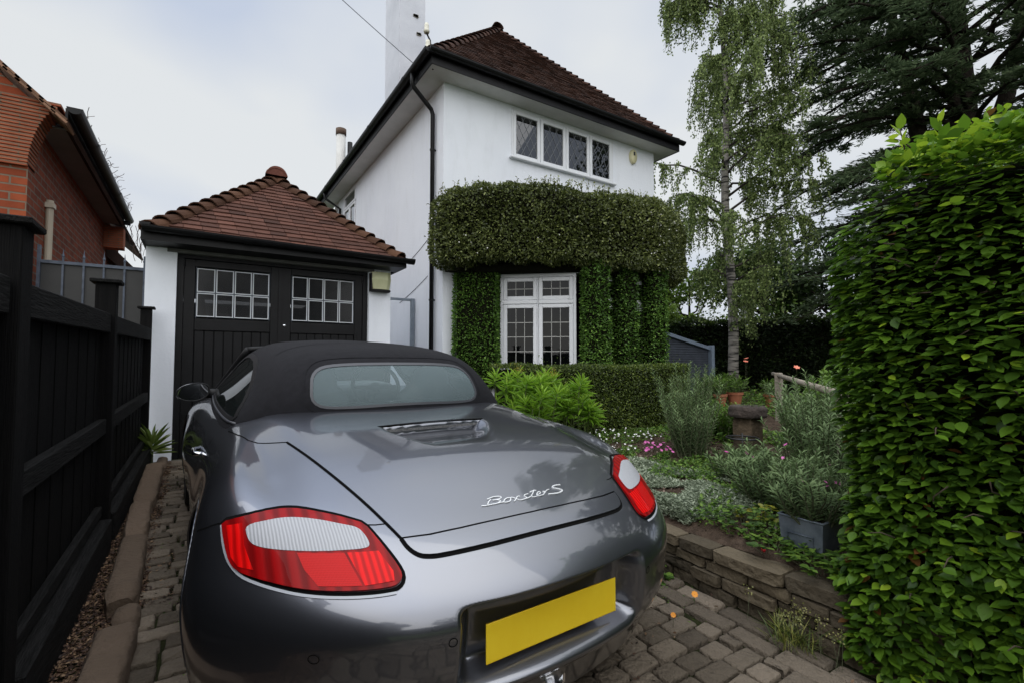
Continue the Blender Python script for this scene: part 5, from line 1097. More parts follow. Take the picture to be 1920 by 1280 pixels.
# front lights of the bay, between the leafy columns
bf = bpy.data.objects.new('window', None); col.objects.link(bf); bf.parent = hs; ORG[bf.name] = ORG[hs.name]
for (a, b) in ((4.66, 5.35), (5.40, 6.10)):
    casement(bf, (a, 5.33, 0), (1, 0, 0), (0, -1, 0), 0, b - a, tr_z + .03, BAYZ1 - .02, (3, 2), gl=BGLASS); casement(bf, (a, 5.33, 0), (1, 0, 0), (0, -1, 0), 0, b - a, BAYZ0 + .02, tr_z - .03, (3, 4), gl=BGLASS)
ud = (D_ - C_) / np.linalg.norm(D_ - C_); Wd = np.array((ud[1], -ud[0], 0)); Ld = np.linalg.norm(D_ - C_)
casement(bf, (C_[0] - Wd[0] * .05, C_[1] - Wd[1] * .05, 0), (ud[0], ud[1], 0), Wd, .1, Ld - .5, BAYZ0 + .02, BAYZ1 - .02, (3, 5))
m_ = MB(); m_.box(3.3, 7.3, 8.3, 8.35, .3, 2.9); m_.build('room_wall', M('dim room', (.015, .013, .012), (.03, .026, .022), rough=.9, scale=2), hs)
m_ = MB(); m_.add([(3.3, 6.4, .5), (7.3, 6.4, .5), (7.3, 8.3, .5), (3.3, 8.3, .5)], [(0, 1, 2, 3)]); m_.build('room_floor', M('dim carpet', (.04, .035, .03), rough=.9), hs)
st = empty('sofa', (4.9, 6.5, .5), 'pale blue-grey sofa back seen through the bay window glass', 'sofa')
m_ = MB(); m_.box(4.3, 5.7, 6.25, 6.45, .5, 1.36, bev=.07); m_.build('backrest', M('pale blue fabric', (.16, .22, .30), rough=.9), st, True)
m_ = MB(); m_.box(4.3, 5.7, 6.46, 7.1, .5, .95, bev=.06); m_.build('seat', M('pale blue seat fabric', (.15, .20, .27), rough=.9), st, True)

# ------------------------------------------------------------------ foliage helpers
def surf_pts(n, polys):
    """random points on a list of quads (a,b,c,d); returns points and normals"""
    Q = [np.array(q, float) for q in polys]; ar = [np.linalg.norm(np.cross(q[1] - q[0], q[3] - q[0])) for q in Q]; ar = np.array(ar) / sum(ar)
    idx = rng.choice(len(Q), n, p=ar); u, v = rng.random(n), rng.random(n); P = np.zeros((n, 3)); N = np.zeros((n, 3))
    for i, q in enumerate(Q):
        k = idx == i; a, b = u[k, None], v[k, None]; P[k] = q[0] * (1 - a) * (1 - b) + q[1] * a * (1 - b) + q[2] * a * b + q[3] * (1 - a) * b
        nn = np.cross(q[1] - q[0], q[3] - q[0]); N[k] = nn / np.linalg.norm(nn)
    return P, N
def vnoise(P, s, seed=0):
    r_ = np.random.default_rng(seed); v = np.zeros(len(P))
    for k in range(7):
        w = r_.normal(size=3) * s; v += np.sin(P @ w + r_.random() * 6.28)
    return v / 7**.5 * 1.2
def clip_leaves(name, P, N, L, ratio, mat, parent, depth=.06, spread=.8, up=.3, shape='oval', bump=.03, shoot=.01, dark=0., seed=1):
    n = len(P); lump = vnoise(P, 5, seed) * bump; d = np.abs(rng.normal(size=n)) * depth; P2 = P + N * (lump - d)[:, None]
    sh = rng.random(n) < shoot; P2[sh] += N[sh] * rng.random(sh.sum())[:, None] * .08 + np.array((0, 0, 1)) * rng.random(sh.sum())[:, None] * .05
    T = N * .9 + rng.normal(size=(n, 3)) * spread + np.array((0, 0, -.15)); NN = N * .6 + rng.normal(size=(n, 3)) * .55 + np.array((0, 0, up))
    ln = L * (.7 + .6 * rng.random(n)); rnd = np.clip(.45 + .22 * rng.normal(size=n) + .10 * vnoise(P, 3, seed + 5) + dark, 0, 1); rnd[rng.random(n) < .03] = 1
    return leaves(name, P2, T, NN, ln, ln * ratio, mat, parent, shape, rnd)
# drum of clipped climber over the bay
out = np.array([(2.78, 6.52), (2.72, 6.22), (2.86, 5.95), (3.25, 5.62), (3.75, 5.22), (4.15, 4.98), (4.7, 4.86), (5.4, 4.84), (6.1, 4.90), (6.6, 5.06), (7.0, 5.35), (7.35, 5.80), (7.50, 6.2), (7.50, 6.52)])
out = smoothpoly(out, 1, False); out = out + np.stack([0 * out[:, 0], .05 * np.sin(out[:, 0] * 3.1)], 1)
cl = empty('clipped_climber', (5.1, 5.4, 2.75), 'big rounded drum of clipped small-leaved climber over the bay window', 'climber')
cen = np.array((5.1, 6.5)); Z0, Z1 = 2.70, 3.76
prof = [(.80, Z0 - .02), (.93, Z0 - .01), (.99, Z0 + .06), (1.0, Z0 + .3), (1.0, Z1 - .3), (.985, Z1 - .12), (.94, Z1 - .03), (.86, Z1 + .03), (.5, Z1 + .06)]
def zj(p, z): return z + .05 * math.sin(p[0] * 2.1 + 1) * (z > 3.2) + (.04 * (p[0] - 5) / 2.5 if z > 3.2 else 0)
quads = []; m_ = MB()
for i in range(len(out) - 1):
    for j in range(len(prof) - 1):
        q = []
        for (ii, jj) in ((i, j), (i + 1, j), (i + 1, j + 1), (i, j + 1)): k, z = prof[jj]; p = cen + (out[ii] - cen) * k; q.append((p[0], p[1], zj(p, z)))
        quads.append(q); c_ = [(cen[0] + (a - cen[0]) * .955, cen[1] + (b - cen[1]) * .93, c - .03 if c > 3.2 else c + .05) for a, b, c in q]; m_.add(c_, [(0, 1, 2, 3)])
m_.prism([tuple(cen + (np.array(p) - cen) * .80) for p in out], 2.605, 2.80)  # dark soffit block stands in for the shade under the drum
m_.build('shade_core', INNER, cl, True)
P, N = surf_pts(46000, quads)
clip_leaves('foliage', P, N, .040, .55, L_IVY, cl, depth=.035, bump=.030, shoot=.02, seed=3)
# wispy shoots on its top
k = 260; i0 = rng.integers(0, len(out) - 1, k); tt = rng.random(k)[:, None]; pp = out[i0] * (1 - tt) + out[i0 + 1] * tt; kk = .86 + .12 * rng.random(k)[:, None]; pp = cen + (pp - cen) * kk
SP, ST = [], []
m_ = MB()
for j in range(k):
    b = np.array((pp[j, 0], pp[j, 1], Z1 - .02 + .04 * (pp[j, 0] - 5) / 2.5)); h = rng.random() * .10 + .02; d = np.array((rng.normal() * .25, rng.normal() * .25, 1)); m_.tube([b, b + d * h], .002, 4)
    for q in range(5): SP.append(b + d * h * (q + 1) / 5); ST.append(rng.normal(size=3) + np.array((0, 0, .6)))
m_.build('sprays', TWIG, cl); leaves('shoot_leaves', SP, ST, rdir(len(SP)) + (0, 0, 1), .035, .018, L_IVY, cl, rnd=.6 + .35 * rng.random(len(SP)))
# dark underside stems
m_ = MB(); rg = random.Random(4)
for k in range(26):
    x = rg.uniform(3.1, 6.9); y = 6.3 - rg.uniform(.2, 1.1) * (1 if 3.9 < x < 6.4 else .3); q = [np.array((x, y, 2.62))]
    for j in range(7): q.append(q[-1] + np.array((rg.uniform(-.16, .16), rg.uniform(-.05, .05), rg.uniform(-.03, .07))))
    m_.tube(q, rg.uniform(.008, .02), 5)
m_.build('stems', INNER, cl, True)
wp, wn2 = surf_pts(900, quads); k = (wn2[:, 1] < -.1) & (wp[:, 2] < 3.6); wp, wn2 = wp[k] + wn2[k] * .035, wn2[k]
wp = wp[vnoise(wp, 3, 8) > .45]; leaves('white_blossom', wp, rdir(len(wp)), rdir(len(wp)) + (0, -1, .3), .020, .018, M('white blossom', (.55, .54, .48), (.7, .7, .66), rough=.7), cl, 'oval')
# leafy columns between the bay windows
def column(lab, poly, z0, z1, n, parent=None, dark=0.):
    t = empty('ivy_column', (*np.mean(poly, 0), z0), lab, 'ivy column', 'ivy columns round the bay window'); qs = []; m_ = MB(); nn = len(poly)
    for i in range(nn):
        a, b = poly[i], poly[(i + 1) % nn]; qs.append([(a[0], a[1], z0), (b[0], b[1], z0), (b[0], b[1], z1), (a[0], a[1], z1)])
    c = np.mean(poly, 0); m_.prism([tuple(c + (np.array(p) - c) * .84) for p in poly], z0, z1 - .01); m_.build('shade_core', INNER, t)
    P, N = surf_pts(n, qs); clip_leaves('foliage', P, N, .040, .5, L_IVYG, t, depth=.016, bump=.010, spread=.55, up=.5, shoot=.004, dark=dark, seed=n)
def seg(s, w): return A_ + ub * s + nb2 * w
column('broad ivy column against the white wall left of the bay window', [tuple(seg(-.02, .02)), tuple(seg(-.02, .20)), tuple(seg(.62, .20)), tuple(seg(.62, -.02))][::1], .95, 2.80, 9500)
column('bright green ivy column right beside the white framed bay window', [(4.58, 5.30), (4.50, 5.10), (4.60, 4.98), (4.87, 4.98), (4.89, 5.30)], .9, 2.76, 6500, dark=.05)
column('narrow darker ivy column in the middle of the three right of the window', [(5.18, 5.30), (5.18, 5.04), (5.48, 5.02), (5.50, 5.30)], .9, 2.76, 5500, dark=-.10)
column('ivy column at the right end of the bay nearest the slatted shed', [(5.80, 5.30), (5.80, 5.04), (6.12, 5.02), (6.16, 5.30)], .9, 2.76, 5500, dark=-.02)

# ------------------------------------------------------------------ box hedge in front of the bay
bh = empty('box_hedge', (4.3, 4.5, .45), 'neatly clipped low box hedge with a flat top below the bay window', 'hedge')
x0, x1, y0, y1, zt = 2.75, 5.58, 4.20, 4.78, 1.285
m_ = MB(); m_.box(x0 + .04, x1 - .06, y0 + .05, y1 - .05, .3, zt - .045, bev=.04); m_.build('shade_core', INNER, bh)
Q = [[(x0, y0, .42), (x1 - .05, y0, .42), (x1 - .05, y0, zt - .03), (x0, y0, zt - .03)], [(x1 - .05, y0, .42), (x1, y0 + .06, .42), (x1, y0 + .06, zt - .03), (x1 - .05, y0, zt - .03)], [(x1, y0 + .06, .42), (x1, y1, .42), (x1, y1, zt - .03), (x1, y0 + .06, zt - .03)], [(x0, y0 + .01, zt - .02), (x1, y0 + .01, zt - .02), (x1, y0 + .06, zt), (x0, y0 + .06, zt)], [(x0, y0 + .06, zt), (x1, y0 + .06, zt), (x1, y1, zt), (x0, y1, zt)]]
P, N = surf_pts(42000, Q); clip_leaves('foliage', P, N, .023, .62, L_BOX, bh, depth=.022, bump=.016, shoot=.006, shape='quad', seed=9)

# ------------------------------------------------------------------ bright spurge in front of the hedge
L_SP = leafmat('bright spurge leaf', (.075, .165, .015), (.18, .345, .026), (.34, .53, .055), rough=.45, trans=.4, spec=.35)
sp_ = empty('spurge', (3.2, 3.75, .45), 'bright lime green shrub of spiky leaf whorls between the car and the box hedge', 'shrub')
TP, TT, TN, TL, TR_ = [], [], [], [], []; m_ = MB(); rg = random.Random(11); yf = []
tips = []
for k in range(48):
    x = rg.uniform(2.42, 3.30); y = rg.uniform(3.35, 4.12); hmax = 1.20 - .46 * max(0, (x - 3.0)) - .25 * max(0, 3.7 - y) - .10 * abs(x - 2.95); z = bedz(x, y) + (hmax - .42) * rg.uniform(.55, 1.0); tips.append((x, y, max(z, .6)))
for (x, y, z) in tips:
    bx, by = x + rg.uniform(-.12, .12), y + rg.uniform(-.05, .15); ax = np.array((x - bx + rg.uniform(-.15, .15), y - by - .12, .6)); ax /= np.linalg.norm(ax); tip = np.array((x, y, z)); m_.tube([(bx, by, bedz(x, y)), tip - ax * .1, tip], [.006, .005, .004], 5)
    u = np.cross(ax, (0, 0, 1.)); u /= np.linalg.norm(u); w = np.cross(u, ax); n = rg.randint(20, 27); fl = rg.random()
    for j in range(n):
        a = j * 2.399; t = j / n; out_ = u * math.cos(a) + w * math.sin(a); el = .10 + t * 1.0; d = out_ * math.cos(el) + ax * math.sin(el)
        TP.append(tip - ax * .10 * (1 - t)); TT.append(d + np.array((0, 0, -.12 * (1 - t)))); TN.append(ax + out_ * -.3 + np.array((0, 0, .2))); TL.append(rg.uniform(.10, .155) * (1 - .35 * t)); TR_.append(min(1, max(0, .35 + .45 * t + rg.gauss(0, .12))))
m_.build('stems', M('pale green stem', (.10, .14, .04), rough=.7), sp_, True); TL = np.array(TL)
leaves('leaves', TP, TT, TN, TL * 1.15, TL * .19, L_SP, sp_, 'big', np.array(TR_))
yt_ = []
for k in range(9):
    c = np.array(tips[rg.randrange(len(tips))]) + np.array((0, -.02, .05)); yt_ += [c + np.array((rg.gauss(0, .03), rg.gauss(0, .03), rg.gauss(0, .025))) for _ in range(60)]
leaves('flower_heads', yt_, rdir(len(yt_)), rdir(len(yt_)), .014, .012, leafmat('yellow brown flower head', (.20, .14, .02), (.32, .26, .03), (.42, .40, .06)), sp_, 'quad')

# ------------------------------------------------------------------ tall beech hedge beside the camera
bc = empty('beech_hedge', (2.7, 0, .05), 'tall lush beech hedge with large fresh green leaves close on the right', 'hedge')
x0, x1, y0, y1, zt = 2.22, 3.25, -1.7, 1.07, 2.17
m_ = MB(); m_.box(x0 + .13, x1 - .1, y0 + .1, y1 - .17, .12, zt - .16, bev=.05); m_.build('shade_core', INNER, bc)
yk, r_ = y1 - .26, .26
def bfz(y): return zt + .05 * math.sin(4 * y) + .03 * math.sin(11 * y)
Q = [[(x0, y0, .10), (x0, yk, .10), (x0, yk, zt - .1), (x0, y0, zt - .1)]][::1]; Q[0] = [Q[0][i] for i in (1, 0, 3, 2)]
prev = (x0, yk)
for k in range(1, 5):
    a = k / 4 * math.pi / 2; c = (x0 + .30 * (1 - math.cos(a)), yk + r_ * math.sin(a)); Q.append([(c[0], c[1], .10), (prev[0], prev[1], .10), (prev[0], prev[1], zt - .10 - .085 * k), (c[0], c[1], zt - .10 - .085 * (k + 1))]); prev = c
Q.append([(x1, prev[1], .1), (prev[0], prev[1], .1), (prev[0], prev[1], zt - .3), (x1, prev[1], zt - .3)])
def bleaf(P, N, name, lift=0, spread=.5, bright=0.0, L=.050, down=.0):
    n = len(P); d = np.abs(rng.normal(size=n)) * .055; P2 = P + N * (vnoise(P, 4, 2) * .035 - d + lift)[:, None]
    side = np.cross(N, (0, 0, 1.)); T = N * .55 + side * rng.normal(size=(n, 1)) * .75 + rng.normal(size=(n, 3)) * .15 + np.array((0, 0, -.16 + down)); NN = np.array((0, 0, 1.)) + N * .30 + rng.normal(size=(n, 3)) * spread * .45
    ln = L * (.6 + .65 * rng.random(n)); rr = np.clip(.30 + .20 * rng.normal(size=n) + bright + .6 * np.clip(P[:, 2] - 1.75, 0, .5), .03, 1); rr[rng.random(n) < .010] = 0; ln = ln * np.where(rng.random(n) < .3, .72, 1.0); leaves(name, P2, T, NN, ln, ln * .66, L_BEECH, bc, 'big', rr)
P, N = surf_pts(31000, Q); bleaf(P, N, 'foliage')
ts = [[(x0 - .02, y0, zt - .10), (x0 - .02, yk, zt - .13), (x0 + .22, yk, zt + .02), (x0 + .22, y0, zt + .03)], [(x0 + .22, y0, zt + .03), (x0 + .22, yk - .05, zt + .02), (x1, yk, zt), (x1, y0, zt)]]; ts = [[q[i] for i in (1, 0, 3, 2)] for q in ts]
P, N = surf_pts(8000, ts); N = np.tile((0, 0, 1.), (len(P), 1)) * .8 + np.array((-.5, .1, 0)); P[:, 2] += .02 * rng.normal(size=len(P)); 
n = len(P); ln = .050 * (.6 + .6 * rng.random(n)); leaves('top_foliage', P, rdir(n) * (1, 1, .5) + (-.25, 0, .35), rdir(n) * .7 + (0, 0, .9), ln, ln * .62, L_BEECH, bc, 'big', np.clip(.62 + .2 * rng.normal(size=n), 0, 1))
# shoots standing out of the hedge
m_ = MB(); SP, ST, SN, SR = [], [], [], []; rg = random.Random(15)
for k in range(75):
    if k < 45: b = np.array((x0 + rg.uniform(.02, .35), rg.uniform(-.9, yk - .06), zt - .05)); d = np.array((rg.uniform(-.6, .1), rg.uniform(-.2, .6), rg.uniform(.4, 1.1))); L = rg.uniform(.04, .14)
    else: b = np.array((x0, rg.uniform(-.2, yk), rg.uniform(.3, 1.9))); d = np.array((-1, rg.uniform(-.3, .8), rg.uniform(-.2, .6))); L = rg.uniform(.04, .12)
    if k > 80: b = np.array((x0 + .1, yk + r_ * .8, rg.uniform(.2, 1.7))); d = np.array((-.6, .8, rg.uniform(-.2, .4)))
    d /= np.linalg.norm(d); q = [b, b + d * L * .5 + np.array((0, 0, .01)), b + d * L]; m_.tube(q, [.003, .0025, .0015], 5); n = max(3, int(L / .028))
    for j in range(n):
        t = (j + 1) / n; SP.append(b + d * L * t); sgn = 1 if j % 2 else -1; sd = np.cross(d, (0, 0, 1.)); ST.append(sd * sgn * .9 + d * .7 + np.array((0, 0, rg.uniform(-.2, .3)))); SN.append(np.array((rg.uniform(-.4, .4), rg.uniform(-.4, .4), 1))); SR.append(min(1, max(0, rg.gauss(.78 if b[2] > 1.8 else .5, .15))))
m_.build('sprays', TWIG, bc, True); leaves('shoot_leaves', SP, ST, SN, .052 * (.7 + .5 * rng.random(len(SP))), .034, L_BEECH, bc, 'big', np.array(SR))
m_ = MB(); rg = random.Random(16)
for k in range(60):
    b = np.array((x0 + .04, rg.uniform(-.6, yk), rg.uniform(.2, 1.95))); q = [b]
    for j in range(3): q.append(q[-1] + np.array((rg.uniform(-.02, .01), rg.uniform(-.05, .05), rg.uniform(-.01, .05))))
    m_.tube(q, .0025, 5)
m_.build('twig_sprays', TWIG, bc, True)

# ------------------------------------------------------------------ dark back hedge, far trees
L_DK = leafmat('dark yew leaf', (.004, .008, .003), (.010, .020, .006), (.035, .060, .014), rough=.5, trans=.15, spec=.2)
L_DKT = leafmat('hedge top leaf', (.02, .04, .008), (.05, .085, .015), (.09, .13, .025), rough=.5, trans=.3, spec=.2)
def far_hedge(lab, P, Q, z0, z1, n, mat=None, w=.8):
    t = empty('tall_hedge', (*((np.array(P) + np.array(Q)) / 2), z0), lab, 'hedge'); P, Q = np.array(P, float), np.array(Q, float); u = (Q - P) / np.linalg.norm(Q - P); nn = np.array((u[1], -u[0])); L = np.linalg.norm(Q - P); m_ = MB()
    m_.obox((P[0] - nn[0] * w, P[1] - nn[1] * w, z0), (u[0] * L, u[1] * L, 0), (nn[0] * (w - .12), nn[1] * (w - .12), 0), (0, 0, z1 - z0 - .12)); m_.build('shade_core', INNER, t)
    q = [[(*P, z0), (*Q, z0), (*Q, z1), (*P, z1)]]; Pp, N = surf_pts(n, q); clip_leaves('foliage', Pp, N, .10, .5, mat or L_DK, t, depth=.08, bump=.08, shape='quad', seed=4)
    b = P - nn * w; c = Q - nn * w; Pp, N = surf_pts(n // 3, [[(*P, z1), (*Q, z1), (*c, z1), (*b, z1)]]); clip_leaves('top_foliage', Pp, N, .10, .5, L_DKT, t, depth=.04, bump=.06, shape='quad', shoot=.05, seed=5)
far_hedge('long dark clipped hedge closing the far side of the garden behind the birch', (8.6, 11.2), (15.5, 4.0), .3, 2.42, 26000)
BARKD = M('dark bark', (.012, .010, .008), (.035, .028, .022), rough=.95, scale=12, bump=1, bscale=25, bdist=.02, spec=.1)
def blob_tree(name, lab, c, r, h, n, mat, L, group=None, trunk=True, clumps=14, seed=0, flat=.8):
    t = empty(name, (c[0], c[1], gz(*c[:2])), lab, 'tree', group); r_ = np.random.default_rng(seed); P = []; NN = []; m_ = MB(); g0 = gz(*c[:2]); top = np.array((c[0], c[1], g0 + h * .85)); base = np.array((c[0], c[1], g0))
    for k in range(clumps):
        a = r_.random() * 6.28; rr = r * .68 * math.sqrt(r_.random()); zz = g0 + h * (.32 + .60 * r_.random()); fac = math.sqrt(max(.15, 1 - ((zz - g0) / h - .55)**2 * 3.2)); cc = np.array((c[0] + rr * math.cos(a) * fac, c[1] + rr * math.sin(a) * fac, zz)); cr = r * (.26 + .20 * r_.random())
        m = n // clumps; d = unit(r_.normal(size=(m, 3))); rad = cr * (.55 + .5 * r_.random(m))[:, None]; P.append(cc + d * rad * (1, 1, flat)); NN.append(d)
        m_.tube([base + (top - base) * min(.8, max(.2, (zz - g0) / h - .15)), (cc + base + (top - base) * .5) / 2, cc], [h * .012, h * .007, h * .003], 5)
    m_.tube([base, base + (top - base) * .5, top], [h * .028, h * .018, h * .004], 8); m_.build('trunk', BARKD, t, True)
    P = np.concatenate(P); NN = np.concatenate(NN); n = len(P); ln = L * (.6 + .8 * r_.random(n)); leaves('crown', P, rdir(n) + (0, 0, -.2), NN + rdir(n) * .6 + (0, 0, .5), ln, ln * .62, mat, t, 'oval' if L < .15 else 'quad', np.clip(r_.random(n) * .8 + .1 * NN[:, 2], 0, 1)); return t
L_MID = leafmat('mid green leaf', (.020, .040, .008), (.050, .095, .015), (.12, .19, .03), rough=.5, trans=.4, spec=.25)
L_LIME = leafmat('fresh lime leaf', (.05, .09, .012), (.12, .20, .025), (.22, .32, .05), rough=.5, trans=.45, spec=.25)
L_DEEP = leafmat('deep green leaf', (.008, .018, .006), (.022, .042, .012), (.05, .085, .02), rough=.5, trans=.3, spec=.2)
blob_tree('garden_tree', 'fresh lime green tree beyond the hedge just right of the ivy columns', (15.2, 14.2), 2.6, 4.9, 7200, L_LIME, .16, 'trees beyond the back hedge', seed=1)
blob_tree('garden_tree', 'small yellow-green tree above the hedge left of the birch trunk', (18.0, 13.6), 2.4, 4.9, 4200, L_LIME, .16, 'trees beyond the back hedge', seed=2)
blob_tree('garden_tree', 'mid green bushy tree right behind the birch trunk', (19.0, 10.8), 3.0, 6.4, 7600, L_MID, .17, 'trees beyond the back hedge', seed=3)
blob_tree('garden_tree', 'darker round tree between the birch and the cedar', (20.5, 8.6), 3.0, 6.6, 7600, L_DEEP, .17, 'trees beyond the back hedge', seed=4)
blob_tree('garden_tree', 'deep green tree low behind the beech hedge edge', (21.0, 6.3), 2.8, 5.0, 5000, L_DEEP, .17, 'trees beyond the back hedge', seed=5)
m_ = MB(); m_.tube([(17.2, 10.6, .4), (17.2, 10.6, 3.7)], .06, 10); tag(m_.build('white_post', M('white post paint', (.6, .6, .58), rough=.6), None), 'thin white post rising above the far hedge beside the birch', 'post')
# ------------------------------------------------------------------ birch
def birch():
    rg = random.Random(31); t = empty('birch_tree', (10.75, 6.9, .5), 'tall silver birch with drooping airy branches and a pale banded trunk', 'tree')
    m, tr_, p = newmat('birch bark'); p.inputs['Roughness'].default_value = .85; co = tr_.nodes.new('ShaderNodeTexCoord'); mp = tr_.nodes.new('ShaderNodeMapping'); mp.inputs['Scale'].default_value = (1.3, 1.3, 9); tr_.links.new(co.outputs['Object'], mp.inputs[0])
    n = tr_.nodes.new('ShaderNodeTexNoise'); n.inputs['Scale'].default_value = 2.2; n.inputs['Detail'].default_value = 7; tr_.links.new(mp.outputs[0], n.inputs['Vector']); r = tr_.nodes.new('ShaderNodeValToRGB'); e = r.color_ramp.elements
    e[0].position = .40; e[0].color = (.012, .011, .010, 1); e[1].position = .50; e[1].color = (.20, .185, .165, 1); k = e.new(.75); k.color = (.34, .32, .29, 1); tr_.links.new(n.outputs['Fac'], r.inputs[0]); tr_.links.new(r.outputs[0], p.inputs['Base Color'])
    base = np.array((10.75, 6.9, .45)); K = 16; tp = [base + np.array((-.27 * (i / K)**.8 + .05 * math.sin(i * .8), .03 * math.cos(i), 12.5 * i / K)) for i in range(K + 1)]; tr_r = [.112 * (1 - i / K)**.8 + .012 for i in range(K + 1)]; tr_r[0] = .15
    m_ = MB(); m_.tube(tp, tr_r, 14); m_.build('trunk', m, t, True); br = MB(); P, T, Rn = [], [], []
    def at(h): f = h / 12.5 * K; i = min(K - 1, int(f)); return tp[i] + (tp[i + 1] - tp[i]) * (f - i)
    for k in range(58):
        h = 2.2 + 10 * (k / 58)**.9; a = rg.uniform(0, 6.28); L = (3.1 - .15 * h) * rg.uniform(.6, 1.15) * (.55 if h < 3.4 else 1); b = at(h); dirh = np.array((math.cos(a), math.sin(a), 0)); pts = [b]
        for j in range(1, 8): s_ = j / 7; pts.append(b + dirh * L * s_ * (1 - .15 * s_) + np.array((rg.gauss(0, .05), rg.gauss(0, .05), L * (.75 * s_ - .55 * s_ * s_) + rg.gauss(0, .03))))
        br.tube(pts, [.028 * (1 - j / 8) + .004 for j in range(8)], 5)
        dens = 18 if h > 3.6 else 13
        for q in range(dens):
            s_ = rg.uniform(.25, 1) * 6.99; i = int(s_); c = pts[i] + (pts[i + 1] - pts[i]) * (s_ - i); side = np.array((rg.gauss(0, .22), rg.gauss(0, .22), 0)); Ls = rg.uniform(.5, 1.45); st = [c]
            for j in range(1, 6): u = j / 5; st.append(c + side * math.sqrt(u) + np.array((.02 * math.sin(j + q), 0, .06 * u - Ls * u * u * .95)))
            br.tube(st, .0035, 3, caps=False)
            for w in range(92):
                u = rg.uniform(.1, 1) * 4.99; i = int(u); pp = st[i] + (st[i + 1] - st[i]) * (u - i); P.append(pp + np.array((rg.gauss(0, .035), rg.gauss(0, .035), rg.gauss(0, .03)))); T.append((rg.gauss(0, .6), rg.gauss(0, .6), -1)); Rn.append(rg.random())
    br.build('branches', M('dark birch twig', (.02, .016, .013), (.05, .04, .033), rough=.9), t, True)
    leaves('crown', P, T, rdir(len(P)), .060, .044, leafmat('birch leaf', (.060, .095, .028), (.16, .22, .065), (.32, .40, .14), rough=.5, trans=.4, spec=.3), t, 'quad', np.array(Rn))
birch()
# ------------------------------------------------------------------ cedar
def cedar():
    rg = random.Random(77); r_ = np.random.default_rng(12); c0 = np.array((14.6, 3.5, .4)); t = empty('cedar_tree', tuple(c0), 'huge dark blue-green cedar with layered spreading boughs above the hedge', 'tree')
    m_ = MB(); m_.tube([c0, c0 + (0, 0, 3), c0 + (.1, .1, 7), c0 + (.2, .2, 12)], [.42, .34, .26, .06], 12); m_.tube([c0 + (0, 0, 3.6), c0 + (-.5, .7, 6), c0 + (-.7, 1.2, 10)], [.22, .18, .07], 8); m_.tube([c0 + (0, 0, 4.5), c0 + (.8, -.5, 7), c0 + (1.1, -.9, 10)], [.2, .16, .06], 8); m_.build('trunk', BARKD, t, True)
    br = MB(); P, T, N, R_ = [], [], [], []
    for k in range(104):
        h = 2.5 + 8.8 * (k / 104); a = math.pi * rg.uniform(.35, 1.55) if k % 4 else rg.uniform(0, 6.28); L = rg.uniform(3.8, 6.2) * (1 - .035 * h) * (.8 if h < 3.6 else 1); b = c0 + (0, 0, h); dh = np.array((math.cos(a), math.sin(a), 0)); pts = [b]; lift = rg.uniform(.15, .5)
        for j in range(1, 9): s_ = j / 8; pts.append(b + dh * L * s_ + np.array((rg.gauss(0, .06), rg.gauss(0, .06), L * (lift * s_ - .42 * s_ * s_))))
        br.tube(pts, [.06 * (1 - j / 9) + .008 for j in range(9)], 5); sd = np.array((-dh[1], dh[0], 0))
        nsub = 42
        for q in range(nsub):
            s_ = rg.uniform(.16, 1) * 7.99; i = int(s_); c = pts[i] + (pts[i + 1] - pts[i]) * (s_ - i); sg = 1 if q % 2 else -1; d = sd * sg * rg.uniform(.5, 1.1) + dh * rg.uniform(.4, 1.0) + np.array((0, 0, rg.uniform(-.12, .10))); d /= np.linalg.norm(d); Ls = rg.uniform(.35, .85) * (1.15 - .5 * s_ / 8); end = c + d * Ls + np.array((0, 0, -.10 * Ls)); br.tube([c, (c + end) / 2 + (0, 0, .03), end], [.010, .006, .003], 3, caps=False)
            n = int(24 * Ls / .5) + 8; u = r_.random(n)[:, None]; pp = c + (end - c) * u + r_.normal(size=(n, 3)) * (.045, .045, .018); dd = d[None] + r_.normal(size=(n, 3)) * (.6, .6, .18); P.append(pp); T.append(dd); N.append(np.tile((0, 0, 1.), (n, 1)) + r_.normal(size=(n, 3)) * .25); R_.append(np.clip(r_.random(n) * .7 + .2 * u[:, 0], 0, 1))
    br.build('branches', BARKD, t, True); P = np.concatenate(P); ln = .14 * (.7 + .6 * r_.random(len(P)))
    leaves('crown', P, np.concatenate(T), np.concatenate(N), ln, ln * .26, leafmat('cedar needles', (.040, .066, .034), (.115, .165, .085), (.27, .34, .19), rough=.6, trans=.3, spec=.2), t, 'quad', np.concatenate(R_))
cedar()
# unseen trees and hedge added behind the camera for dark car and window reflections
far_hedge('unseen dark hedge added behind the drive entrance for reflections', (12, -7.0), (-8, -7.0), -.3, 1.9, 9000)
for i, (x, y, r, h, lab) in enumerate(((-5, -13, 3.4, 9, 'unseen tree added behind the drive, left one'), (3.5, -14, 3.8, 8, 'unseen tree added behind the drive, middle one'), (12, -12, 3.6, 9, 'unseen tree added behind the drive, right one'))):
    blob_tree('reflection_tree', lab, (x, y), r, h, 4200, L_DEEP, .30, 'trees added behind the drive for reflections', seed=20 + i, clumps=12)
blob_tree('reflection_tree', 'tall unseen tree far right behind the drive, added for pane reflections', (24.5, -10), 4.6, 19, 7000, L_DEEP, .30, 'trees added behind the drive for reflections', seed=27, clumps=18)
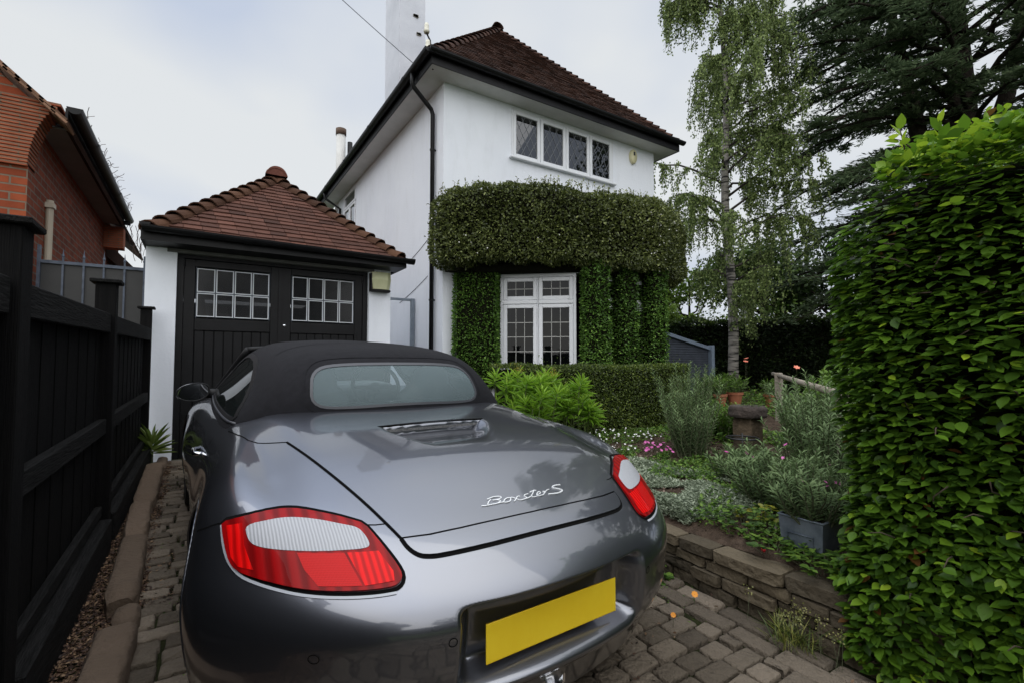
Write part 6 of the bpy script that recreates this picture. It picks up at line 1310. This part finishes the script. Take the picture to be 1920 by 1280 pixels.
# ------------------------------------------------------------------ planting in the bed
L_GREY = leafmat('grey green rosemary leaf', (.045, .072, .028), (.115, .18, .07), (.23, .32, .14), rough=.6, trans=.25, spec=.25)
L_SILV = leafmat('silvery leaf', (.12, .15, .10), (.28, .33, .23), (.50, .55, .42), rough=.7, trans=.25, spec=.2)
L_LUSH = leafmat('lush small leaf', (.03, .07, .012), (.085, .17, .025), (.19, .31, .05), rough=.5, trans=.35, spec=.3)
STEMG = M('grey green stem', (.06, .07, .035), (.12, .13, .07), rough=.9)
PINK = M('pink petals', (.50, .06, .30), (.75, .22, .52), rough=.6, attr=True); WHITEF = M('white petals', (.70, .68, .66), (.8, .8, .8), rough=.6, attr=True)
ORANGE = M('orange petals', (.85, .28, .01), (.95, .40, .02), rough=.5); CORAL = M('coral rose petals', (.65, .12, .07), (.80, .28, .18), rough=.6, attr=True)
def spiky_bush(name, lab, c, r, h, nst, mat, L, wr, seed, lean=.35, group=None, per=60, base_z=None, cat='shrub'):
    """upright stems clothed in short narrow leaves"""
    rg = random.Random(seed); z0 = bedz(c[0], c[1]) if base_z is None else base_z; t = empty(name, (c[0], c[1], z0), lab, cat, group); m_ = MB(); P, T, N, Q = [], [], [], []
    for k in range(nst):
        a = rg.uniform(0, 6.28); rr = r * math.sqrt(rg.random()) * .75; b = np.array((c[0] + rr * math.cos(a) * .6, c[1] + rr * math.sin(a) * .6, z0)); hh = h * rg.uniform(.55, 1.05) * (1 - .35 * (rr / r)**2); d = np.array((math.cos(a) * rr / r * lean + rg.gauss(0, .06), math.sin(a) * rr / r * lean + rg.gauss(0, .06), 1))
        pts = [b + d * hh * s_ * (1, 1, 1) + np.array((.02 * math.sin(s_ * 5 + k), .02 * math.cos(s_ * 4 + k), 0)) for s_ in (0, .35, .7, 1)]; m_.tube(pts, [.006, .005, .004, .002], 4, caps=False); n = int(per * hh / h)
        for j in range(n):
            s_ = (.08 + .92 * (j / n)) * 2.999; i = int(s_); p = pts[i] + (pts[i + 1] - pts[i]) * (s_ - i); aa = j * 2.4; o = np.array((math.cos(aa), math.sin(aa), 0)); P.append(p); T.append(o * .8 + d * .75); N.append(d - o * .5); Q.append(min(1, max(0, .25 + .5 * s_ / 3 + rg.gauss(0, .15))))
    m_.build('stems', STEMG, t); ln = L * (.7 + .6 * rng.random(len(P))); leaves('leaves', P, T, N, ln, ln * wr, mat, t, 'blade' if wr < .3 else 'oval', np.array(Q)); return t
spiky_bush('rosemary_bush', 'tall grey-green rosemary bush at the near right corner of the box hedge', (4.22, 3.22), .34, .92, 80, L_GREY, .050, .15, 1, per=110)
spiky_bush('rosemary_bush', 'smaller feathery rosemary bush in front of the tall one', (3.86, 2.92), .24, .66, 50, L_GREY, .048, .15, 2, per=90)
spiky_bush('lavender_bush', 'large loose lavender mound right of the stone pedestal', (4.62, 2.02), .48, .86, 120, L_GREY, .055, .16, 3, lean=.6, per=95)
spiky_bush('lavender_bush', 'lavender bush crowding against the edge of the beech hedge', (3.75, 1.72), .36, .70, 80, L_GREY, .055, .17, 4, lean=.6, per=90)
spiky_bush('lavender_bush', 'low grey lavender clump in the middle of the bed behind the zinc planter', (3.15, 1.75), .34, .40, 75, L_GREY, .055, .17, 5, lean=.9, per=70)
spiky_bush('lavender_bush', 'low spreading lavender left of the pedestal foot', (3.55, 2.25), .30, .26, 50, L_GREY, .050, .17, 6, lean=.8, per=60)
spiky_bush('leafy_perennial', 'yellow-green perennial behind the rail fence', (8.2, 3.4), .75, .85, 80, L_LUSH, .085, .5, 7, per=30, cat='plant')
spiky_bush('leafy_perennial', 'green leafy clump in front of the pale rail fence', (6.4, 2.9), .55, .70, 70, L_LUSH, .08, .5, 8, per=30, cat='plant')
spiky_bush('leafy_perennial', 'dense green perennial beside the birch trunk foot', (9.6, 6.3), .55, .55, 60, L_LUSH, .08, .35, 9, per=30, cat='plant')
spiky_bush('leafy_perennial', 'strappy green plant at the foot of the slatted shed', (8.3, 5.8), .45, .55, 50, L_LUSH, .14, .14, 10, per=22, cat='plant')
spiky_bush('leafy_perennial', 'bright green ferny plant left behind the stone pedestal', (4.95, 3.25), .32, .42, 50, L_LUSH, .06, .4, 12, per=34, cat='plant')
# potted lavender in the zinc planter
def cover(name, lab, region, n, mat, L, ratio, shape, hgt, kind='stuff', seed=1, patch=.0, thresh=-9):
    r_ = np.random.default_rng(seed); x0, x1, y0, y1 = region; x = x0 + (x1 - x0) * r_.random(n); y = y0 + (y1 - y0) * r_.random(n); P = np.stack([x, y, np.zeros(n)], 1); v = vnoise(P, 7 if patch == 0 else patch, seed); k = v > thresh; x, y, v = x[k], y[k], v[k]; n = len(x)
    z = np.array([bedf(a, b) for a, b in zip(x, y)]) + hgt * r_.random(n) * np.clip((v - thresh) if thresh > -5 else 1, .2, 1); a = r_.random(n) * 6.28; T = np.stack([np.cos(a), np.sin(a), .2 + .7 * r_.random(n)], 1); ln = L * (.6 + .8 * r_.random(n)); o = leaves(name, np.stack([x, y, z], 1), T, r_.normal(size=(n, 3)) * .3 + (0, 0, 1), ln, ln * ratio, mat, None, shape, np.clip(r_.random(n), 0, 1)); tag(o, lab, 'ground cover', kind=kind); return o
cover('ground_cover', 'silvery mat-forming ground cover near the car and the wall', (2.50, 3.6, 1.55, 3.0), 42000, L_SILV, .030, .32, 'oval', .06, seed=2, thresh=.05, patch=5)
cover('ground_cover', 'pale silvery carpet along the inside of the stone wall beside the car', (2.44, 3.05, 1.75, 2.75), 26000, L_SILV, .026, .34, 'oval', .05, seed=12, thresh=.0, patch=6)
cover('ground_cover', 'green seedlings and weeds scattered through the bed', (2.46, 4.6, .9, 4.1), 30000, L_LUSH, .026, .6, 'oval', .07, seed=3, thresh=-.05, patch=6)
cover('ground_cover', 'low green planting filling the back of the garden', (4.6, 11, 1.5, 7.5), 30000, L_LUSH, .055, .5, 'oval', .22, seed=4, thresh=-.1, patch=2)
cover('leaf_litter', 'brown fallen leaves and bark on the soil of the bed', (2.45, 6, .7, 4.2), 9000, leafmat('brown leaf litter', (.03, .018, .010), (.09, .055, .035), (.20, .13, .09), trans=.1), .022, .6, 'oval', .012, seed=5)
def flowers(name, lab, c, r, n, mat, sz, h, seed, cat='flowers', group=None, stems=True, z0=None):
    rg = random.Random(seed); z = bedz(*c) if z0 is None else z0; t = empty(name, (c[0], c[1], z), lab, cat, group); m_ = MB(); P, T, N, Rr = [], [], [], []
    for k in range(n):
        a = rg.uniform(0, 6.28); rr = r * math.sqrt(rg.random()); b = np.array((c[0] + rr * math.cos(a), c[1] + rr * math.sin(a), z)); hh = h * rg.uniform(.5, 1.1); tp_ = b + np.array((rg.gauss(0, .02), rg.gauss(0, .02), hh)); m_.tube([b, tp_], .0016, 3, caps=False); up = np.array((rg.gauss(-.3, .35), rg.gauss(-.3, .35), 1)); up /= np.linalg.norm(up); u = np.cross(up, (1, 0, 0)); u /= np.linalg.norm(u); w = np.cross(up, u); q = rg.random()
        for j in range(6): aa = j / 6 * 6.28; o = u * math.cos(aa) + w * math.sin(aa); P.append(tp_); T.append(o + up * .3); N.append(up); Rr.append(q)
    if stems: m_.build('stems', STEMG, t)
    leaves('petals', P, T, N, sz, sz * .75, mat, t, 'oval', np.array(Rr)); return t
flowers('pink_flowers', 'clump of bright pink dianthus flowers just right of the car', (3.55, 3.05), .17, 17, PINK, .017, .12, 1)
flowers('pink_flowers', 'few pink flowers scattered along the lavender mound', (3.45, 1.9), .35, 9, PINK, .017, .34, 2)
flowers('white_flowers', 'tiny white daisies at the foot of the box hedge', (3.9, 3.85), .42, 60, WHITEF, .011, .10, 3)
flowers('white_flowers', 'sparse white specks of blossom left of the pink flowers', (3.2, 3.4), .35, 30, WHITEF, .010, .09, 4)
flowers('rose_blooms', 'coral rose blooms on tall stems before the dark back hedge', (7.9, 4.9), .10, 2, CORAL, .045, .85, 5)
flowers('rose_blooms', 'single coral rose standing above the pale rail', (7.6, 3.9), .05, 1, CORAL, .05, .98, 6)
flowers('rose_blooms', 'faded pink roses beside the slatted shed and ivy', (8.6, 7.6), .4, 9, CORAL, .05, 1.6, 7)
flowers('orange_poppy', 'small orange poppies beside the zinc planter', (2.78, 1.03), .10, 4, ORANGE, .016, .12, 8)
# the two orange poppies low by the setts
for i, (x, y, sz, lab) in enumerate(((2.12, 1.60, .017, 'larger orange poppy on a thin stem against the foot of the stone wall'), (1.87, 1.53, .013, 'smaller orange poppy standing up out of the setts'))):
    t = empty('orange_poppy', (x, y, gz(x, y)), lab, 'flower'); h = .07; m_ = MB(); m_.tube([(x, y, gz(x, y)), (x + .004, y, gz(x, y) + h)], .0015, 4); m_.build('stem', STEMG, t); up = unit(np.array((-.55, -.55, .7))); u = unit(np.cross(up, (0, 0, 1.))); w = np.cross(up, u); P = [(x + .004, y, gz(x, y) + h)] * 8; T = [u * math.cos(a) + w * math.sin(a) + up * .12 for a in np.linspace(0, 6.28, 9)[:8]]
    leaves('petals', P, T, np.tile(up, (8, 1)), sz, sz * .9, ORANGE, t, 'oval')
# zinc planter with its lavender
zp = empty('zinc_planter', (2.60, 1.27, .355), 'square weathered zinc planter with embossed panel at the front of the bed', 'planter')
ZINC = M('weathered zinc', (.10, .125, .16), (.24, .28, .33), rough=.5, metal=.5, scale=9, detail=8, bump=.3, bscale=30)
def zb(m_, x0, x1, y0, y1, z0, z1, tp=.012): m_.add([(x0 + tp, y0 + tp, z0), (x1 - tp, y0 + tp, z0), (x1 - tp, y1 - tp, z0), (x0 + tp, y1 - tp, z0), (x0, y0, z1), (x1, y0, z1), (x1, y1, z1), (x0, y1, z1)], [(3, 2, 1, 0), (0, 1, 5, 4), (1, 2, 6, 5), (2, 3, 7, 6), (3, 0, 4, 7)])
m_ = MB(); zb(m_, 2.50, 2.71, 1.165, 1.375, .345, .545); m_.build('body', ZINC, zp)
m_ = MB(); m_.tube([(2.50, 1.165, .547), (2.71, 1.165, .547), (2.71, 1.375, .547), (2.50, 1.375, .547)], .006, 8, closed=True)
for z in (.372, .505): m_.tube([(2.505, 1.172, z), (2.705, 1.172, z), (2.705, 1.368, z), (2.505, 1.368, z)], .004, 6, closed=True)
xx = 2.502; m_.tube([(xx, 1.21, .40), (xx, 1.33, .40), (xx - .001, 1.33, .47), (xx - .001, 1.21, .47)], .003, 6, closed=True); m_.build('rim', ZINC, zp, True)
m_ = MB(); m_.box(2.51, 2.70, 1.175, 1.365, .50, .53); m_.build('potting_soil', SOIL, zp)
spiky_bush('potted_lavender', 'grey lavender and trailing leaves growing out of the zinc planter', (2.605, 1.27), .20, .30, 60, L_GREY, .045, .18, 21, lean=1.1, per=60, base_z=.52, cat='plant')
flowers('pink_flowers', 'pink blooms standing over the zinc planter', (2.62, 1.22), .10, 6, PINK, .016, .20, 22, z0=.5)
# strawberry and mallow foliage along the wall top
def lowclump(lab, c, r, n, mat, L, h, seed, cat='plant', z0=None, name='trailing_plant', group=None, shape='oval'):
    rg = random.Random(seed); z = bedz(*c) if z0 is None else z0; t = empty(name, (c[0], c[1], z), lab, cat, group); P, T, N = [], [], []; m_ = MB()
    for k in range(n):
        a = rg.uniform(0, 6.28); rr = r * math.sqrt(rg.random()); p = np.array((c[0] + rr * math.cos(a), c[1] + rr * math.sin(a) * 1.3, z + h * rg.uniform(.25, 1) * (1 - .5 * rr / r))); m_.tube([(c[0] + rr * math.cos(a) * .6, c[1] + rr * math.sin(a) * .7, z - .02), p], .0016, 3, caps=False)
        for j in range(3): aa = a + (j - 1) * 1.2 + rg.gauss(0, .2); P.append(p); T.append((math.cos(aa), math.sin(aa), rg.uniform(-.2, .35))); N.append((rg.gauss(0, .25), rg.gauss(0, .25), 1))
    m_.build('stems', STEMG, t); ln = L * (.7 + .6 * rng.random(len(P))); leaves('leaves', P, T, N, ln, ln * .72, mat, t, shape); return t
lowclump('strawberry plant trailing over the wall top below the zinc planter', (2.42, 1.13), .13, 46, L_LUSH, .038, .08, 1)
lowclump('strawberry plant with a red berry on the wall top left of the planter', (2.44, 1.38), .10, 30, L_LUSH, .034, .08, 2)
lowclump('bright leafy weeds between the wall top and the beech hedge', (2.45, .98), .14, 50, L_LUSH, .040, .12, 3)
lowclump('yellowing leaves in the bed left of the zinc planter', (2.74, 1.55), .14, 34, leafmat('yellowing leaf', (.12, .15, .02), (.30, .30, .03), (.5, .42, .04), trans=.35), .036, .14, 4)
lowclump('green mallow foliage in the middle of the bed', (2.62, 1.60), .15, 50, L_LUSH, .034, .14, 5)
lowclump('small green weed at the foot of the stone wall near the car', (2.20, 1.93), .07, 22, L_LUSH, .045, .09, 6, z0=.10)
m_ = MB(); m_.lathe([(.001, -.012), (.011, -.004), (.012, .005), (.001, .012)], (2.40, 1.40, .375), 'z', 10); tag(m_.build('strawberry', M('red berry', (.45, .01, .02), rough=.35), None, True), 'single red strawberry lying on the wall top', 'strawberry')
# grass tuft and seedling by the setts
t = empty('grass_tuft', (2.22, 1.17, .06), 'yellow-green grass tuft growing between the setts and the wall', 'grass tuft'); n = 150; a = rng.random(n) * 6.28; P = np.stack([2.21 + .03 * rng.normal(size=n), 1.17 + .045 * rng.normal(size=n), np.full(n, .07)], 1); T = np.stack([np.cos(a) * .6, np.sin(a) * .6, .5 + .8 * rng.random(n)], 1); ln = .07 + .09 * rng.random(n)
leaves('blades', P, T, rdir(n) * .3 + (0, 0, 1), ln, ln * .04, leafmat('dry green grass', (.06, .10, .02), (.16, .20, .04), (.34, .32, .08), trans=.35), t, 'blade')
m_ = MB(); P = []
for k in range(16):
    b = np.array((2.23 + rng.normal() * .03, 1.12 + rng.normal() * .08, .06)); tp_ = b + np.array((rng.normal() * .02, rng.normal() * .02, .12 + .08 * rng.random())); m_.tube([b, tp_], .0012, 3, caps=False); P += [tp_ + rng.normal(size=3) * .012 for _ in range(16)]
m_.build('stalk_sprays', STEMG, t); leaves('seed_sprays', P, rdir(len(P)), rdir(len(P)), .010, .008, leafmat('pale seed head', (.12, .14, .04), (.25, .26, .08), (.4, .38, .14)), t, 'quad')
# moss, weeds and fallen leaves on the drive and beside the fence
def strew(name, lab, x0, x1, y0, y1, n, mat, L, ratio, seed, zoff=.012, zr=.012, clump=None, thr=0, shape='oval'):
    r_ = np.random.default_rng(seed); x = x0 + (x1 - x0) * r_.random(n); y = y0 + (y1 - y0) * r_.random(n); P = np.stack([x, y, 0 * x], 1)
    if clump: k = vnoise(P, clump, seed) > thr; P = P[k]
    n = len(P); P[:, 2] = [gz(0, q) for q in P[:, 1]]; P[:, 2] += zoff + zr * r_.random(n); a = r_.random(n) * 6.28; ln = L * (.5 + r_.random(n)); o = leaves(name, P, np.stack([np.cos(a), np.sin(a), .25 * r_.normal(size=n)], 1), r_.normal(size=(n, 3)) * .45 + (0, 0, 1), ln, ln * ratio, mat, None, shape, r_.random(n)); return tag(o, lab, 'ground litter', kind='stuff')
LITTER = leafmat('reddish leaf litter', (.022, .011, .007), (.090, .044, .026), (.28, .18, .10), trans=.1, rough=.7)
strew('leaf_litter', 'reddish dry leaves and husks filling the strip between fence and kerb', -.47, -.20, .8, 6.0, 34000, LITTER, .014, .55, 1, .0, .035)
strew('leaf_litter', 'dry leaves caught along the kerb beside the setts', -.22, -.08, 1.5, 6.0, 3500, LITTER, .016, .55, 2, .012, .01, 6, .1)
strew('leaf_litter', 'scattered dry leaves lying on the setts by the wall', 1.3, 2.32, -.2, 2.4, 700, LITTER, .016, .55, 3, .022, .01, 5, .4)
strew('moss', 'small green moss and weeds in the joints between the setts', -.2, 2.3, -.4, 5.9, 16000, L_LUSH, .010, .6, 4, .012, .012, 7, .55)
# ------------------------------------------------------------------ stone pedestal, ring stand, pots, rail, shed
ped = empty('stone_pedestal', (4.28, 2.62, .43), 'rough stone pedestal with a thick round slab top among the lavender', 'pedestal')
def rough_block(poly, z0, z1, amp, seed, nz=6, grow_=1.0):
    rg = random.Random(seed); m_ = MB(); n = len(poly); c = np.mean(poly, 0); vs = []
    for k in range(nz + 1):
        t = k / nz; kk = 1 - (.07 if k in (0, nz) else 0)
        for p in poly: q = c + (np.array(p) - c) * kk * (1 + rg.uniform(-amp, amp)); vs.append((q[0], q[1], z0 + (z1 - z0) * t + rg.uniform(-amp, amp) * .05))
    vs.append((c[0], c[1], z1)); m_.add(vs, [(k * n + j, k * n + (j + 1) % n, (k + 1) * n + (j + 1) % n, (k + 1) * n + j) for k in range(nz) for j in range(n)] + [(nz * n + j, nz * n + (j + 1) % n, (nz + 1) * n) for j in range(n)]); return m_
def ngon(c, rx, ry, n): return [(c[0] + rx * math.cos(2 * math.pi * k / n), c[1] + ry * math.sin(2 * math.pi * k / n)) for k in range(n)]
STN = M('mossy brown stone', (.05, .038, .028), (.17, .125, .085), rough=.95, scale=7, bump=1, bscale=25, bdist=.02, cmid=(.10, .075, .05), spec=.2)
rough_block(ngon((4.28, 2.62), .165, .165, 22), .815, .915, .03, 1).build('slab_top', M('dark slab stone', (.03, .024, .022), (.09, .068, .058), rough=.95, scale=8, bump=1, bscale=25, bdist=.02), ped, True, auto=45)
rough_block([(4.19, 2.53), (4.37, 2.53), (4.38, 2.71), (4.19, 2.71)], .46, .815, .03, 2).build('pillar', STN, ped, True, auto=40)
rough_block([(4.13, 2.45), (4.44, 2.47), (4.44, 2.78), (4.13, 2.78)], .38, .47, .03, 3, 2).build('foot', STN, ped, True, auto=40)
lowclump('small succulents growing on the stone pedestal top', (4.28, 2.62), .11, 26, L_LUSH, .020, .05, 41, z0=.915)
rn_ = empty('ring_stand', (4.0, 2.5, .43), 'thin black iron ring stand in front of the stone pedestal', 'plant stand')
IRON = M('black iron', (.012, .012, .013), rough=.5); m_ = MB(); m_.tube([(4.0 + .13 * math.cos(a), 2.5 + .13 * math.sin(a), .66) for a in np.linspace(0, 6.283, 33)[:-1]], .007, 6, closed=True); m_.build('ring', IRON, rn_, True)
m_ = MB(); m_.tube([(4.0, 2.5, .40), (4.0, 2.5, .70)], .007, 6); m_.tube([(3.87, 2.5, .655), (4.13, 2.5, .655)], .004, 5); m_.tube([(4.0, 2.37, .655), (4.0, 2.63, .655)], .004, 5); m_.build('spike', IRON, rn_, True)
TERRA = M('terracotta', (.26, .085, .040), (.40, .15, .08), rough=.85, scale=9)
for i, (x, y, s_, lab) in enumerate(((8.05, 5.45, .9, 'leftmost terracotta pot by the birch with fern leaves'), (8.35, 5.35, 1.05, 'terracotta pot just left of the birch trunk'), (8.85, 4.95, .95, 'wide terracotta pot right of the birch trunk'))):
    t = empty('terracotta_pot', (x, y, bedz(x, y)), lab, 'pot', 'terracotta pots near the birch'); m_ = MB(); m_.lathe([(.001, 0), (.09 * s_, 0), (.125 * s_, .20 * s_), (.14 * s_, .20 * s_), (.145 * s_, .245 * s_), (.12 * s_, .245 * s_), (.11 * s_, .20 * s_), (.001, .20 * s_)], (x, y, bedz(x, y)), 'z', 24); m_.build('pot_body', TERRA, t, True, auto=35)
    spiky_bush('potted_fern', 'arching green plant in the ' + lab.split(' pot')[0].replace('terracotta', 'terracotta') + ' pot by the birch', (x, y), .16, .34, 22, L_LUSH, .075, .22, 50 + i, lean=1.2, per=16, base_z=bedz(x, y) + .2, cat='plant')
rl = empty('rail_fence', (6.0, 3.1, .5), 'pale weathered single wooden rail on a square post across the garden', 'rail'); WOODP = M('weathered pale timber', (.20, .17, .135), (.34, .30, .25), rough=.9, scale=3, stretch=(3, 3, 12), bump=.6, bscale=20)
m_ = MB(); m_.box(7.0, 7.085, 3.78, 3.865, .4, 1.17, bev=.008); m_.build('post', WOODP, rl); m_ = MB(); m_.box(4.35, 4.43, 1.83, 1.91, .4, 1.10, bev=.008); m_.build('post', WOODP, rl)
m_ = MB(); m_.tube([(7.62, 4.22, 1.14), (4.1, 1.75, 1.07)], .032, 8); m_.build('rail', WOODP, rl, True)
sh = empty('slatted_shed', (8.6, 6.8, .5), 'dark blue-grey slatted lean-to shed with a sloping top beside the house', 'shed'); SLAT = M('dark blue grey slats', (.018, .022, .032), (.040, .048, .066), rough=.6, scale=5)
BLUEG = M('blue grey painted trim', (.11, .14, .19), (.16, .20, .26), rough=.55, scale=6)
def shz(x): return 1.93 - (x - 7.85) * .195
m_ = MB(); z = .45; 
while z < 1.9:
    xe = min(9.36, 7.85 + (1.90 - z - .05) / .195)
    if xe > 7.95: m_.obox((7.86, 6.60, z), (xe - 7.86, 0, 0), (0, .012, .0), (0, .018, .046))
    z += .05
m_.build('slats', SLAT, sh); m_ = MB(); m_.add([(7.86, 6.63, .4), (9.36, 6.63, .4), (9.36, 6.63, shz(9.36) - .05), (7.86, 6.63, shz(7.86) - .05)], [(0, 1, 2, 3)]); m_.add([(9.36, 6.63, .4), (9.36, 7.5, .4), (9.36, 7.5, 1.6), (9.36, 6.63, 1.6)], [(0, 1, 2, 3)]); m_.build('back_board', SLAT, sh)
m_ = MB(); m_.obox((7.82, 6.55, shz(7.82) - .045), (1.55, 0, -.302), (0, .98, 0), (0, 0, .07)); m_.build('sloping_top', BLUEG, sh); m_ = MB(); m_.box(9.37, 9.47, 6.52, 6.62, .4, 1.69, bev=.005); m_.build('corner_post', BLUEG, sh)
# spiky little plant by the garage pillar
yu = empty('spiky_plant', (-.36, 5.9, .33), 'small bright spiky-leaved plant against the garage pillar', 'plant'); P, T, N, Ls = [], [], [], []
for k in range(34): a = k * 2.4; el = .1 + 1.15 * k / 34; P.append((-.36, 5.86, .44 + .10 * k / 34)); T.append((math.cos(a) * math.cos(el), math.sin(a) * math.cos(el), math.sin(el))); N.append((-math.cos(a) * .4, -math.sin(a) * .4, 1)); Ls.append(.17 + .07 * random.random())
Ls = np.array(Ls); leaves('leaves', P, T, N, Ls, Ls * .13, leafmat('spiky bright leaf', (.08, .13, .02), (.17, .25, .05), (.32, .40, .12)), yu, 'big'); m_ = MB(); m_.tube([(-.36, 5.9, .28), (-.36, 5.86, .46)], .012, 6); m_.build('stem', STEMG, yu)
